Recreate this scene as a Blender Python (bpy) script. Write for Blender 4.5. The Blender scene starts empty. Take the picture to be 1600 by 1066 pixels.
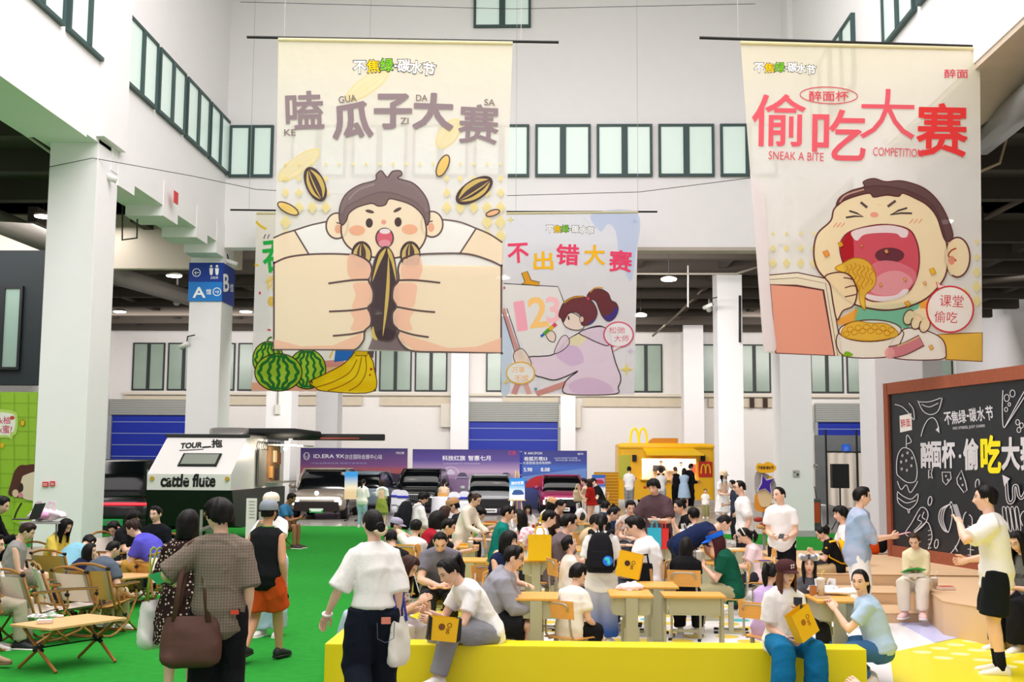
import bpy, bmesh, math, random
import numpy as np
from mathutils import Vector, Matrix
from mathutils.geometry import tessellate_polygon
random.seed(7); RNG = np.random.default_rng(7)
S = bpy.context.scene; COL = S.collection; PI = math.pi
# ---------------------------------------------------------------- camera
HC = 2.0; F = 1800.0; ROLL = math.radians(0.35)
_xr, _yr = (855 - 800) / F, -(725 - 533) / F
_x0 = _xr * math.cos(ROLL) - _yr * math.sin(ROLL); _y0 = _xr * math.sin(ROLL) + _yr * math.cos(ROLL)
PITCH = math.atan(-_y0); YAW = math.atan(_x0 * math.cos(PITCH))
FW = Vector((-math.sin(YAW) * math.cos(PITCH), math.cos(YAW) * math.cos(PITCH), math.sin(PITCH)))
_r0 = Vector((math.cos(YAW), math.sin(YAW), 0)); _u0 = _r0.cross(FW)
RT = _r0 * math.cos(ROLL) + _u0 * math.sin(ROLL); UP = RT.cross(FW)
CAMP = Vector((0, 0, HC))
cam = bpy.data.cameras.new('camera'); co = bpy.data.objects.new('camera', cam); COL.objects.link(co)
cam.sensor_width = 36; cam.lens = 36 * F / 1600; cam.clip_end = 500; cam.clip_start = 0.05
co.matrix_world = Matrix(((RT.x, UP.x, -FW.x, 0), (RT.y, UP.y, -FW.y, 0), (RT.z, UP.z, -FW.z, HC), (0, 0, 0, 1)))
S.camera = co
def ray(px, py): return RT * ((px - 800) / F) + UP * (-(py - 533) / F) + FW
def PY(px, py, Y):                     # the point of that sight line at depth Y
    d = ray(px, py); return CAMP + d * (Y / d.y)
def PZ(px, py, z=0.0):                 # the point of that sight line at height z
    d = ray(px, py); return CAMP + d * ((z - HC) / d.z)
# ---------------------------------------------------------------- light
S.view_settings.view_transform = 'Standard'; S.view_settings.look = 'None'; S.view_settings.gamma = 1
S.view_settings.use_curve_mapping = False; S.view_settings.exposure = 0.02
S.cycles.use_denoising = True; S.cycles.max_bounces = 8; S.cycles.diffuse_bounces = 4; S.cycles.glossy_bounces = 3
S.cycles.transparent_max_bounces = 16; S.cycles.transmission_bounces = 4; S.cycles.caustics_reflective = False; S.cycles.caustics_refractive = False
w = bpy.data.worlds.new('world'); S.world = w; w.use_nodes = True
w.node_tree.nodes['Background'].inputs[0].default_value = (1.0, 0.965, 0.99, 1); w.node_tree.nodes['Background'].inputs[1].default_value = 0.62
def area(name, loc, sx, sy, power, rot=(0, 0, 0), col=(1, 1, 1)):
    l = bpy.data.lights.new(name, 'AREA'); l.shape = 'RECTANGLE'; l.size = sx; l.size_y = sy; l.energy = power; l.color = col
    o = bpy.data.objects.new(name, l); o.location = loc; o.rotation_euler = rot; COL.objects.link(o); return o
LC = (1, .925, .95)
area('skylight_stand_in', (-1.5, 17.5, 16.6), 13, 14, 2650, col=LC)  # area lights standing in for an unseen skylight; none is built in the ceiling
area('skylight_stand_in', (-1.5, 3, 16.6), 13, 16, 2250, col=LC)
AC = (1, .95, .92)  # added fill lights without fixtures, brightening the far wall, columns, cars and aisles
area('aisle_fill', (-1.6, 54.6, 8.4), 14, 1.6, 720, (math.radians(58), 0, 0), AC)
area('aisle_fill', (-1.6, 35.6, 8.0), 15, 1.2, 1700, (math.radians(52), 0, 0), AC)
area('aisle_fill', (-1.6, 47, 8.4), 13, 4, 500, (math.radians(10), 0, 0), AC)
area('aisle_fill', (-17, 54, 8.4), 10, 1.6, 620, (math.radians(62), 0, 0), AC)
area('aisle_fill', (14, 54, 8.4), 10, 1.6, 620, (math.radians(62), 0, 0), AC)
area('aisle_fill', (-15.5, 30, 8.4), 5, 10, 700, (math.radians(10), 0, 0), AC)
area('aisle_fill', (13.5, 30, 8.4), 6, 14, 700, (0, 0, 0), AC)
area('aisle_fill', (-16, 17, 8.0), 8, 12, 600, col=LC)
# ---------------------------------------------------------------- materials
def lin(c):
    if isinstance(c, str):
        c = c.lstrip('#'); c = [int(c[i:i + 2], 16) / 255 for i in (0, 2, 4)]
        c = [x / 12.92 if x <= .04045 else ((x + .055) / 1.055) ** 2.4 for x in c]
    return (c[0], c[1], c[2], 1)
MC = {}
def newmat(n):
    m = bpy.data.materials.new(n); m.use_nodes = True; return m, m.node_tree.nodes, m.node_tree.links, m.node_tree.nodes['Principled BSDF']
def M(c, rough=.6, metal=0., bump=0., bscale=40., emit=0., spec=.4, alpha=1., var=0., coat=0., vscale=3.):
    """plain procedural material: colour, a little noise variation, noise bump"""
    key = (c if isinstance(c, str) else tuple(c), rough, metal, bump, bscale, emit, spec, alpha, var, coat, vscale)
    if key in MC: return MC[key]
    m, N, L, b = newmat('mat_%03d' % len(MC)); MC[key] = m; col = lin(c)
    b.inputs['Base Color'].default_value = col; b.inputs['Roughness'].default_value = rough; b.inputs['Metallic'].default_value = metal
    b.inputs['Specular IOR Level'].default_value = spec; b.inputs['Coat Weight'].default_value = coat; b.inputs['Coat Roughness'].default_value = .08
    if alpha < 1: b.inputs['Alpha'].default_value = alpha
    if emit: b.inputs['Emission Color'].default_value = col; b.inputs['Emission Strength'].default_value = emit
    if bump or var:
        tc = N.new('ShaderNodeTexCoord')
    if var:
        nz = N.new('ShaderNodeTexNoise'); nz.inputs['Scale'].default_value = vscale; nz.inputs['Detail'].default_value = 4; L.new(tc.outputs['Object'], nz.inputs['Vector'])
        mx = N.new('ShaderNodeMix'); mx.data_type = 'RGBA'; L.new(nz.outputs['Fac'], mx.inputs[0])
        mx.inputs[6].default_value = [x * (1 - var) for x in col[:3]] + [1]; mx.inputs[7].default_value = [min(1, x * (1 + var)) for x in col[:3]] + [1]
        L.new(mx.outputs[2], b.inputs['Base Color'])
    if bump:
        nz = N.new('ShaderNodeTexNoise'); nz.inputs['Scale'].default_value = bscale; nz.inputs['Detail'].default_value = 5; L.new(tc.outputs['Object'], nz.inputs['Vector'])
        bp = N.new('ShaderNodeBump'); bp.inputs['Strength'].default_value = bump; bp.inputs['Distance'].default_value = .01; L.new(nz.outputs['Fac'], bp.inputs['Height']); L.new(bp.outputs['Normal'], b.inputs['Normal'])
    return m
def glow(c, s): return M(c, emit=s)
def cloth(c): return M(c, rough=.85, bump=.25, bscale=60., spec=.15, var=.05, vscale=6.)
def printed(c, clear=.05, back=.4):
    """thin translucent banner cloth of one printed colour"""
    key = ('print', c, clear, back)
    if key in MC: return MC[key]
    m = bpy.data.materials.new('mat_%03d' % len(MC)); MC[key] = m; m.use_nodes = True; N = m.node_tree.nodes; L = m.node_tree.links
    N.remove(N['Principled BSDF']); out = N['Material Output']
    d = N.new('ShaderNodeBsdfDiffuse'); t = N.new('ShaderNodeBsdfTranslucent'); tr = N.new('ShaderNodeBsdfTransparent')
    for q in (d, t): q.inputs[0].default_value = lin(c)
    a = N.new('ShaderNodeMixShader'); a.inputs[0].default_value = back; L.new(d.outputs[0], a.inputs[1]); L.new(t.outputs[0], a.inputs[2])
    b = N.new('ShaderNodeMixShader'); b.inputs[0].default_value = clear; L.new(a.outputs[0], b.inputs[1]); L.new(tr.outputs[0], b.inputs[2])
    L.new(b.outputs[0], out.inputs[0]); return m
def pattern(kind, c1, c2, scale=10., rough=.85):
    key = (kind, c1, c2, scale)
    if key in MC: return MC[key]
    m, N, L, b = newmat('mat_%03d' % len(MC)); MC[key] = m; b.inputs['Roughness'].default_value = rough; b.inputs['Specular IOR Level'].default_value = .2
    tc = N.new('ShaderNodeTexCoord'); mx = N.new('ShaderNodeMix'); mx.data_type = 'RGBA'; mx.inputs[6].default_value = lin(c1); mx.inputs[7].default_value = lin(c2)
    L.new(mx.outputs[2], b.inputs['Base Color'])
    if kind == 'dots':
        v = N.new('ShaderNodeTexVoronoi'); v.inputs['Scale'].default_value = scale; v.inputs['Randomness'].default_value = .55; L.new(tc.outputs['Object'], v.inputs['Vector'])
        r = N.new('ShaderNodeMath'); r.operation = 'LESS_THAN'; r.inputs[1].default_value = .30; L.new(v.outputs['Distance'], r.inputs[0]); L.new(r.outputs[0], mx.inputs[0])
    elif kind == 'plaid':
        acc = None
        for ax, off in (('X', 0), ('Z', 1)):
            wv = N.new('ShaderNodeTexWave'); wv.bands_direction = ax; wv.inputs['Scale'].default_value = scale; wv.inputs['Distortion'].default_value = 1.2; wv.inputs['Detail'].default_value = 3; wv.inputs['Detail Scale'].default_value = 3
            L.new(tc.outputs['Object'], wv.inputs['Vector'])
            if acc is None: acc = wv.outputs['Fac']
            else:
                a = N.new('ShaderNodeMix'); a.inputs[0].default_value = .5; L.new(acc, a.inputs[2]); L.new(wv.outputs['Fac'], a.inputs[3]); acc = a.outputs[0]
        L.new(acc, mx.inputs[0])
    elif kind == 'grad':
        sp = N.new('ShaderNodeSeparateXYZ'); L.new(tc.outputs['Object'], sp.inputs[0])
        mr = N.new('ShaderNodeMapRange'); mr.inputs['From Min'].default_value = .15; mr.inputs['From Max'].default_value = .85; L.new(sp.outputs['Z'], mr.inputs['Value']); L.new(mr.outputs[0], mx.inputs[0])
    elif kind == 'noise':
        nz = N.new('ShaderNodeTexNoise'); nz.inputs['Scale'].default_value = scale; nz.inputs['Detail'].default_value = 2; L.new(tc.outputs['Object'], nz.inputs['Vector'])
        r = N.new('ShaderNodeMapRange'); r.inputs['From Min'].default_value = .47; r.inputs['From Max'].default_value = .53; L.new(nz.outputs['Fac'], r.inputs['Value']); L.new(r.outputs[0], mx.inputs[0])
    elif kind == 'wood':
        mp = N.new('ShaderNodeMapping'); mp.inputs['Scale'].default_value = (1.5, 14, 14); L.new(tc.outputs['Object'], mp.inputs[0])
        nz = N.new('ShaderNodeTexNoise'); nz.inputs['Scale'].default_value = scale; nz.inputs['Detail'].default_value = 6; L.new(mp.outputs[0], nz.inputs['Vector']); L.new(nz.outputs['Fac'], mx.inputs[0])
    elif kind == 'bands':
        wv = N.new('ShaderNodeTexWave'); wv.bands_direction = 'Z'; wv.inputs['Scale'].default_value = scale; L.new(tc.outputs['Object'], wv.inputs['Vector']); L.new(wv.outputs['Fac'], mx.inputs[0])
        bp = N.new('ShaderNodeBump'); bp.inputs['Strength'].default_value = .5; bp.inputs['Distance'].default_value = .03; L.new(wv.outputs['Fac'], bp.inputs['Height']); L.new(bp.outputs['Normal'], b.inputs['Normal'])
    elif kind == 'slats':
        wv = N.new('ShaderNodeTexWave'); wv.bands_direction = 'Y'; wv.inputs['Scale'].default_value = scale; L.new(tc.outputs['Object'], wv.inputs['Vector'])
        r = N.new('ShaderNodeMath'); r.operation = 'LESS_THAN'; r.inputs[1].default_value = .06; L.new(wv.outputs['Fac'], r.inputs[0]); L.new(r.outputs[0], mx.inputs[0])
    return m
WHITE = M('#f1eff0', .75, var=.02, bump=.05, bscale=6.)
BEIGE = M('#cdbfae', .8, var=.08)
DARKCEIL = M('#48413a', .9, var=.15, vscale=.6)
GREENFRAME = M('#38504f', .5); MINT = M('#cfe0d8', .25, spec=.5, emit=.28); MINTD = M('#93a597', .25, spec=.6, var=.2, vscale=.7)  # emission in the upper panes stands in for daylight behind frosted glass
STEEL = M('#8d8f90', .35, .8); BLACK = M('#0b0b0c', .55); DKGREY = M('#2b2b2d', .6); GLASSDK = M('#06090b', .12, spec=.5, coat=.2)
# ---------------------------------------------------------------- mesh helper
def frame(t, hint):
    t = t / (np.linalg.norm(t) + 1e-12); a = hint - t * np.dot(hint, t)
    if np.linalg.norm(a) < 1e-5: a = np.cross(t, [0.3, .9, .2])
    a /= np.linalg.norm(a); return t, a, np.cross(t, a)
class MB:
    def __init__(s): s.v = []; s.f = []; s.m = []; s.n = 0
    def add(s, v, f, m=0):
        v = np.asarray(v, float).reshape(-1, 3); s.v.append(v); n = s.n
        s.f += [tuple(i + n for i in q) for q in f]; s.m += ([m] * len(f) if np.isscalar(m) else list(m)); s.n += len(v); return s
    def box(s, c, size, m=0, rot=0., tilt=None, bev=0.):
        x, y, z = [q / 2 for q in size]
        if bev:
            b = min(bev, x * .9, y * .9, z * .9); P = []; bm = bmesh.new(); bmesh.ops.create_cube(bm, size=1)
            for q in bm.verts: q.co = (q.co.x * 2 * x, q.co.y * 2 * y, q.co.z * 2 * z)
            bmesh.ops.bevel(bm, geom=bm.edges[:], offset=b, segments=2, affect='EDGES', profile=.7)
            bm.verts.index_update(); V = np.array([q.co[:] for q in bm.verts]); FA = [[q.index for q in f.verts] for f in bm.faces]; bm.free()
        else:
            V = np.array([(a * x, b * y, d * z) for a in (-1, 1) for b in (-1, 1) for d in (-1, 1)]); FA = [(0, 1, 3, 2), (4, 6, 7, 5), (0, 4, 5, 1), (2, 3, 7, 6), (0, 2, 6, 4), (1, 5, 7, 3)]
        if tilt is not None: V = V @ np.array(Matrix.Rotation(tilt[0], 3, tilt[1])).T
        if rot: V = V @ np.array(Matrix.Rotation(rot, 3, 'Z')).T
        return s.add(V + np.asarray(c, float), FA, m)
    def tube(s, pts, rad, m=0, seg=8, hint=(1, 0, 0), cap=True, round_=0.):
        P = [np.asarray(p, float) for p in pts]; R = [(r, r) if np.isscalar(r) else r for r in (rad if hasattr(rad, '__len__') else [rad] * len(P))]
        if round_:
            d0 = P[0] - P[1]; d0 /= np.linalg.norm(d0) + 1e-9; d1 = P[-1] - P[-2]; d1 /= np.linalg.norm(d1) + 1e-9
            h0 = min(R[0]) * round_; h1 = min(R[-1]) * round_
            P = [P[0] + d0 * h0, P[0] + d0 * h0 * .7] + P + [P[-1] + d1 * h1 * .7, P[-1] + d1 * h1]
            R = [(R[0][0] * .3, R[0][1] * .3), (R[0][0] * .75, R[0][1] * .75)] + R + [(R[-1][0] * .75, R[-1][1] * .75), (R[-1][0] * .3, R[-1][1] * .3)]
        n = len(P); h = np.asarray(hint, float); V = []; an = np.arange(seg) * 2 * PI / seg; ca, sa = np.cos(an)[:, None], np.sin(an)[:, None]
        for i in range(n):
            if 0 < i < n - 1:
                a = P[i] - P[i - 1]; b = P[i + 1] - P[i]; t = a / (np.linalg.norm(a) + 1e-9) + b / (np.linalg.norm(b) + 1e-9)
            else: t = P[1] - P[0] if i == 0 else P[-1] - P[-2]
            t, a, b = frame(t, h); h = a if n > 2 else h
            V.append(P[i] + ca * a * R[i][0] + sa * b * R[i][1])
        FA = [(i * seg + j, i * seg + (j + 1) % seg, (i + 1) * seg + (j + 1) % seg, (i + 1) * seg + j) for i in range(n - 1) for j in range(seg)]
        if cap: FA += [tuple(range(seg))[::-1], tuple(range((n - 1) * seg, n * seg))]
        return s.add(np.concatenate(V), FA, m)
    def cyl(s, p0, p1, r, m=0, seg=12): return s.tube([p0, p1], r, m, seg)
    def ball(s, c, r, m=0, nu=12, nv=8, R=None):
        r = np.ones(3) * r; V = [(0, 0, 1)] + [(math.sin(PI * i / nv) * math.cos(2 * PI * j / nu), math.sin(PI * i / nv) * math.sin(2 * PI * j / nu), math.cos(PI * i / nv)) for i in range(1, nv) for j in range(nu)] + [(0, 0, -1)]
        V = np.array(V) * r
        if R is not None: V = V @ np.asarray(R).T
        FA = [(0, 1 + j, 1 + (j + 1) % nu) for j in range(nu)] + [(1 + i * nu + j, 1 + (i + 1) * nu + j, 1 + (i + 1) * nu + (j + 1) % nu, 1 + i * nu + (j + 1) % nu) for i in range(nv - 2) for j in range(nu)]
        e = len(V) - 1; b = 1 + (nv - 2) * nu; FA += [(e, b + (j + 1) % nu, b + j) for j in range(nu)]
        return s.add(V + np.asarray(c, float), FA, m)
    def poly(s, pts, m=0): return s.add(pts, [tuple(range(len(pts)))], m)
    def prism(s, pts, ext, m=0):
        """polygon pts (3D, planar) extruded by vector ext"""
        P = np.asarray(pts, float); n = len(P); V = np.concatenate([P, P + np.asarray(ext, float)])
        T = [tuple(t) for t in tessellate_polygon([[Vector(p) for p in P]])]
        FA = [t[::-1] for t in T] + [tuple(i + n for i in t) for t in T] + [(i, (i + 1) % n, n + (i + 1) % n, n + i) for i in range(n)]
        return s.add(V, FA, m)
    def lathe(s, c, prof, m=0, seg=20):
        """profile [(r,z)...] turned about the vertical through c"""
        an = np.arange(seg) * 2 * PI / seg; V = [np.stack([np.cos(an) * max(r, 1e-4), np.sin(an) * max(r, 1e-4), np.full(seg, z)], 1) for r, z in prof]; n = len(prof)
        FA = [(i * seg + j, i * seg + (j + 1) % seg, (i + 1) * seg + (j + 1) % seg, (i + 1) * seg + j) for i in range(n - 1) for j in range(seg)]
        return s.add(np.concatenate(V) + np.asarray(c, float), FA, m)
    def build(s, name, mats, parent=None, origin=None, smooth=False, **tags):
        V = np.concatenate(s.v) if s.v else np.zeros((0, 3))
        if origin is not None: V = V - np.asarray(origin, float)
        return mk(name, V, s.f, s.m, mats, parent, smooth, **tags)
def mk(name, V, FA, mi, mats, parent=None, smooth=False, **tags):
    me = bpy.data.meshes.new(name); me.from_pydata(V.tolist() if hasattr(V, 'tolist') else V, [], FA)
    mats = mats if isinstance(mats, (list, tuple)) else [mats]
    for q in mats: me.materials.append(q)
    if len(mats) > 1: me.polygons.foreach_set('material_index', np.asarray(mi, dtype=np.int32))
    if smooth: me.polygons.foreach_set('use_smooth', np.ones(len(FA), bool))
    me.update(); return link(name, me, parent, **tags)
def link(name, data, parent=None, loc=None, rz=0., label=None, cat=None, group=None, kind=None):
    o = bpy.data.objects.new(name, data); COL.objects.link(o)
    if parent is not None: o.parent = parent
    if loc is not None: o.location = loc
    if rz: o.rotation_euler = (0, 0, rz)
    for a, b in (('label', label), ('category', cat), ('group', group), ('kind', kind)):
        if b: o[a] = b
    return o
def thing(name, label, cat, loc=(0, 0, 0), rz=0., group=None): return link(name, None, None, loc, rz, label, cat, group)
def dup(o, loc=None, rz=None, label=None, group=None, parent=None):
    c = o.copy(); COL.objects.link(c)
    if parent is not None: c.parent = parent
    if loc is not None: c.location = loc
    if rz is not None: c.rotation_euler = (0, 0, rz)
    if label: c['label'] = label
    if group: c['group'] = group
    for ch in KIDS(o): dup(ch, parent=c)
    return c
def KIDS(o): return list(o.children)
# ---------------------------------------------------------------- lettering and flat printed artwork
TC = {}
def glyphs(t, bold=0.):
    if (t, bold) in TC: return TC[(t, bold)]
    cu = bpy.data.curves.new('txt', 'FONT'); cu.body = t; cu.size = 1; cu.resolution_u = 3; cu.offset = bold; cu.align_x = 'CENTER'
    o = bpy.data.objects.new('txt', cu); COL.objects.link(o); bpy.context.view_layer.update()
    me = bpy.data.meshes.new_from_object(o.evaluated_get(bpy.context.evaluated_depsgraph_get())); n = len(me.vertices)
    V = np.zeros(n * 3); me.vertices.foreach_get('co', V); V = V.reshape(-1, 3)[:, :2]; FA = [tuple(p.vertices) for p in me.polygons]
    bpy.data.objects.remove(o); bpy.data.curves.remove(cu); bpy.data.meshes.remove(me)
    if n:
        lo, hi = V.min(0), V.max(0); V = V - (lo + hi) / 2; sz = hi - lo
    else: sz = np.ones(2)
    TC[(t, bold)] = (V, FA, sz); return TC[(t, bold)]
def crom(P, closed=True, k=5):
    P = np.asarray(P, float); n = len(P); out = []
    for i in range(n if closed else n - 1):
        if closed: a, b, c, d = P[i - 1], P[i], P[(i + 1) % n], P[(i + 2) % n]
        else: a, b, c, d = P[max(i - 1, 0)], P[i], P[i + 1], P[min(i + 2, n - 1)]
        for j in range(k):
            t = j / k; out.append(.5 * (2 * b + (c - a) * t + (2 * a - 5 * b + 4 * c - d) * t * t + (3 * b - a - 3 * c + d) * t ** 3))
    if not closed: out.append(P[-1])
    return np.array(out)
class Art:
    """flat artwork on a plane: points are traced in photo pixels and carried onto the real surface; every layer lies a hair in front of the last"""
    def __init__(s, p0, nrm, mat=printed, step=.00025, base=.002):
        s.p0 = Vector(p0); s.n = Vector(nrm).normalized(); s.mb = MB(); s.mats = []; s.step = step; s.k = base; s.mf = mat
    def mi(s, c):
        m = s.mf(c) if isinstance(c, str) else c
        if m not in s.mats: s.mats.append(m)
        return s.mats.index(m)
    def at(s, P):
        p0 = s.p0 + s.n * s.k; out = []
        for x, y in P:
            d = ray(x, y); out.append(CAMP + d * ((p0 - CAMP).dot(s.n) / d.dot(s.n)))
        return out
    def raw(s, P, FA, c, kk=None):
        W = np.array([tuple(q) for q in s.at(P)])
        if kk is not None: W = W + np.asarray(kk)[:, None] * np.array(s.n)
        s.mb.add(W, FA, s.mi(c)); s.k += s.step if kk is None else s.step + float(np.max(kk))
    def fill(s, P, c, sm=True, line=None, lw=2.):
        Q = crom(P) if sm else np.asarray(P, float)
        T = [tuple(t) for t in tessellate_polygon([[Vector((x, y, 0)) for x, y in Q]])]; s.raw(Q, T, c)
        if line: s.stroke(Q, lw, line, sm=False, closed=True)
    def stroke(s, P, w, c, sm=True, closed=False):
        Q = crom(P, closed) if sm else np.asarray(P, float); n = len(Q)
        d = (np.roll(Q, -1, 0) - np.roll(Q, 1, 0)) if closed else np.gradient(Q, axis=0)
        d /= np.linalg.norm(d, axis=1)[:, None] + 1e-9; nn = np.stack([-d[:, 1], d[:, 0]], 1) * w / 2
        V = np.concatenate([Q + nn, Q - nn]); m = n if closed else n - 1
        s.raw(V, [(i, (i + 1) % n, n + (i + 1) % n, n + i) for i in range(m)], c)
    def ell(s, cx, cy, rx, ry, c, rot=0., line=None, lw=2., n=28):
        t = np.arange(n) * 2 * PI / n; x = rx * np.cos(t); y = ry * np.sin(t); q = math.radians(rot)
        P = np.stack([cx + x * math.cos(q) - y * math.sin(q), cy + x * math.sin(q) + y * math.cos(q)], 1)
        if c: s.fill(P, c, False)
        if line: s.stroke(P, lw, line, False, True)
    def text(s, t, cx, cy, w, h, c, rot=0., bold=.02, skew=0.):
        V, FA, sz = glyphs(t); kk = None; q = math.radians(rot); b = bold * 1.35; W, H = sz[0] + b, sz[1] + b
        if b > 0:                       # heavier weight: the outline drawn as a pen stroke round every glyph edge
            cnt = {}
            for f in FA:
                for i in range(len(f)): e = (f[i], f[(i + 1) % len(f)]); cnt[tuple(sorted(e))] = cnt.get(tuple(sorted(e)), 0) + 1
            E = [e for e, k in cnt.items() if k == 1]; V = [tuple(p) for p in V]; FA = list(FA); nv0 = len(V)
            for i, j in E:
                p, r = np.array(V[i]), np.array(V[j]); d = r - p; L = np.linalg.norm(d)
                if L < 1e-6: continue
                d = d / L * b / 2; n = np.array([-d[1], d[0]]); k = len(V); V += [tuple(p + n - d * .6), tuple(p - n - d * .6), tuple(r - n + d * .6), tuple(r + n + d * .6)]; FA.append((k, k + 1, k + 2, k + 3))
            kk = np.zeros(len(V)); n0 = len(V) - 4 * ((len(V) - nv0) // 4); kk[n0:] = np.repeat(np.arange((len(V) - n0) // 4) % 64 + 1, 4) * 1e-5; V = np.array(V)
        x = V[:, 0] * w / W; y = -V[:, 1] * h / H; x = x - skew * y
        s.raw(np.stack([cx + x * math.cos(q) - y * math.sin(q), cy + x * math.sin(q) + y * math.cos(q)], 1), FA, c if not isinstance(c, str) or s.mf is not printed else printed(c, 0., 0.), kk)
    def build(s, name, parent, origin, **k): return s.mb.build(name, s.mats, parent, origin, **k)
# ================================================================ the hall
ST = dict(kind='structure')
def sbox(name, x0, x1, y0, y1, z0, z1, m, **k):
    return MB().box(((x0 + x1) / 2, (y0 + y1) / 2, (z0 + z1) / 2), (x1 - x0, y1 - y0, z1 - z0)).build(name, m, **(k or ST))
XL, XR, YB, YF = -9.5, 6.7, 33.0, 62.0
CONC = M('#9c968e', .22, var=.12, vscale=.8, spec=.5)
sbox('floor', -24, 22, -2, 63, -.2, 0, CONC)
TURF = M('#2e9436', .95, bump=1., bscale=160., spec=.05, var=.22, vscale=9.)
b = MB(); b.box((-10.98, 19, .005), (18.04, 35, .01)); b.build('floor_turf', TURF, **ST)
b = MB(); b.box((7.9, 31, .004), (5.4, 7, .008), 0, .25); b.build('floor_turf_strip', TURF, **ST)
b = MB(); b.box((7.6, 27.3, .004), (5.0, .35, .008), 0, .25); b.build('floor_trim', M('#8fd8dc', .6), **ST)
VW, VY, VD, VT = M('#f3f2f3', .3), M('#f0e21a', .3), M('#f0d24a', .3), M('#54cfd0', .3)
b = MB(); b.box((1.2, 14.6, .005), (6.3, 8.4, .01)); k = 0
for i in range(16):
    for j in range(22):
        x = -1.7 + i * .38 + (j % 2) * .19; y = 10.9 + j * .36
        if (i * 7 + j * 5) % 11 < 8 and x < 2.6: b.tube([(x, y, .006), (x, y, .0125)], .135 if (i + j * 3) % 13 else .07, 1 if (i * 3 + j) % 9 else 2, 14)
b.build('floor_mat', [VW, VD, VT], **ST)
b = MB(); b.box((-1.05, 15.0, .012), (1.4, 5.6, .012)); b.build('floor_mat_yellow', VY, **ST)
def flat(name, px, m, z, th=.01):
    return MB().prism([tuple(PZ(x, y, 0).xy) + (z,) for x, y in px], (0, 0, th)).build(name, m, **ST)
flat('floor_mat_white', [(1330, 1030), (1390, 1024), (1545, 991), (1560, 970), (1300, 955), (1200, 1000)], VW, .014)
flat('floor_mat_lilac', [(1400, 974), (1640, 972), (1640, 980), (1545, 991), (1462, 1009)], M('#c3c8f0', .35), .026)
PB = [PZ(x, y, 0) for x, y in [(1390, 1024), (1545, 991), (1760, 962)]] + [Vector((9.2, 9, 0)), Vector((8, 6.0, 0)), Vector((2.9, 6.0, 0)), Vector((2.9, 9.9, 0))]
b = MB(); b.prism([(p.x, p.y, .015) for p in PB], (0, 0, .012), 0)
dd = (PB[1] - PB[0]).normalized(); nn = Vector((dd.y, -dd.x, 0))
for i in range(1, 12):
    for j in range(0, 14):
        p = PB[0] + nn * (.22 + i * .33 - .33) + dd * (j * .38 + (i % 2) * .19 + .1)
        if 3.0 < p.x < 7.6 and p.y > 7: b.tube([(p.x, p.y, .026), (p.x, p.y, .029)], .10, 1, 14)
b.build('floor_mat_dotted', [VY, M('#f3f0a8', .4)], **ST)
# columns
for i, (xa, xb, y0, y1, h) in enumerate([(XL - 1.03, XL, 23.5, 24.65, 8.8), (XL - .95, XL, 33, 34.2, 8.4), (XL - .95, XL, 42.5, 43.7, 9.6), (XL - 1.0, XL, 52, 53.2, 9.6),
        (6.63, 7.6, 23.5, 24.7, 8.6), (6.63, 7.52, 33, 34.2, 8.4), (6.28, 7.2, 42.5, 43.7, 9.6), (7.15, 8.2, 60.6, 62, 9.6),
        (-20.5, -19.5, 33, 34, 9.6), (17, 18, 33, 34, 9.6), (16, 17, 50, 51, 9.6), (-.6 - 4.55, -4.2, 61.3, 62, 9.6), (.7, 1.5, 61.4, 62, 5.6)]):
    b = MB(); b.box(((xa + xb) / 2, (y0 + y1) / 2, h / 2), (xb - xa, y1 - y0, h), 0, 0, None, .02)
    b.box(((xa + xb) / 2, (y0 + y1) / 2, .09), (xb - xa + .05, y1 - y0 + .05, .18), 1)
    b.build('wall_column_%d' % (i + 1), [WHITE, M('#b5b3b4', .7)], **ST)
# upper walls of the atrium
sbox('wall_back', XL, XR + .6, YB, YB + .5, 8.25, 18, WHITE)
b = MB(); b.box((XL - .6, 17, 13.2), (1.2, 34, 9.0)); b.box((XL - .61, 13.5, 8.68), (1.24, 18.7, .1))
b.box((XL - .485, 28.6, 8.62), (1.0, 8.8, .66))
for k, (y0, y1, z) in enumerate([(24.6, 25.6, 8.05), (27.6, 28.7, 8.02), (30.3, 31.3, 8.02), (32.2, 33.0, 7.95)]):
    b.box((XL - .44, (y0 + y1) / 2, (z + 8.9) / 2), (.95, y1 - y0, 8.9 - z))
b.box((XL + .08, 24.0, 13.2), (.18, 1.3, 8.8))
b.build('wall_left', WHITE, **ST)
b = MB(); b.box((7.3 + .35, 17, 13.2), (1.3, 34, 9.2)); b.box((7.06, 24.0, 13.2), (.3, 1.2, 9.0)); b.box((7.0, 33.05 - .5, 13), (.3, .9, 9.4)); b.build('wall_right', WHITE, **ST)
sbox('trim_1', 7.02, 8.3, 3, 33, 8.5, 8.62, BEIGE)
sbox('trim_2', -5.6, 6.7, YB - .02, YB + .5, 8.16, 8.26, M('#b9b0a4', .8))
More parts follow.
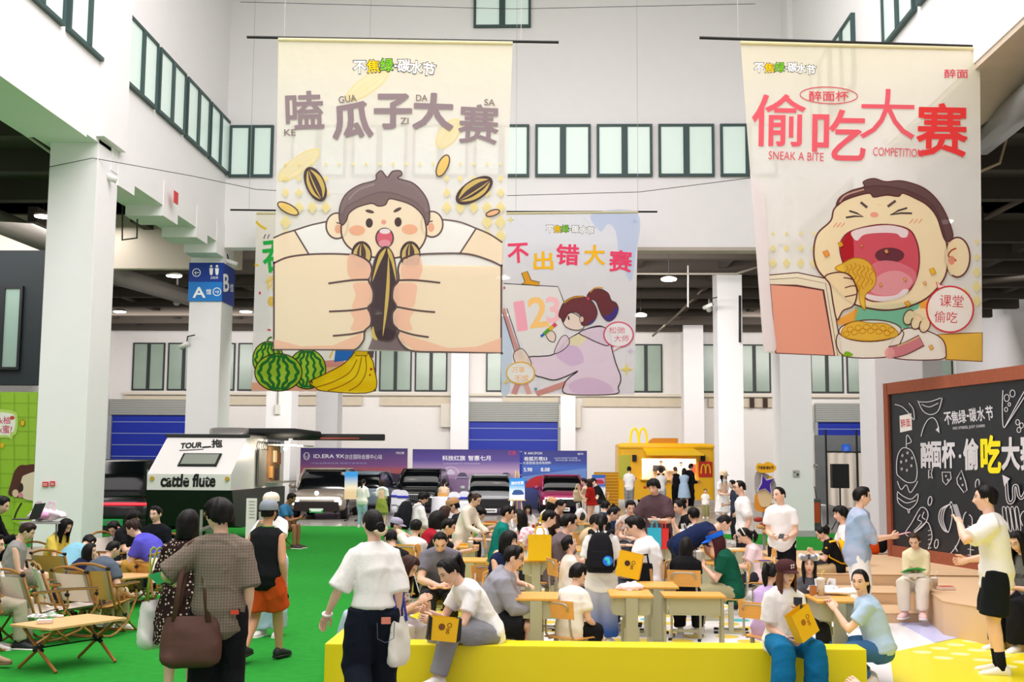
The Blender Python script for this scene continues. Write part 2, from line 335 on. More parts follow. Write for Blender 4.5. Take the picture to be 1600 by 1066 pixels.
# far wall, outer walls, ceilings
sbox('wall_far', -24, 22, YF, YF + .4, 0, 9.7, M('#e6e3df', .8, var=.03))
sbox('wall_outer_left', -24.2, -23.8, 10, 62, 0, 9.7, WHITE)
sbox('wall_outer_right', 21.8, 22.2, 3, 62, 0, 9.7, WHITE)
sbox('wall_upper_left', -24, XL - .1, 35.2, 35.5, 8.0, 9.8, M('#d9cdbd', .8))
b = MB(); b.box((-2, 48.0, 9.85), (46, 29, .3)); b.box((-17.3, 18, 9.85), (14, 34, .3)); b.box((15, 18, 9.85), (14, 34, .3))
for y in np.arange(36.2, 62, 3.1): b.box((-2, y, 9.4), (46, .35, .75))
for x in np.arange(-22, 22, 3.16): b.box((x, 48, 9.5), (.3, 28, .55))
for y in np.arange(6, 33, 3.1): b.box((-17.3, y, 9.45), (14, .35, .65)); b.box((15, y, 9.45), (14, .35, .65))
b.build('ceiling_aisle', DARKCEIL, **ST)
sbox('ceiling', XL - 1, 8.3, -1, 33.5, 17.6, 18, WHITE)
# windows
WN = [0]
def window(c, wd, ht, axis='x', pane=MINT, fr=GREENFRAME, split=.5, face=-1):
    """frame, mullion and two panes; c = centre of the outer face; axis = direction the width runs; face = side the room is on"""
    WN[0] += 1; a, bb = MB(), MB(); x = wd / 2; t = .075
    def put(m, u0, u1, z0, z1, d, k=0):
        u = (u0 + u1) / 2; sz = (u1 - u0, .1, z1 - z0); q = face * d
        if axis == 'x': m.box((c[0] + u, c[1] + q, c[2] + (z0 + z1) / 2), sz, k)
        else: m.box((c[0] - q, c[1] + u, c[2] + (z0 + z1) / 2), (.1, u1 - u0, z1 - z0), k)
    h = ht / 2; put(a, -x, x, h - t, h, .05); put(a, -x, x, -h, -h + t, .05); put(a, -x, -x + t, -h + t, h - t, .05); put(a, x - t, x, -h + t, h - t, .05)
    um = -x + wd * split; put(a, um - .09, um + .09, -h + t, h - t, .055)
    put(bb, -x + t, x - t, -h + t, h - t, .01)
    o = a.build('window_%d' % WN[0], fr, **ST); bb.build('window_pane', pane, o, kind='structure'); return o
for i in range(9):
    x0 = -9.36 + i * 1.797
    if i == 0: window((-8.75, YB, 11.12), 1.3, 1.56)
    else: window((x0 + .81, YB, 11.12), 1.62, 1.56)
window((PY(785, 10, YB).x, YB, PY(785, 44, YB).z + .88), 1.7, 1.76)
for y in (32.1, 30.0, 27.85, 25.7): window((XL, y, 11.23), 1.98, 1.62, 'y')
for y in (22.6, 20.4, 18.2, 16.0): window((XL, y, 11.23), 1.98, 1.62, 'y')
for y in (22.3, 20.1, 17.9, 26.6, 28.8): window((7.0, y, 11.45), 2.0, 1.7, 'y', face=1)
for x in np.arange(-22.6, 21, 1.93):
    if not any(abs(x + .87 - q) < 1.2 for q in (-4.65, 7.9)): window((x + .87, YF, 7.15), 1.76, 2.6, pane=MINTD, fr=M('#232b2a', .5))
# sill band, corbels and roller doors of the far wall
b = MB(); b.box((-1, YF - .1, 5.68), (44, .3, .14)); b.build('trim_3', M('#d8d0c0', .8), **ST)
b = MB()
for x0, x1 in ((-23, -13.9), (-13.6, -10), (-9, -5.2), (-2.6 + .2, 3.3 - 2.7), (1.9, 8.2), (8.6, 12)): b.box(((x0 + x1) / 2, YF - .06, 5.3), (x1 - x0, .2, .46))
for x in (10.9, 11.6, 12.3): b.box((x, YF - .2, 5.3), (.22, .3, .5), 1)
b.build('trim_4', [M('#cfc4ae', .85, var=.1), M('#3c2d22', .8)], **ST)
BLUE = M('#0d2aa0', .45); 
def roller(n, x0, x1, z1, zb, hung=.0):
    o = link('door_%d' % n, None, None, ((x0 + x1) / 2, YF - .05, 0), 0, kind='structure'); L = x1 - x0
    b = MB(); b.box((0, 0, (zb + z1) / 2), (L + .3, .3, zb - z1)); b.build('shutter_box', pattern('bands', '#777a76', '#b9bcb6', 3.2, .5), o)
    b = MB(); b.box((0, .02, (z1 + hung) / 2), (L, .06, z1 - hung), 0)
    for k in range(1, int((z1 - hung) / .62) + 1): b.box((0, -.02, z1 - k * .62 + .25), (L, .04, .035), 1)
    b.build('curtain', [BLUE, M('#93a3c8', .5)], o)
    b = MB(); b.box((-L / 2 - .1, -.05, z1 / 2), (.16, .14, z1)); b.box((L / 2 + .1, -.05, z1 / 2), (.16, .14, z1)); b.build('door_frame', M('#9da0a3', .5), o)
roller(1, -23.6, -19.2, 4.5, 5.35); roller(2, -4.65, .55, 4.25, 5.3); roller(3, 14.4, 17.4, 4.3, 5.3, 3.6)
b = MB(); b.box((-5.15, YF - .2, 4.55), (1.1, .4, 1.25)); b.box((1.2, YF - .2, 4.55), (1.15, .4, 1.25)); b.box((13.4, YF - .2, 4.6), (1.3, .4, 1.3)); b.build('trim_5', M('#d5cfc2', .85, var=.06), **ST)
sbox('wall_far_bay', 14.2, 17.6, YF - .35, YF - .06, 0, 3.6, M('#6b6f70', .7, var=.3, vscale=1.))
# dark booth block at the left edge, behind the first column
b = MB(); b.box((-16.6, 31, 5.9), (5.6, .4, 3.7)); b.build('wall_dark_booth', M('#1d262b', .6), **ST)
for x in (-16.3, -14.9): window((x, 30.8, 5.6), 1.15, 2.3, pane=M('#8ea69c', .3), fr=M('#11171a', .5))
# services under the ceilings
def pipe(label, pts, r, m=None, cat='pipe', name='pipe', group=None, seg=10):
    b = MB(); b.tube(pts, r, 0, seg); return b.build(name, m or M('#8f887c', .6), smooth=True, label=label, cat=cat, group=group)
pipe('thick grey ventilation duct crossing under the left aisle ceiling', [PY(-30, 335, 30), PY(75, 378, 33), PY(180, 430, 38), PY(330, 520 - 45, 46)], .32, M('#77726a', .5, var=.1), 'duct', 'duct')
pipe('grey ventilation duct angled up beside the right banner rod', [PY(1535, 222, 23.5), PY(1600, 165, 19.5), PY(1690, 90, 15.2)], .28, M('#8b8a88', .4, .3), 'duct', 'duct')
pipe('thin white pipe slanting from the ceiling towards the second column', [PY(-10, 175, 22), PY(165, 300, 28), PY(330, 385, 36)], .03, M('#d8d2c6', .6))
pipe('thin brown pipe running level high in the left aisle', [PY(0, 308, 33), PY(285, 306, 33)], .07, M('#a08d73', .7))
pipe('thin pipe running level low under the left aisle ceiling', [PY(0, 406, 40), PY(120, 406, 40), PY(272, 404, 40)], .04)
pipe('thin pipe hanging in a bracket left of the second column', [PY(192, 262, 28), PY(191, 375, 28), PY(214, 372, 28), PY(216, 262, 28)], .025, M('#4d463f', .7))
pipe('long sprinkler pipe under the ceiling right of the middle banner', [PY(990, 428, 40) + Vector((0, 0, 1.1)), PY(990, 428, 40), PY(1150, 428, 40), PY(1200, 412, 40)], .045)
pipe('slanting cable tray pipe under the back ceiling', [PY(1135, 415, 44) + Vector((0, 0, .5)), PY(1135, 415, 44), PY(1060, 490, 52), PY(1020, 525, 58)], .05)
pipe('white drop pipe hanging from the back ceiling', [PY(1075, 415, 40), PY(1075, 480, 40)], .03, M('#d9d5cc', .6))
pipe('black conduit running down the column right of the middle banner', [PY(1156, 462, 42.3), PY(1156, 535, 42.3)], .045, M('#2a2422', .6))
pipe('dark steel brace under the right aisle ceiling beside the right banner', [PY(1532, 268, 24), PY(1562, 255, 24), PY(1580, 190, 24), PY(1620, 160, 24)], .03, M('#b9ab8e', .6))
pipe('slanting girder pipe in the right aisle', [PY(1540, 340, 34), PY(1640, 290, 30)], .08, M('#5b5146', .7))
pipe('level girder pipe in the right aisle above the far windows', [PY(1530, 440, 38), PY(1640, 432, 36)], .09, M('#4b443c', .7))
for i, (px, py, t) in enumerate([(20, 429, 'pendant lamp at the left edge over the dark booth'), (272, 431, 'pendant lamp left of the blue column sign'), (187, 487, 'pendant lamp low beside the first column'), (384, 487, 'pendant lamp right of the second column'),
        (1045, 437, 'pendant lamp right of the middle banner'), (1001, 493, 'smaller pendant lamp touching the middle banner edge'), (1473, 346, 'pendant lamp glowing through the right banner near the ear'), (1307, 441, 'pendant lamp glowing through the right banner hand'),
        (785, 434, 'pendant lamp between the two middle banners'), (788, 492, 'lower pendant lamp between the two middle banners'), (588, 489, 'pendant lamp behind the large left banner'), (68, 338, 'pendant lamp high beside the first column')]):
    p = PZ(px, py, 8.15 if i != 11 else 9.1); t0 = thing('pendant_lamp', 'white round ' + t, 'lamp', p, 0, 'pendant lamps under the dark ceilings')
    MB().lathe((0, 0, 0), [(.02, .12), (.1, .11), (.25, .06), (.28, .02), (.26, 0)]).build('lamp_shade', M('#d7d4cc', .5), t0, smooth=True)
    MB().lathe((0, 0, 0), [(.25, -.004), (.24, -.03), (.001, -.035)]).build('diffuser', glow('#fffaf0', 9), t0)
    MB().cyl((0, 0, .2), (0, 0, max(.3, 9.72 - p.z)), .012).build('cord', DKGREY, t0)
for px, py, Y, rz, lb in ((172, 274, 24.1, .5, 'white security camera on the first column'), (360, 408, 33.4, .2, 'white camera beside the blue column sign'), (290, 537, 33, 2.6, 'white camera on the side of the second column'), (1108, 476, 42, 2.3, 'white camera on the column right of the middle banner')):
    t0 = thing('security_camera', lb, 'camera', PY(px, py, Y), rz); s = Y / 33
    MB().tube([(-.12 * s, 0, .0), (.2 * s, 0, -.1)], .075, 0, 12).build('housing', M('#e4e2e0', .4), t0, smooth=True)
    MB().tube([(-.05, 0, .03), (-.1, .02, .2), (-.42, .05, .22)], .02).build('bracket', DKGREY, t0)
for x, y, Y, hh in ((627, 389, 40, .9), (1108, 503 - 22, 50, .5), (276, 470, 45, .9)):
    t0 = thing('dome_camera', {627: 'white dome camera hanging behind the large banner', 1108: 'small dome camera by the far windows', 276: 'white dome camera hanging left of the second column'}[x], 'camera', PY(x, y, Y), 0)
    MB().cyl((0, 0, 0), (0, 0, hh), .04).build('stem', M('#d5d2cc', .5), t0); MB().ball((0, 0, -.06), .14).build('dome', M('#e2e0dc', .3), t0, smooth=True)
# signs on the second column
t0 = thing('column_sign', 'blue wayfinding sign with letters A and B wrapped round the second column', 'sign', (XL - .5, 32.98, 6.5), 0)
zt, zm, zb = PY(320, 411, 33).z, PY(320, 441, 33).z, PY(320, 471, 33).z
b = MB(); b.box((XL - .485, 32.97, (zt + zm) / 2), (.99, .03, zt - zm), 0); b.box((XL - .485, 32.97, (zb + zm) / 2), (.99, .03, zm - zb), 1); b.box((XL + .015, 33.6, (zb + zt) / 2), (.03, 1.25, zt - zb), 0)
b.build('panel', [M('#123b9c', .4), M('#1a7fd6', .4)], t0, t0.location)
A = Art((0, 32.95, 0), (0, -1, 0), lambda c: M(c, .5))
A.text('A', 311, 457, 20, 17, '#ffffff', bold=.03); A.text('馆', 326, 456, 8, 9, '#ffffff'); A.ell(339, 456, 6, 6, None, 0, '#ffffff', 1.2); A.stroke([(336, 456), (342, 456), (339.5, 453), (342, 456), (339.5, 459)], 1.2, '#ffffff', False)
A.ell(307, 426, 6, 6, None, 0, '#ffffff', 1.2); A.stroke([(311, 426), (304, 426), (306.5, 423), (304, 426), (306.5, 429)], 1.2, '#ffffff', False)
for x in (330, 339): A.ell(x, 416, 2, 2, '#ffffff'); A.fill([(x - 3, 419), (x + 3, 419), (x + 2.4, 427), (x + 1.3, 430), (x - 1.3, 430), (x - 2.4, 427)], '#ffffff', False)
A.text('卫生间', 334.5, 434, 12, 4, '#ffffff')
A.build('symbol_print', t0, t0.location)
A = Art((XL + .032, 33, 0), (1, 0, 0), lambda c: M(c, .5)); A.text('B', 353.5, 442, 9, 28, '#ffffff', bold=.03); A.text('馆', 362, 450, 5, 13, '#ffffff'); A.build('printed_letter', t0, t0.location)
for px, py, Y, sx, sy, c, lb, tx in ((275, 309, 28.0, .3, .3, '#d62c34', 'small red notice on the left upper wall', ''), (71, 757, 23.47, .12, .1, '#d8262e', 'left small red sign low on the first column', ''), (82, 756, 23.47, .1, .1, '#d8262e', 'right small red sign low on the first column', '')):
    p = PY(px, py, Y); t0 = thing('wall_notice', lb, 'sign', p); MB().box((0, 0, 0), (sx, .02, sy) if Y < 25 else (.02, sx, sy)).build('plate', M(c, .5), t0)
    if Y < 25: MB().box((0, -.012, .01), (sx * .7, .004, .015)).box((0, -.012, -.02), (sx * .7, .004, .015)).build('printed_lines', M('#f3d7d7', .5), t0)
for px, py, Y in ((1244, 740, 32.97), (1274, 729, 46)):
    p = PY(px, py, Y); t0 = thing('wall_plate', 'grey notice plate on the ' + ('white column behind the standing men' if Y < 40 else 'far white wall by the dark curtain'), 'sign', p); MB().box((0, 0, 0), (.18, .02, .18)).build('plate', M('#b4b0ac', .5), t0); MB().box((.04, -.012, -.03), (.06, .006, .06)).box((-.04, -.012, .03), (.06, .006, .02)).build('print', DKGREY, t0)
t0 = thing('switch_box', 'white electrical box with conduit on the far left column', 'box', PY(434, 640, 42.45)); MB().box((0, 0, 0), (.2, .1, .35)).build('housing', M('#dedad2', .5), t0); MB().cyl((0, 0, .15), (0, 0, .95), .03).build('conduit', M('#aaa59c', .6), t0)
# wires strung across the hall
pipe('thin black cable sagging across the hall from the first column', [PY(62, 264, 23.4), PY(145, 247, 23.4), PY(300, 275, 26), PY(400, 296, 27), PY(640, 310, 27), PY(1000, 300, 27), PY(1300, 262, 27)], .008, DKGREY, 'cable', 'cable', seg=5)
pipe('thin black cable high across the back wall', [PY(375, 3, 30), PY(800, 14, 30), PY(1180, 6, 30)], .008, DKGREY, 'cable', 'cable', seg=5)
# white floor edge: yellow benches
YEL = M('#eadb08', .42, spec=.45)
tb = thing('bench', 'long yellow block bench across the front of the desk area', 'bench', (.5, 10.4, 0))
MB().box((2.8 / 2 - 1.774 / 2 - .5, .16, .2), (4.57, .32, .4), 0, 0, None, .012).build('block', YEL, tb)
tb = thing('bench', 'short yellow block bench running back along the turf edge', 'bench', (-1.87, 11.75, 0)); MB().box((0, 0, .2), (.2, 2.7, .4), 0, 0, None, .012).build('block', YEL, tb)
# stepped cardboard seating at the right
KR = M('#d8b78f', .8, var=.05, vscale=1.5, bump=.05, bscale=5.)
def pz2(x, y, z): p = PZ(x, y, z); return (p.x, p.y)
def block(label, pts, z0, z1):
    c = Vector(pts[0] + (0,)); t = thing('seating_block', label, 'platform', (c.x, c.y, 0)); MB().prism([(x - c.x, y - c.y, z0) for x, y in pts], (0, 0, z1 - z0)).build('block', KR, t)
    s = MB()
    for i in range(len(pts)):
        a = Vector(pts[i]); q = Vector(pts[(i + 1) % len(pts)]); s.tube([(a.x - c.x, a.y - c.y, z1), (q.x - c.x, q.y - c.y, z1)], .008, 0, 6)
    s.build('edge_tape', M('#c6a378', .7), t); return t
a0 = pz2(1473, 940, .42); 
block('tan cardboard seating block under the seated woman in cream', [a0, pz2(1442, 918, .42), pz2(1436, 905, .42), (5.12, 16.95), (6.85, 16.95), (7.3, 15.5), (7.0, 12.0), pz2(1640, 968, .42)], 0, .42)
block('large tan cardboard platform below the chalkboard', [(3.85, 17.0), (6.84, 17.0), (5.95, 21.6), (3.85, 21.6)], 0, .44)
block('middle cardboard step beside the seating block', [(3.75, 16.0), (4.95, 16.0), (4.95, 16.95), (3.75, 16.95)], 0, .29)
block('lowest cardboard step in front of the seating block', [(3.62, 15.0), (4.7, 15.0), (4.7, 15.95), (3.62, 15.95)], 0, .14)
# ================================================================ people
SCR = bpy.data.meshes.new('scratch'); SO = bpy.data.objects.new('scratch', SCR)
_rm = SO.modifiers.new('r', 'REMESH'); _rm.mode = 'VOXEL'; _rm.use_smooth_shade = True
_sm = SO.modifiers.new('s', 'SMOOTH'); _sm.factor = .5
def fuse(mb, voxel, smooth=3):
    """one continuous surface out of overlapping limbs: (verts, faces, normals)"""
    COL.objects.link(SO); me = bpy.data.meshes.new('t'); me.from_pydata(np.concatenate(mb.v).tolist(), [], mb.f); SO.data = me
    _rm.voxel_size = voxel; _sm.iterations = smooth; bpy.context.view_layer.update()
    ev = SO.evaluated_get(bpy.context.evaluated_depsgraph_get()); m2 = ev.to_mesh(); n = len(m2.vertices)
    V = np.zeros(n * 3); m2.vertices.foreach_get('co', V); N = np.zeros(n * 3); m2.vertices.foreach_get('normal', N)
    L = np.zeros(len(m2.loops), int); m2.loops.foreach_get('vertex_index', L); st = np.zeros(len(m2.polygons), int); m2.polygons.foreach_get('loop_start', st)
    tot = np.zeros(len(m2.polygons), int); m2.polygons.foreach_get('loop_total', tot)
    FA = [tuple(L[a:a + b].tolist()) for a, b in zip(st, tot)]; ev.to_mesh_clear(); COL.objects.unlink(SO); SO.data = SCR; bpy.data.meshes.remove(me)
    return V.reshape(-1, 3), FA, N.reshape(-1, 3)
def wob(P, amp, seed, f=1.):
    r = np.random.default_rng(seed); o = np.zeros(len(P))
    for k, (lo, hi, a) in enumerate([(14, 30, 1.), (14, 30, 1.), (30, 60, .6), (30, 60, .5), (60, 95, .3)]):
        d = r.normal(size=3) * [1, 1, .75]; d /= np.linalg.norm(d); ph = r.uniform(0, 6.28); q = P @ d * r.uniform(lo, hi) * f + ph + 1.3 * np.sin(P @ r.normal(size=3) * 9 + ph)
        o += a * (1 - 2 * np.abs(np.sin(q * .5)))
    return np.clip(o, -.9, 2.4) * amp
def v3(*a): return np.array(a, float)
def nz(a): return a / (np.linalg.norm(a) + 1e-9)
def rx(a): c, s = math.cos(a), math.sin(a); return np.array([[1, 0, 0], [0, c, -s], [0, s, c]])
def rz_(a): c, s = math.cos(a), math.sin(a); return np.array([[c, -s, 0], [s, c, 0], [0, 0, 1]])
def ik(a, t, l1, l2, pole):
    d = t - a; D = np.linalg.norm(d); D2 = min(max(D, abs(l1 - l2) + .02), l1 + l2 - .004); u = d / (D + 1e-9); t = a + u * D2
    x = (l1 * l1 - l2 * l2 + D2 * D2) / (2 * D2); h = math.sqrt(max(l1 * l1 - x * x, 0)); p = pole - u * np.dot(pole, u)
    return a + u * x + nz(p) * h, t
# ---- head template (unit: metres, adult), face towards +y
def head_template(na, ne):
    az = []                                    # azimuths, denser at the face
    for i in range(na):
        u = 2 * i / na - 1; az.append(PI * (.42 * u + .58 * u ** 3))
    el = [PI / 2 * (.75 * u + .25 * u ** 3) for u in np.linspace(-1, 1, ne)]
    A, E = np.meshgrid(az, el); X = .073 * np.cos(E) * np.sin(A); Y = .093 * np.cos(E) * np.cos(A); Z = np.where(E > 0, .112, .122) * np.sin(E)
    t = np.clip(-Z / .122, 0, 1); X *= 1 - .30 * t ** 1.6; Y = np.where(Y > 0, Y * (1 - .06 * t), Y * (1 - .5 * t)); fr = Y > 0
    g = lambda x0, z0, sx, sz: np.exp(-((np.abs(X) - x0) / sx) ** 2 - ((Z - z0) / sz) ** 2) * fr
    Y2 = Y + .010 * t * fr + .020 * g(0, -.030, .013, .015) + .010 * g(0, -.008, .009, .024) - .007 * g(.031, .006, .017, .012) + .004 * g(.03, .028, .03, .010) + .006 * g(0, -.062, .022, .012) - .003 * g(0, -.0625, .022, .003) + .006 * g(0, -.1, .022, .014) + .004 * g(.045, -.02, .022, .022) + .004 * g(.012, -.036, .006, .007)
    V = np.stack([X, Y2, Z], -1).reshape(-1, 3); FA = []; MI = []
    for i in range(ne - 1):
        for j in range(na):
            q = (i * na + j, i * na + (j + 1) % na, (i + 1) * na + (j + 1) % na, (i + 1) * na + j); FA.append(q); c = V[list(q)].mean(0)
            MI.append(1 if (c[1] > 0 and abs(c[0]) < .024 and abs(c[2] + .0625) < .0085 * (1 - (abs(c[0]) / .027) ** 2) + .001) else 0)
    mb = MB(); mb.add(V, FA, MI)
    def surf(x, z): d = (V[:, 0] - x) ** 2 + (V[:, 2] - z) ** 2 + (V[:, 1] < 0); return V[np.argmin(d), 1]
    for s in (-1, 1):
        mb.ball((s * .074, -.008, -.008), (.011, .021, .032), 0, 10, 8, np.array(Matrix.Rotation(s * .35, 3, 'Z')) @ rx(-.2))
        ex, ez = s * .031, .006; y = surf(ex, ez)
        mb.ball((ex, y - .0035, ez), (.0155, .008, .0078), 2, 12, 8); mb.ball((ex, y + .0022, ez - .0003), (.0068, .0032, .0068), 3, 10, 6)
        for k in range(2):
            P = [(ex + u * .018, surf(ex + u * .016, ez) + .0035 - .003 * u * u, ez + (.0072 - .006 * u * u if k == 0 else .027 + s * .002 * u - .006 * u * u)) for u in np.linspace(-1, 1, 7)]
            if k: P = [(p[0] * 1.03, surf(p[0], p[2]) + .001, p[2]) for p in P]
            mb.tube(P, [.0012, .0022, .0026, .0028, .0026, .0022, .0012] if k == 0 else [(.002, .002), (.003, .003), (.0036, .003), (.0036, .003), (.0034, .003), (.003, .002), (.001, .001)], 3, 6, hint=(0, 0, 1))
    return np.concatenate(mb.v), mb.f, mb.m
HEADS = {0: head_template(72, 56), 1: head_template(36, 30)}
def hand(mb, W, d, n, side, k, curl=.35, fine=True, m=0):
    """palm, four fingers of unequal length bending towards the palm side n, and a thumb from the side of the palm"""
    d = nz(d); n = nz(n - d * np.dot(n, d)); a = np.cross(n, d); th = -side
    mb.tube([W - d * .012 * k, W + d * .02 * k, W + d * .055 * k, W + d * .088 * k], [(.025 * k, .018 * k), (.034 * k, .016 * k), (.040 * k, .0145 * k), (.038 * k, .011 * k)], m, 10, a, True, .5)
    for i, (o, L) in enumerate(((-.029, .066), (-.0095, .076), (.010, .071), (.028, .055))):
        o = o * -th if th else o; p = W + d * .082 * k + a * o * k; P = [p]; c = curl * (.75 + .14 * (i if th > 0 else 3 - i)); ang = c * .7
        for q in (.44, .32, .26):
            p = p + (d * math.cos(ang) + n * math.sin(ang)) * L * q * k; P.append(p); ang += c
        mb.tube(P, [.0088 * k, .0085 * k, .0078 * k, .006 * k], m, 8 if fine else 6, a, True, .7)
    p = W + d * .028 * k + a * th * .028 * k; q = nz(d * .65 + a * th * .62 + n * .35); r = nz(d * .9 + a * th * .05 + n * .4)
    mb.tube([p - q * .015 * k, p + q * .032 * k, p + q * .032 * k + r * .03 * k, p + q * .034 * k + r * .052 * k], [.014 * k, .0115 * k, .0098 * k, .007 * k], m, 8 if fine else 6, n, True, .7)
def foot(mb, A, fd, k, grow=0., m0=0, m1=None, sole=.0, floor=0.):
    """foot or shoe lofted from heel to toe along fd, flat underneath; A = ankle point"""
    fd = nz(fd * [1, 1, 0]); sd = np.cross(fd, v3(0, 0, 1)); V = []; st = [(-.072, .5, .045), (-.062, .85, .075), (-.03, 1., .098), (.02, 1., .092), (.07, 1.08, .066), (.12, 1.2, .05), (.16, 1.1, .040), (.185, .8, .030), (.195, .4, .02)]
    g = grow; zb = A[2] - .082 * k + sole; seg = 12
    for y, wd, h in st:
        wq = .036 * wd * k + g; hq = (h * k + g) / 2; yy = y * k * (1 + g * 4)
        for j in range(seg):
            t = 2 * PI * j / seg; c, s = math.cos(t), math.sin(t); e = .75; zc = (abs(s) ** e) * np.sign(s)
            V.append(A * [1, 1, 0] + fd * yy + sd * wq * (abs(c) ** .8) * np.sign(c) * (1. if s < 0 else 1 - .25 * s) + v3(0, 0, zb + hq + hq * zc))
    n = len(st); FA = [(i * seg + j, (i + 1) * seg + j, (i + 1) * seg + (j + 1) % seg, i * seg + (j + 1) % seg) for i in range(n - 1) for j in range(seg)] + [tuple(range(seg)), tuple(range((n - 1) * seg, n * seg))[::-1]]
    mb.add(np.array(V), FA, m0)
    if m1 is not None:
        V = []
        for y, wd, h in st: 
            for z in (0, .022 * k): V += [A * [1, 1, 0] + fd * y * k * (1 + g * 5) + sd * s * (.038 * wd * k + g * 1.1) + v3(0, 0, zb - sole + z) for s in (-1, 1)]
        FA = [];
        for i in range(n - 1):
            q = i * 4; r = q + 4; FA += [(q, q + 1, r + 1, r), (q + 2, r + 2, r + 3, q + 3), (q, r, r + 2, q + 2), (q + 1, q + 3, r + 3, r + 1)]
        FA += [(0, 2, 3, 1), (n * 4 - 4, n * 4 - 3, n * 4 - 1, n * 4 - 2)]; mb.add(np.array(V), FA, m1)
def hair_mesh(st, drop, k, lo):
    """scalp shell in head space; st = dict(front, side, back lengths below the crown line, thick, ...)"""
    na, nr = (40, 14) if lo else (64, 22); V = []; seed = st.get('seed', 1); r = np.random.default_rng(seed); ph = r.uniform(0, 6, 6)
    T = st.get('thick', .016); par = st.get('part', 0.)
    for i in range(na):
        az = 2 * PI * i / na - PI; aa = abs(az); s, c = math.sin(az), math.cos(az)
        f0, f1 = math.radians(st.get('fa', 52)), math.radians(st.get('fb', 70))
        u = min(max((aa - f0) / (f1 - f0), 0), 1); u = u * u * (3 - 2 * u); bk = min(max((aa - 1.5) / .7, 0), 1)
        zend = st['front'] * (1 - u) + (st['side'] * (1 - bk) + st['back'] * bk) * u + r.uniform(-1, 1) * st.get('ragged', .006)
        if u < .5: zend += .012 * math.cos(aa * 1.3)
        for j in range(nr + 1):
            v = j / nr; z = .112 + T * .8 + (zend - .112 - T * .8) * (1 - (1 - v) ** 1.0) if zend > .04 else None
            # path: down the skull to the end height
            zz = .112 + (zend - .112) * v; tt = 1 - v
            if zz > -.012: e = math.asin(max(-1, min(1, zz / .1121))); rr = math.cos(e); x, y = .073 * rr * s, .093 * rr * c
            else: q = st.get('taper', .0) * (-.012 - zz); x, y = (.073 - q * .5) * s, (.093 - q * (.35 if c < 0 else 0)) * c
            th = T * (.55 + .45 * min(1, v * 3) * 1) * (1 if zz > -.02 else st.get('vol', 1.)) * (1 - .35 * max(0, v - .8) / .2)
            th *= 1 - st.get('fade', 0.) * min(max((v - .45) / .4, 0), 1); nrm = nz(v3(x / .073 ** 2, y / .093 ** 2, max(zz, 0) / .112 ** 2)); wv = .0022 * math.sin(az * 17 + ph[0] + 3 * math.sin(az * 3 + ph[2])) + .0014 * math.sin(az * 31 + ph[1]) + .0028 * math.sin(az * 5 + zz * 30 + ph[3])
            p = v3(x, y, zz) + nrm * (th + wv * (.4 + v) * st.get('messy', 1.))
            if zz < -.03: p = p * [1, 1, 0] + v3(0, 0, -.03) + drop * (-.03 - zz) + v3(0, 0, 0)
            V.append(p)
        V.append(v3(V[-1][0] * .82, V[-1][1] * .82, V[-1][2] + .004)); 
    w = nr + 2; FA = [(i * w + j, i * w + j + 1, ((i + 1) % na) * w + j + 1, ((i + 1) % na) * w + j) for i in range(na) for j in range(w - 1)]
    mb = MB(); mb.add(np.array(V), FA); return mb
def tuft(mb, pts, rad, n=1): mb.tube(pts, rad, 0, 14, (1, 0, 0), True, .8)
HAIR = {
 'short': dict(front=.060, side=.0, back=-.055, thick=.021, fa=50, fb=66, fade=.6, ragged=.010, messy=1.9),
 'crop': dict(front=.078, side=.01, back=-.045, thick=.012, fa=55, fb=70, ragged=.004, fade=.65),
 'mop': dict(front=.035, side=-.02, back=-.07, thick=.026, fa=56, fb=70, ragged=.014, messy=2.),
 'bob': dict(front=.045, side=-.13, back=-.15, thick=.022, fa=44, fb=60, vol=1.15),
 'bang': dict(front=.03, side=-.15, back=-.17, thick=.02, fa=40, fb=56, vol=1.2),
 'long': dict(front=.06, side=-.24, back=-.32, thick=.018, fa=46, fb=60, vol=1.1, taper=.1),
 'xlong': dict(front=.06, side=-.30, back=-.42, thick=.019, fa=56, fb=70, vol=1.2, taper=.05),
 'tied': dict(front=.075, side=.0, back=-.06, thick=.010, fa=52, fb=68, ragged=.002),
}
HB = '#0f0c0b'
def hairmat(c):
    key = ('hair', c)
    if key in MC: return MC[key]
    m, N, L, b = newmat('mat_hair%d' % len(MC)); MC[key] = m; b.inputs['Roughness'].default_value = .5; b.inputs['Specular IOR Level'].default_value = .22
    tc = N.new('ShaderNodeTexCoord'); mp = N.new('ShaderNodeMapping'); mp.inputs['Scale'].default_value = (90, 90, 9); nz_ = N.new('ShaderNodeTexNoise'); nz_.inputs['Scale'].default_value = 1.5; nz_.inputs['Detail'].default_value = 4
    L.new(tc.outputs['Object'], mp.inputs[0]); L.new(mp.outputs[0], nz_.inputs['Vector']); mx = N.new('ShaderNodeMix'); mx.data_type = 'RGBA'; col = lin(c); L.new(nz_.outputs['Fac'], mx.inputs[0])
    mx.inputs[6].default_value = [q * .55 for q in col[:3]] + [1]; mx.inputs[7].default_value = [q * 1.5 for q in col[:3]] + [1]; L.new(mx.outputs[2], b.inputs['Base Color'])
    bp = N.new('ShaderNodeBump'); bp.inputs['Strength'].default_value = .6; bp.inputs['Distance'].default_value = .006; L.new(nz_.outputs['Fac'], bp.inputs['Height']); L.new(bp.outputs['Normal'], b.inputs['Normal']); return m
SKIN = '#efc3a8'
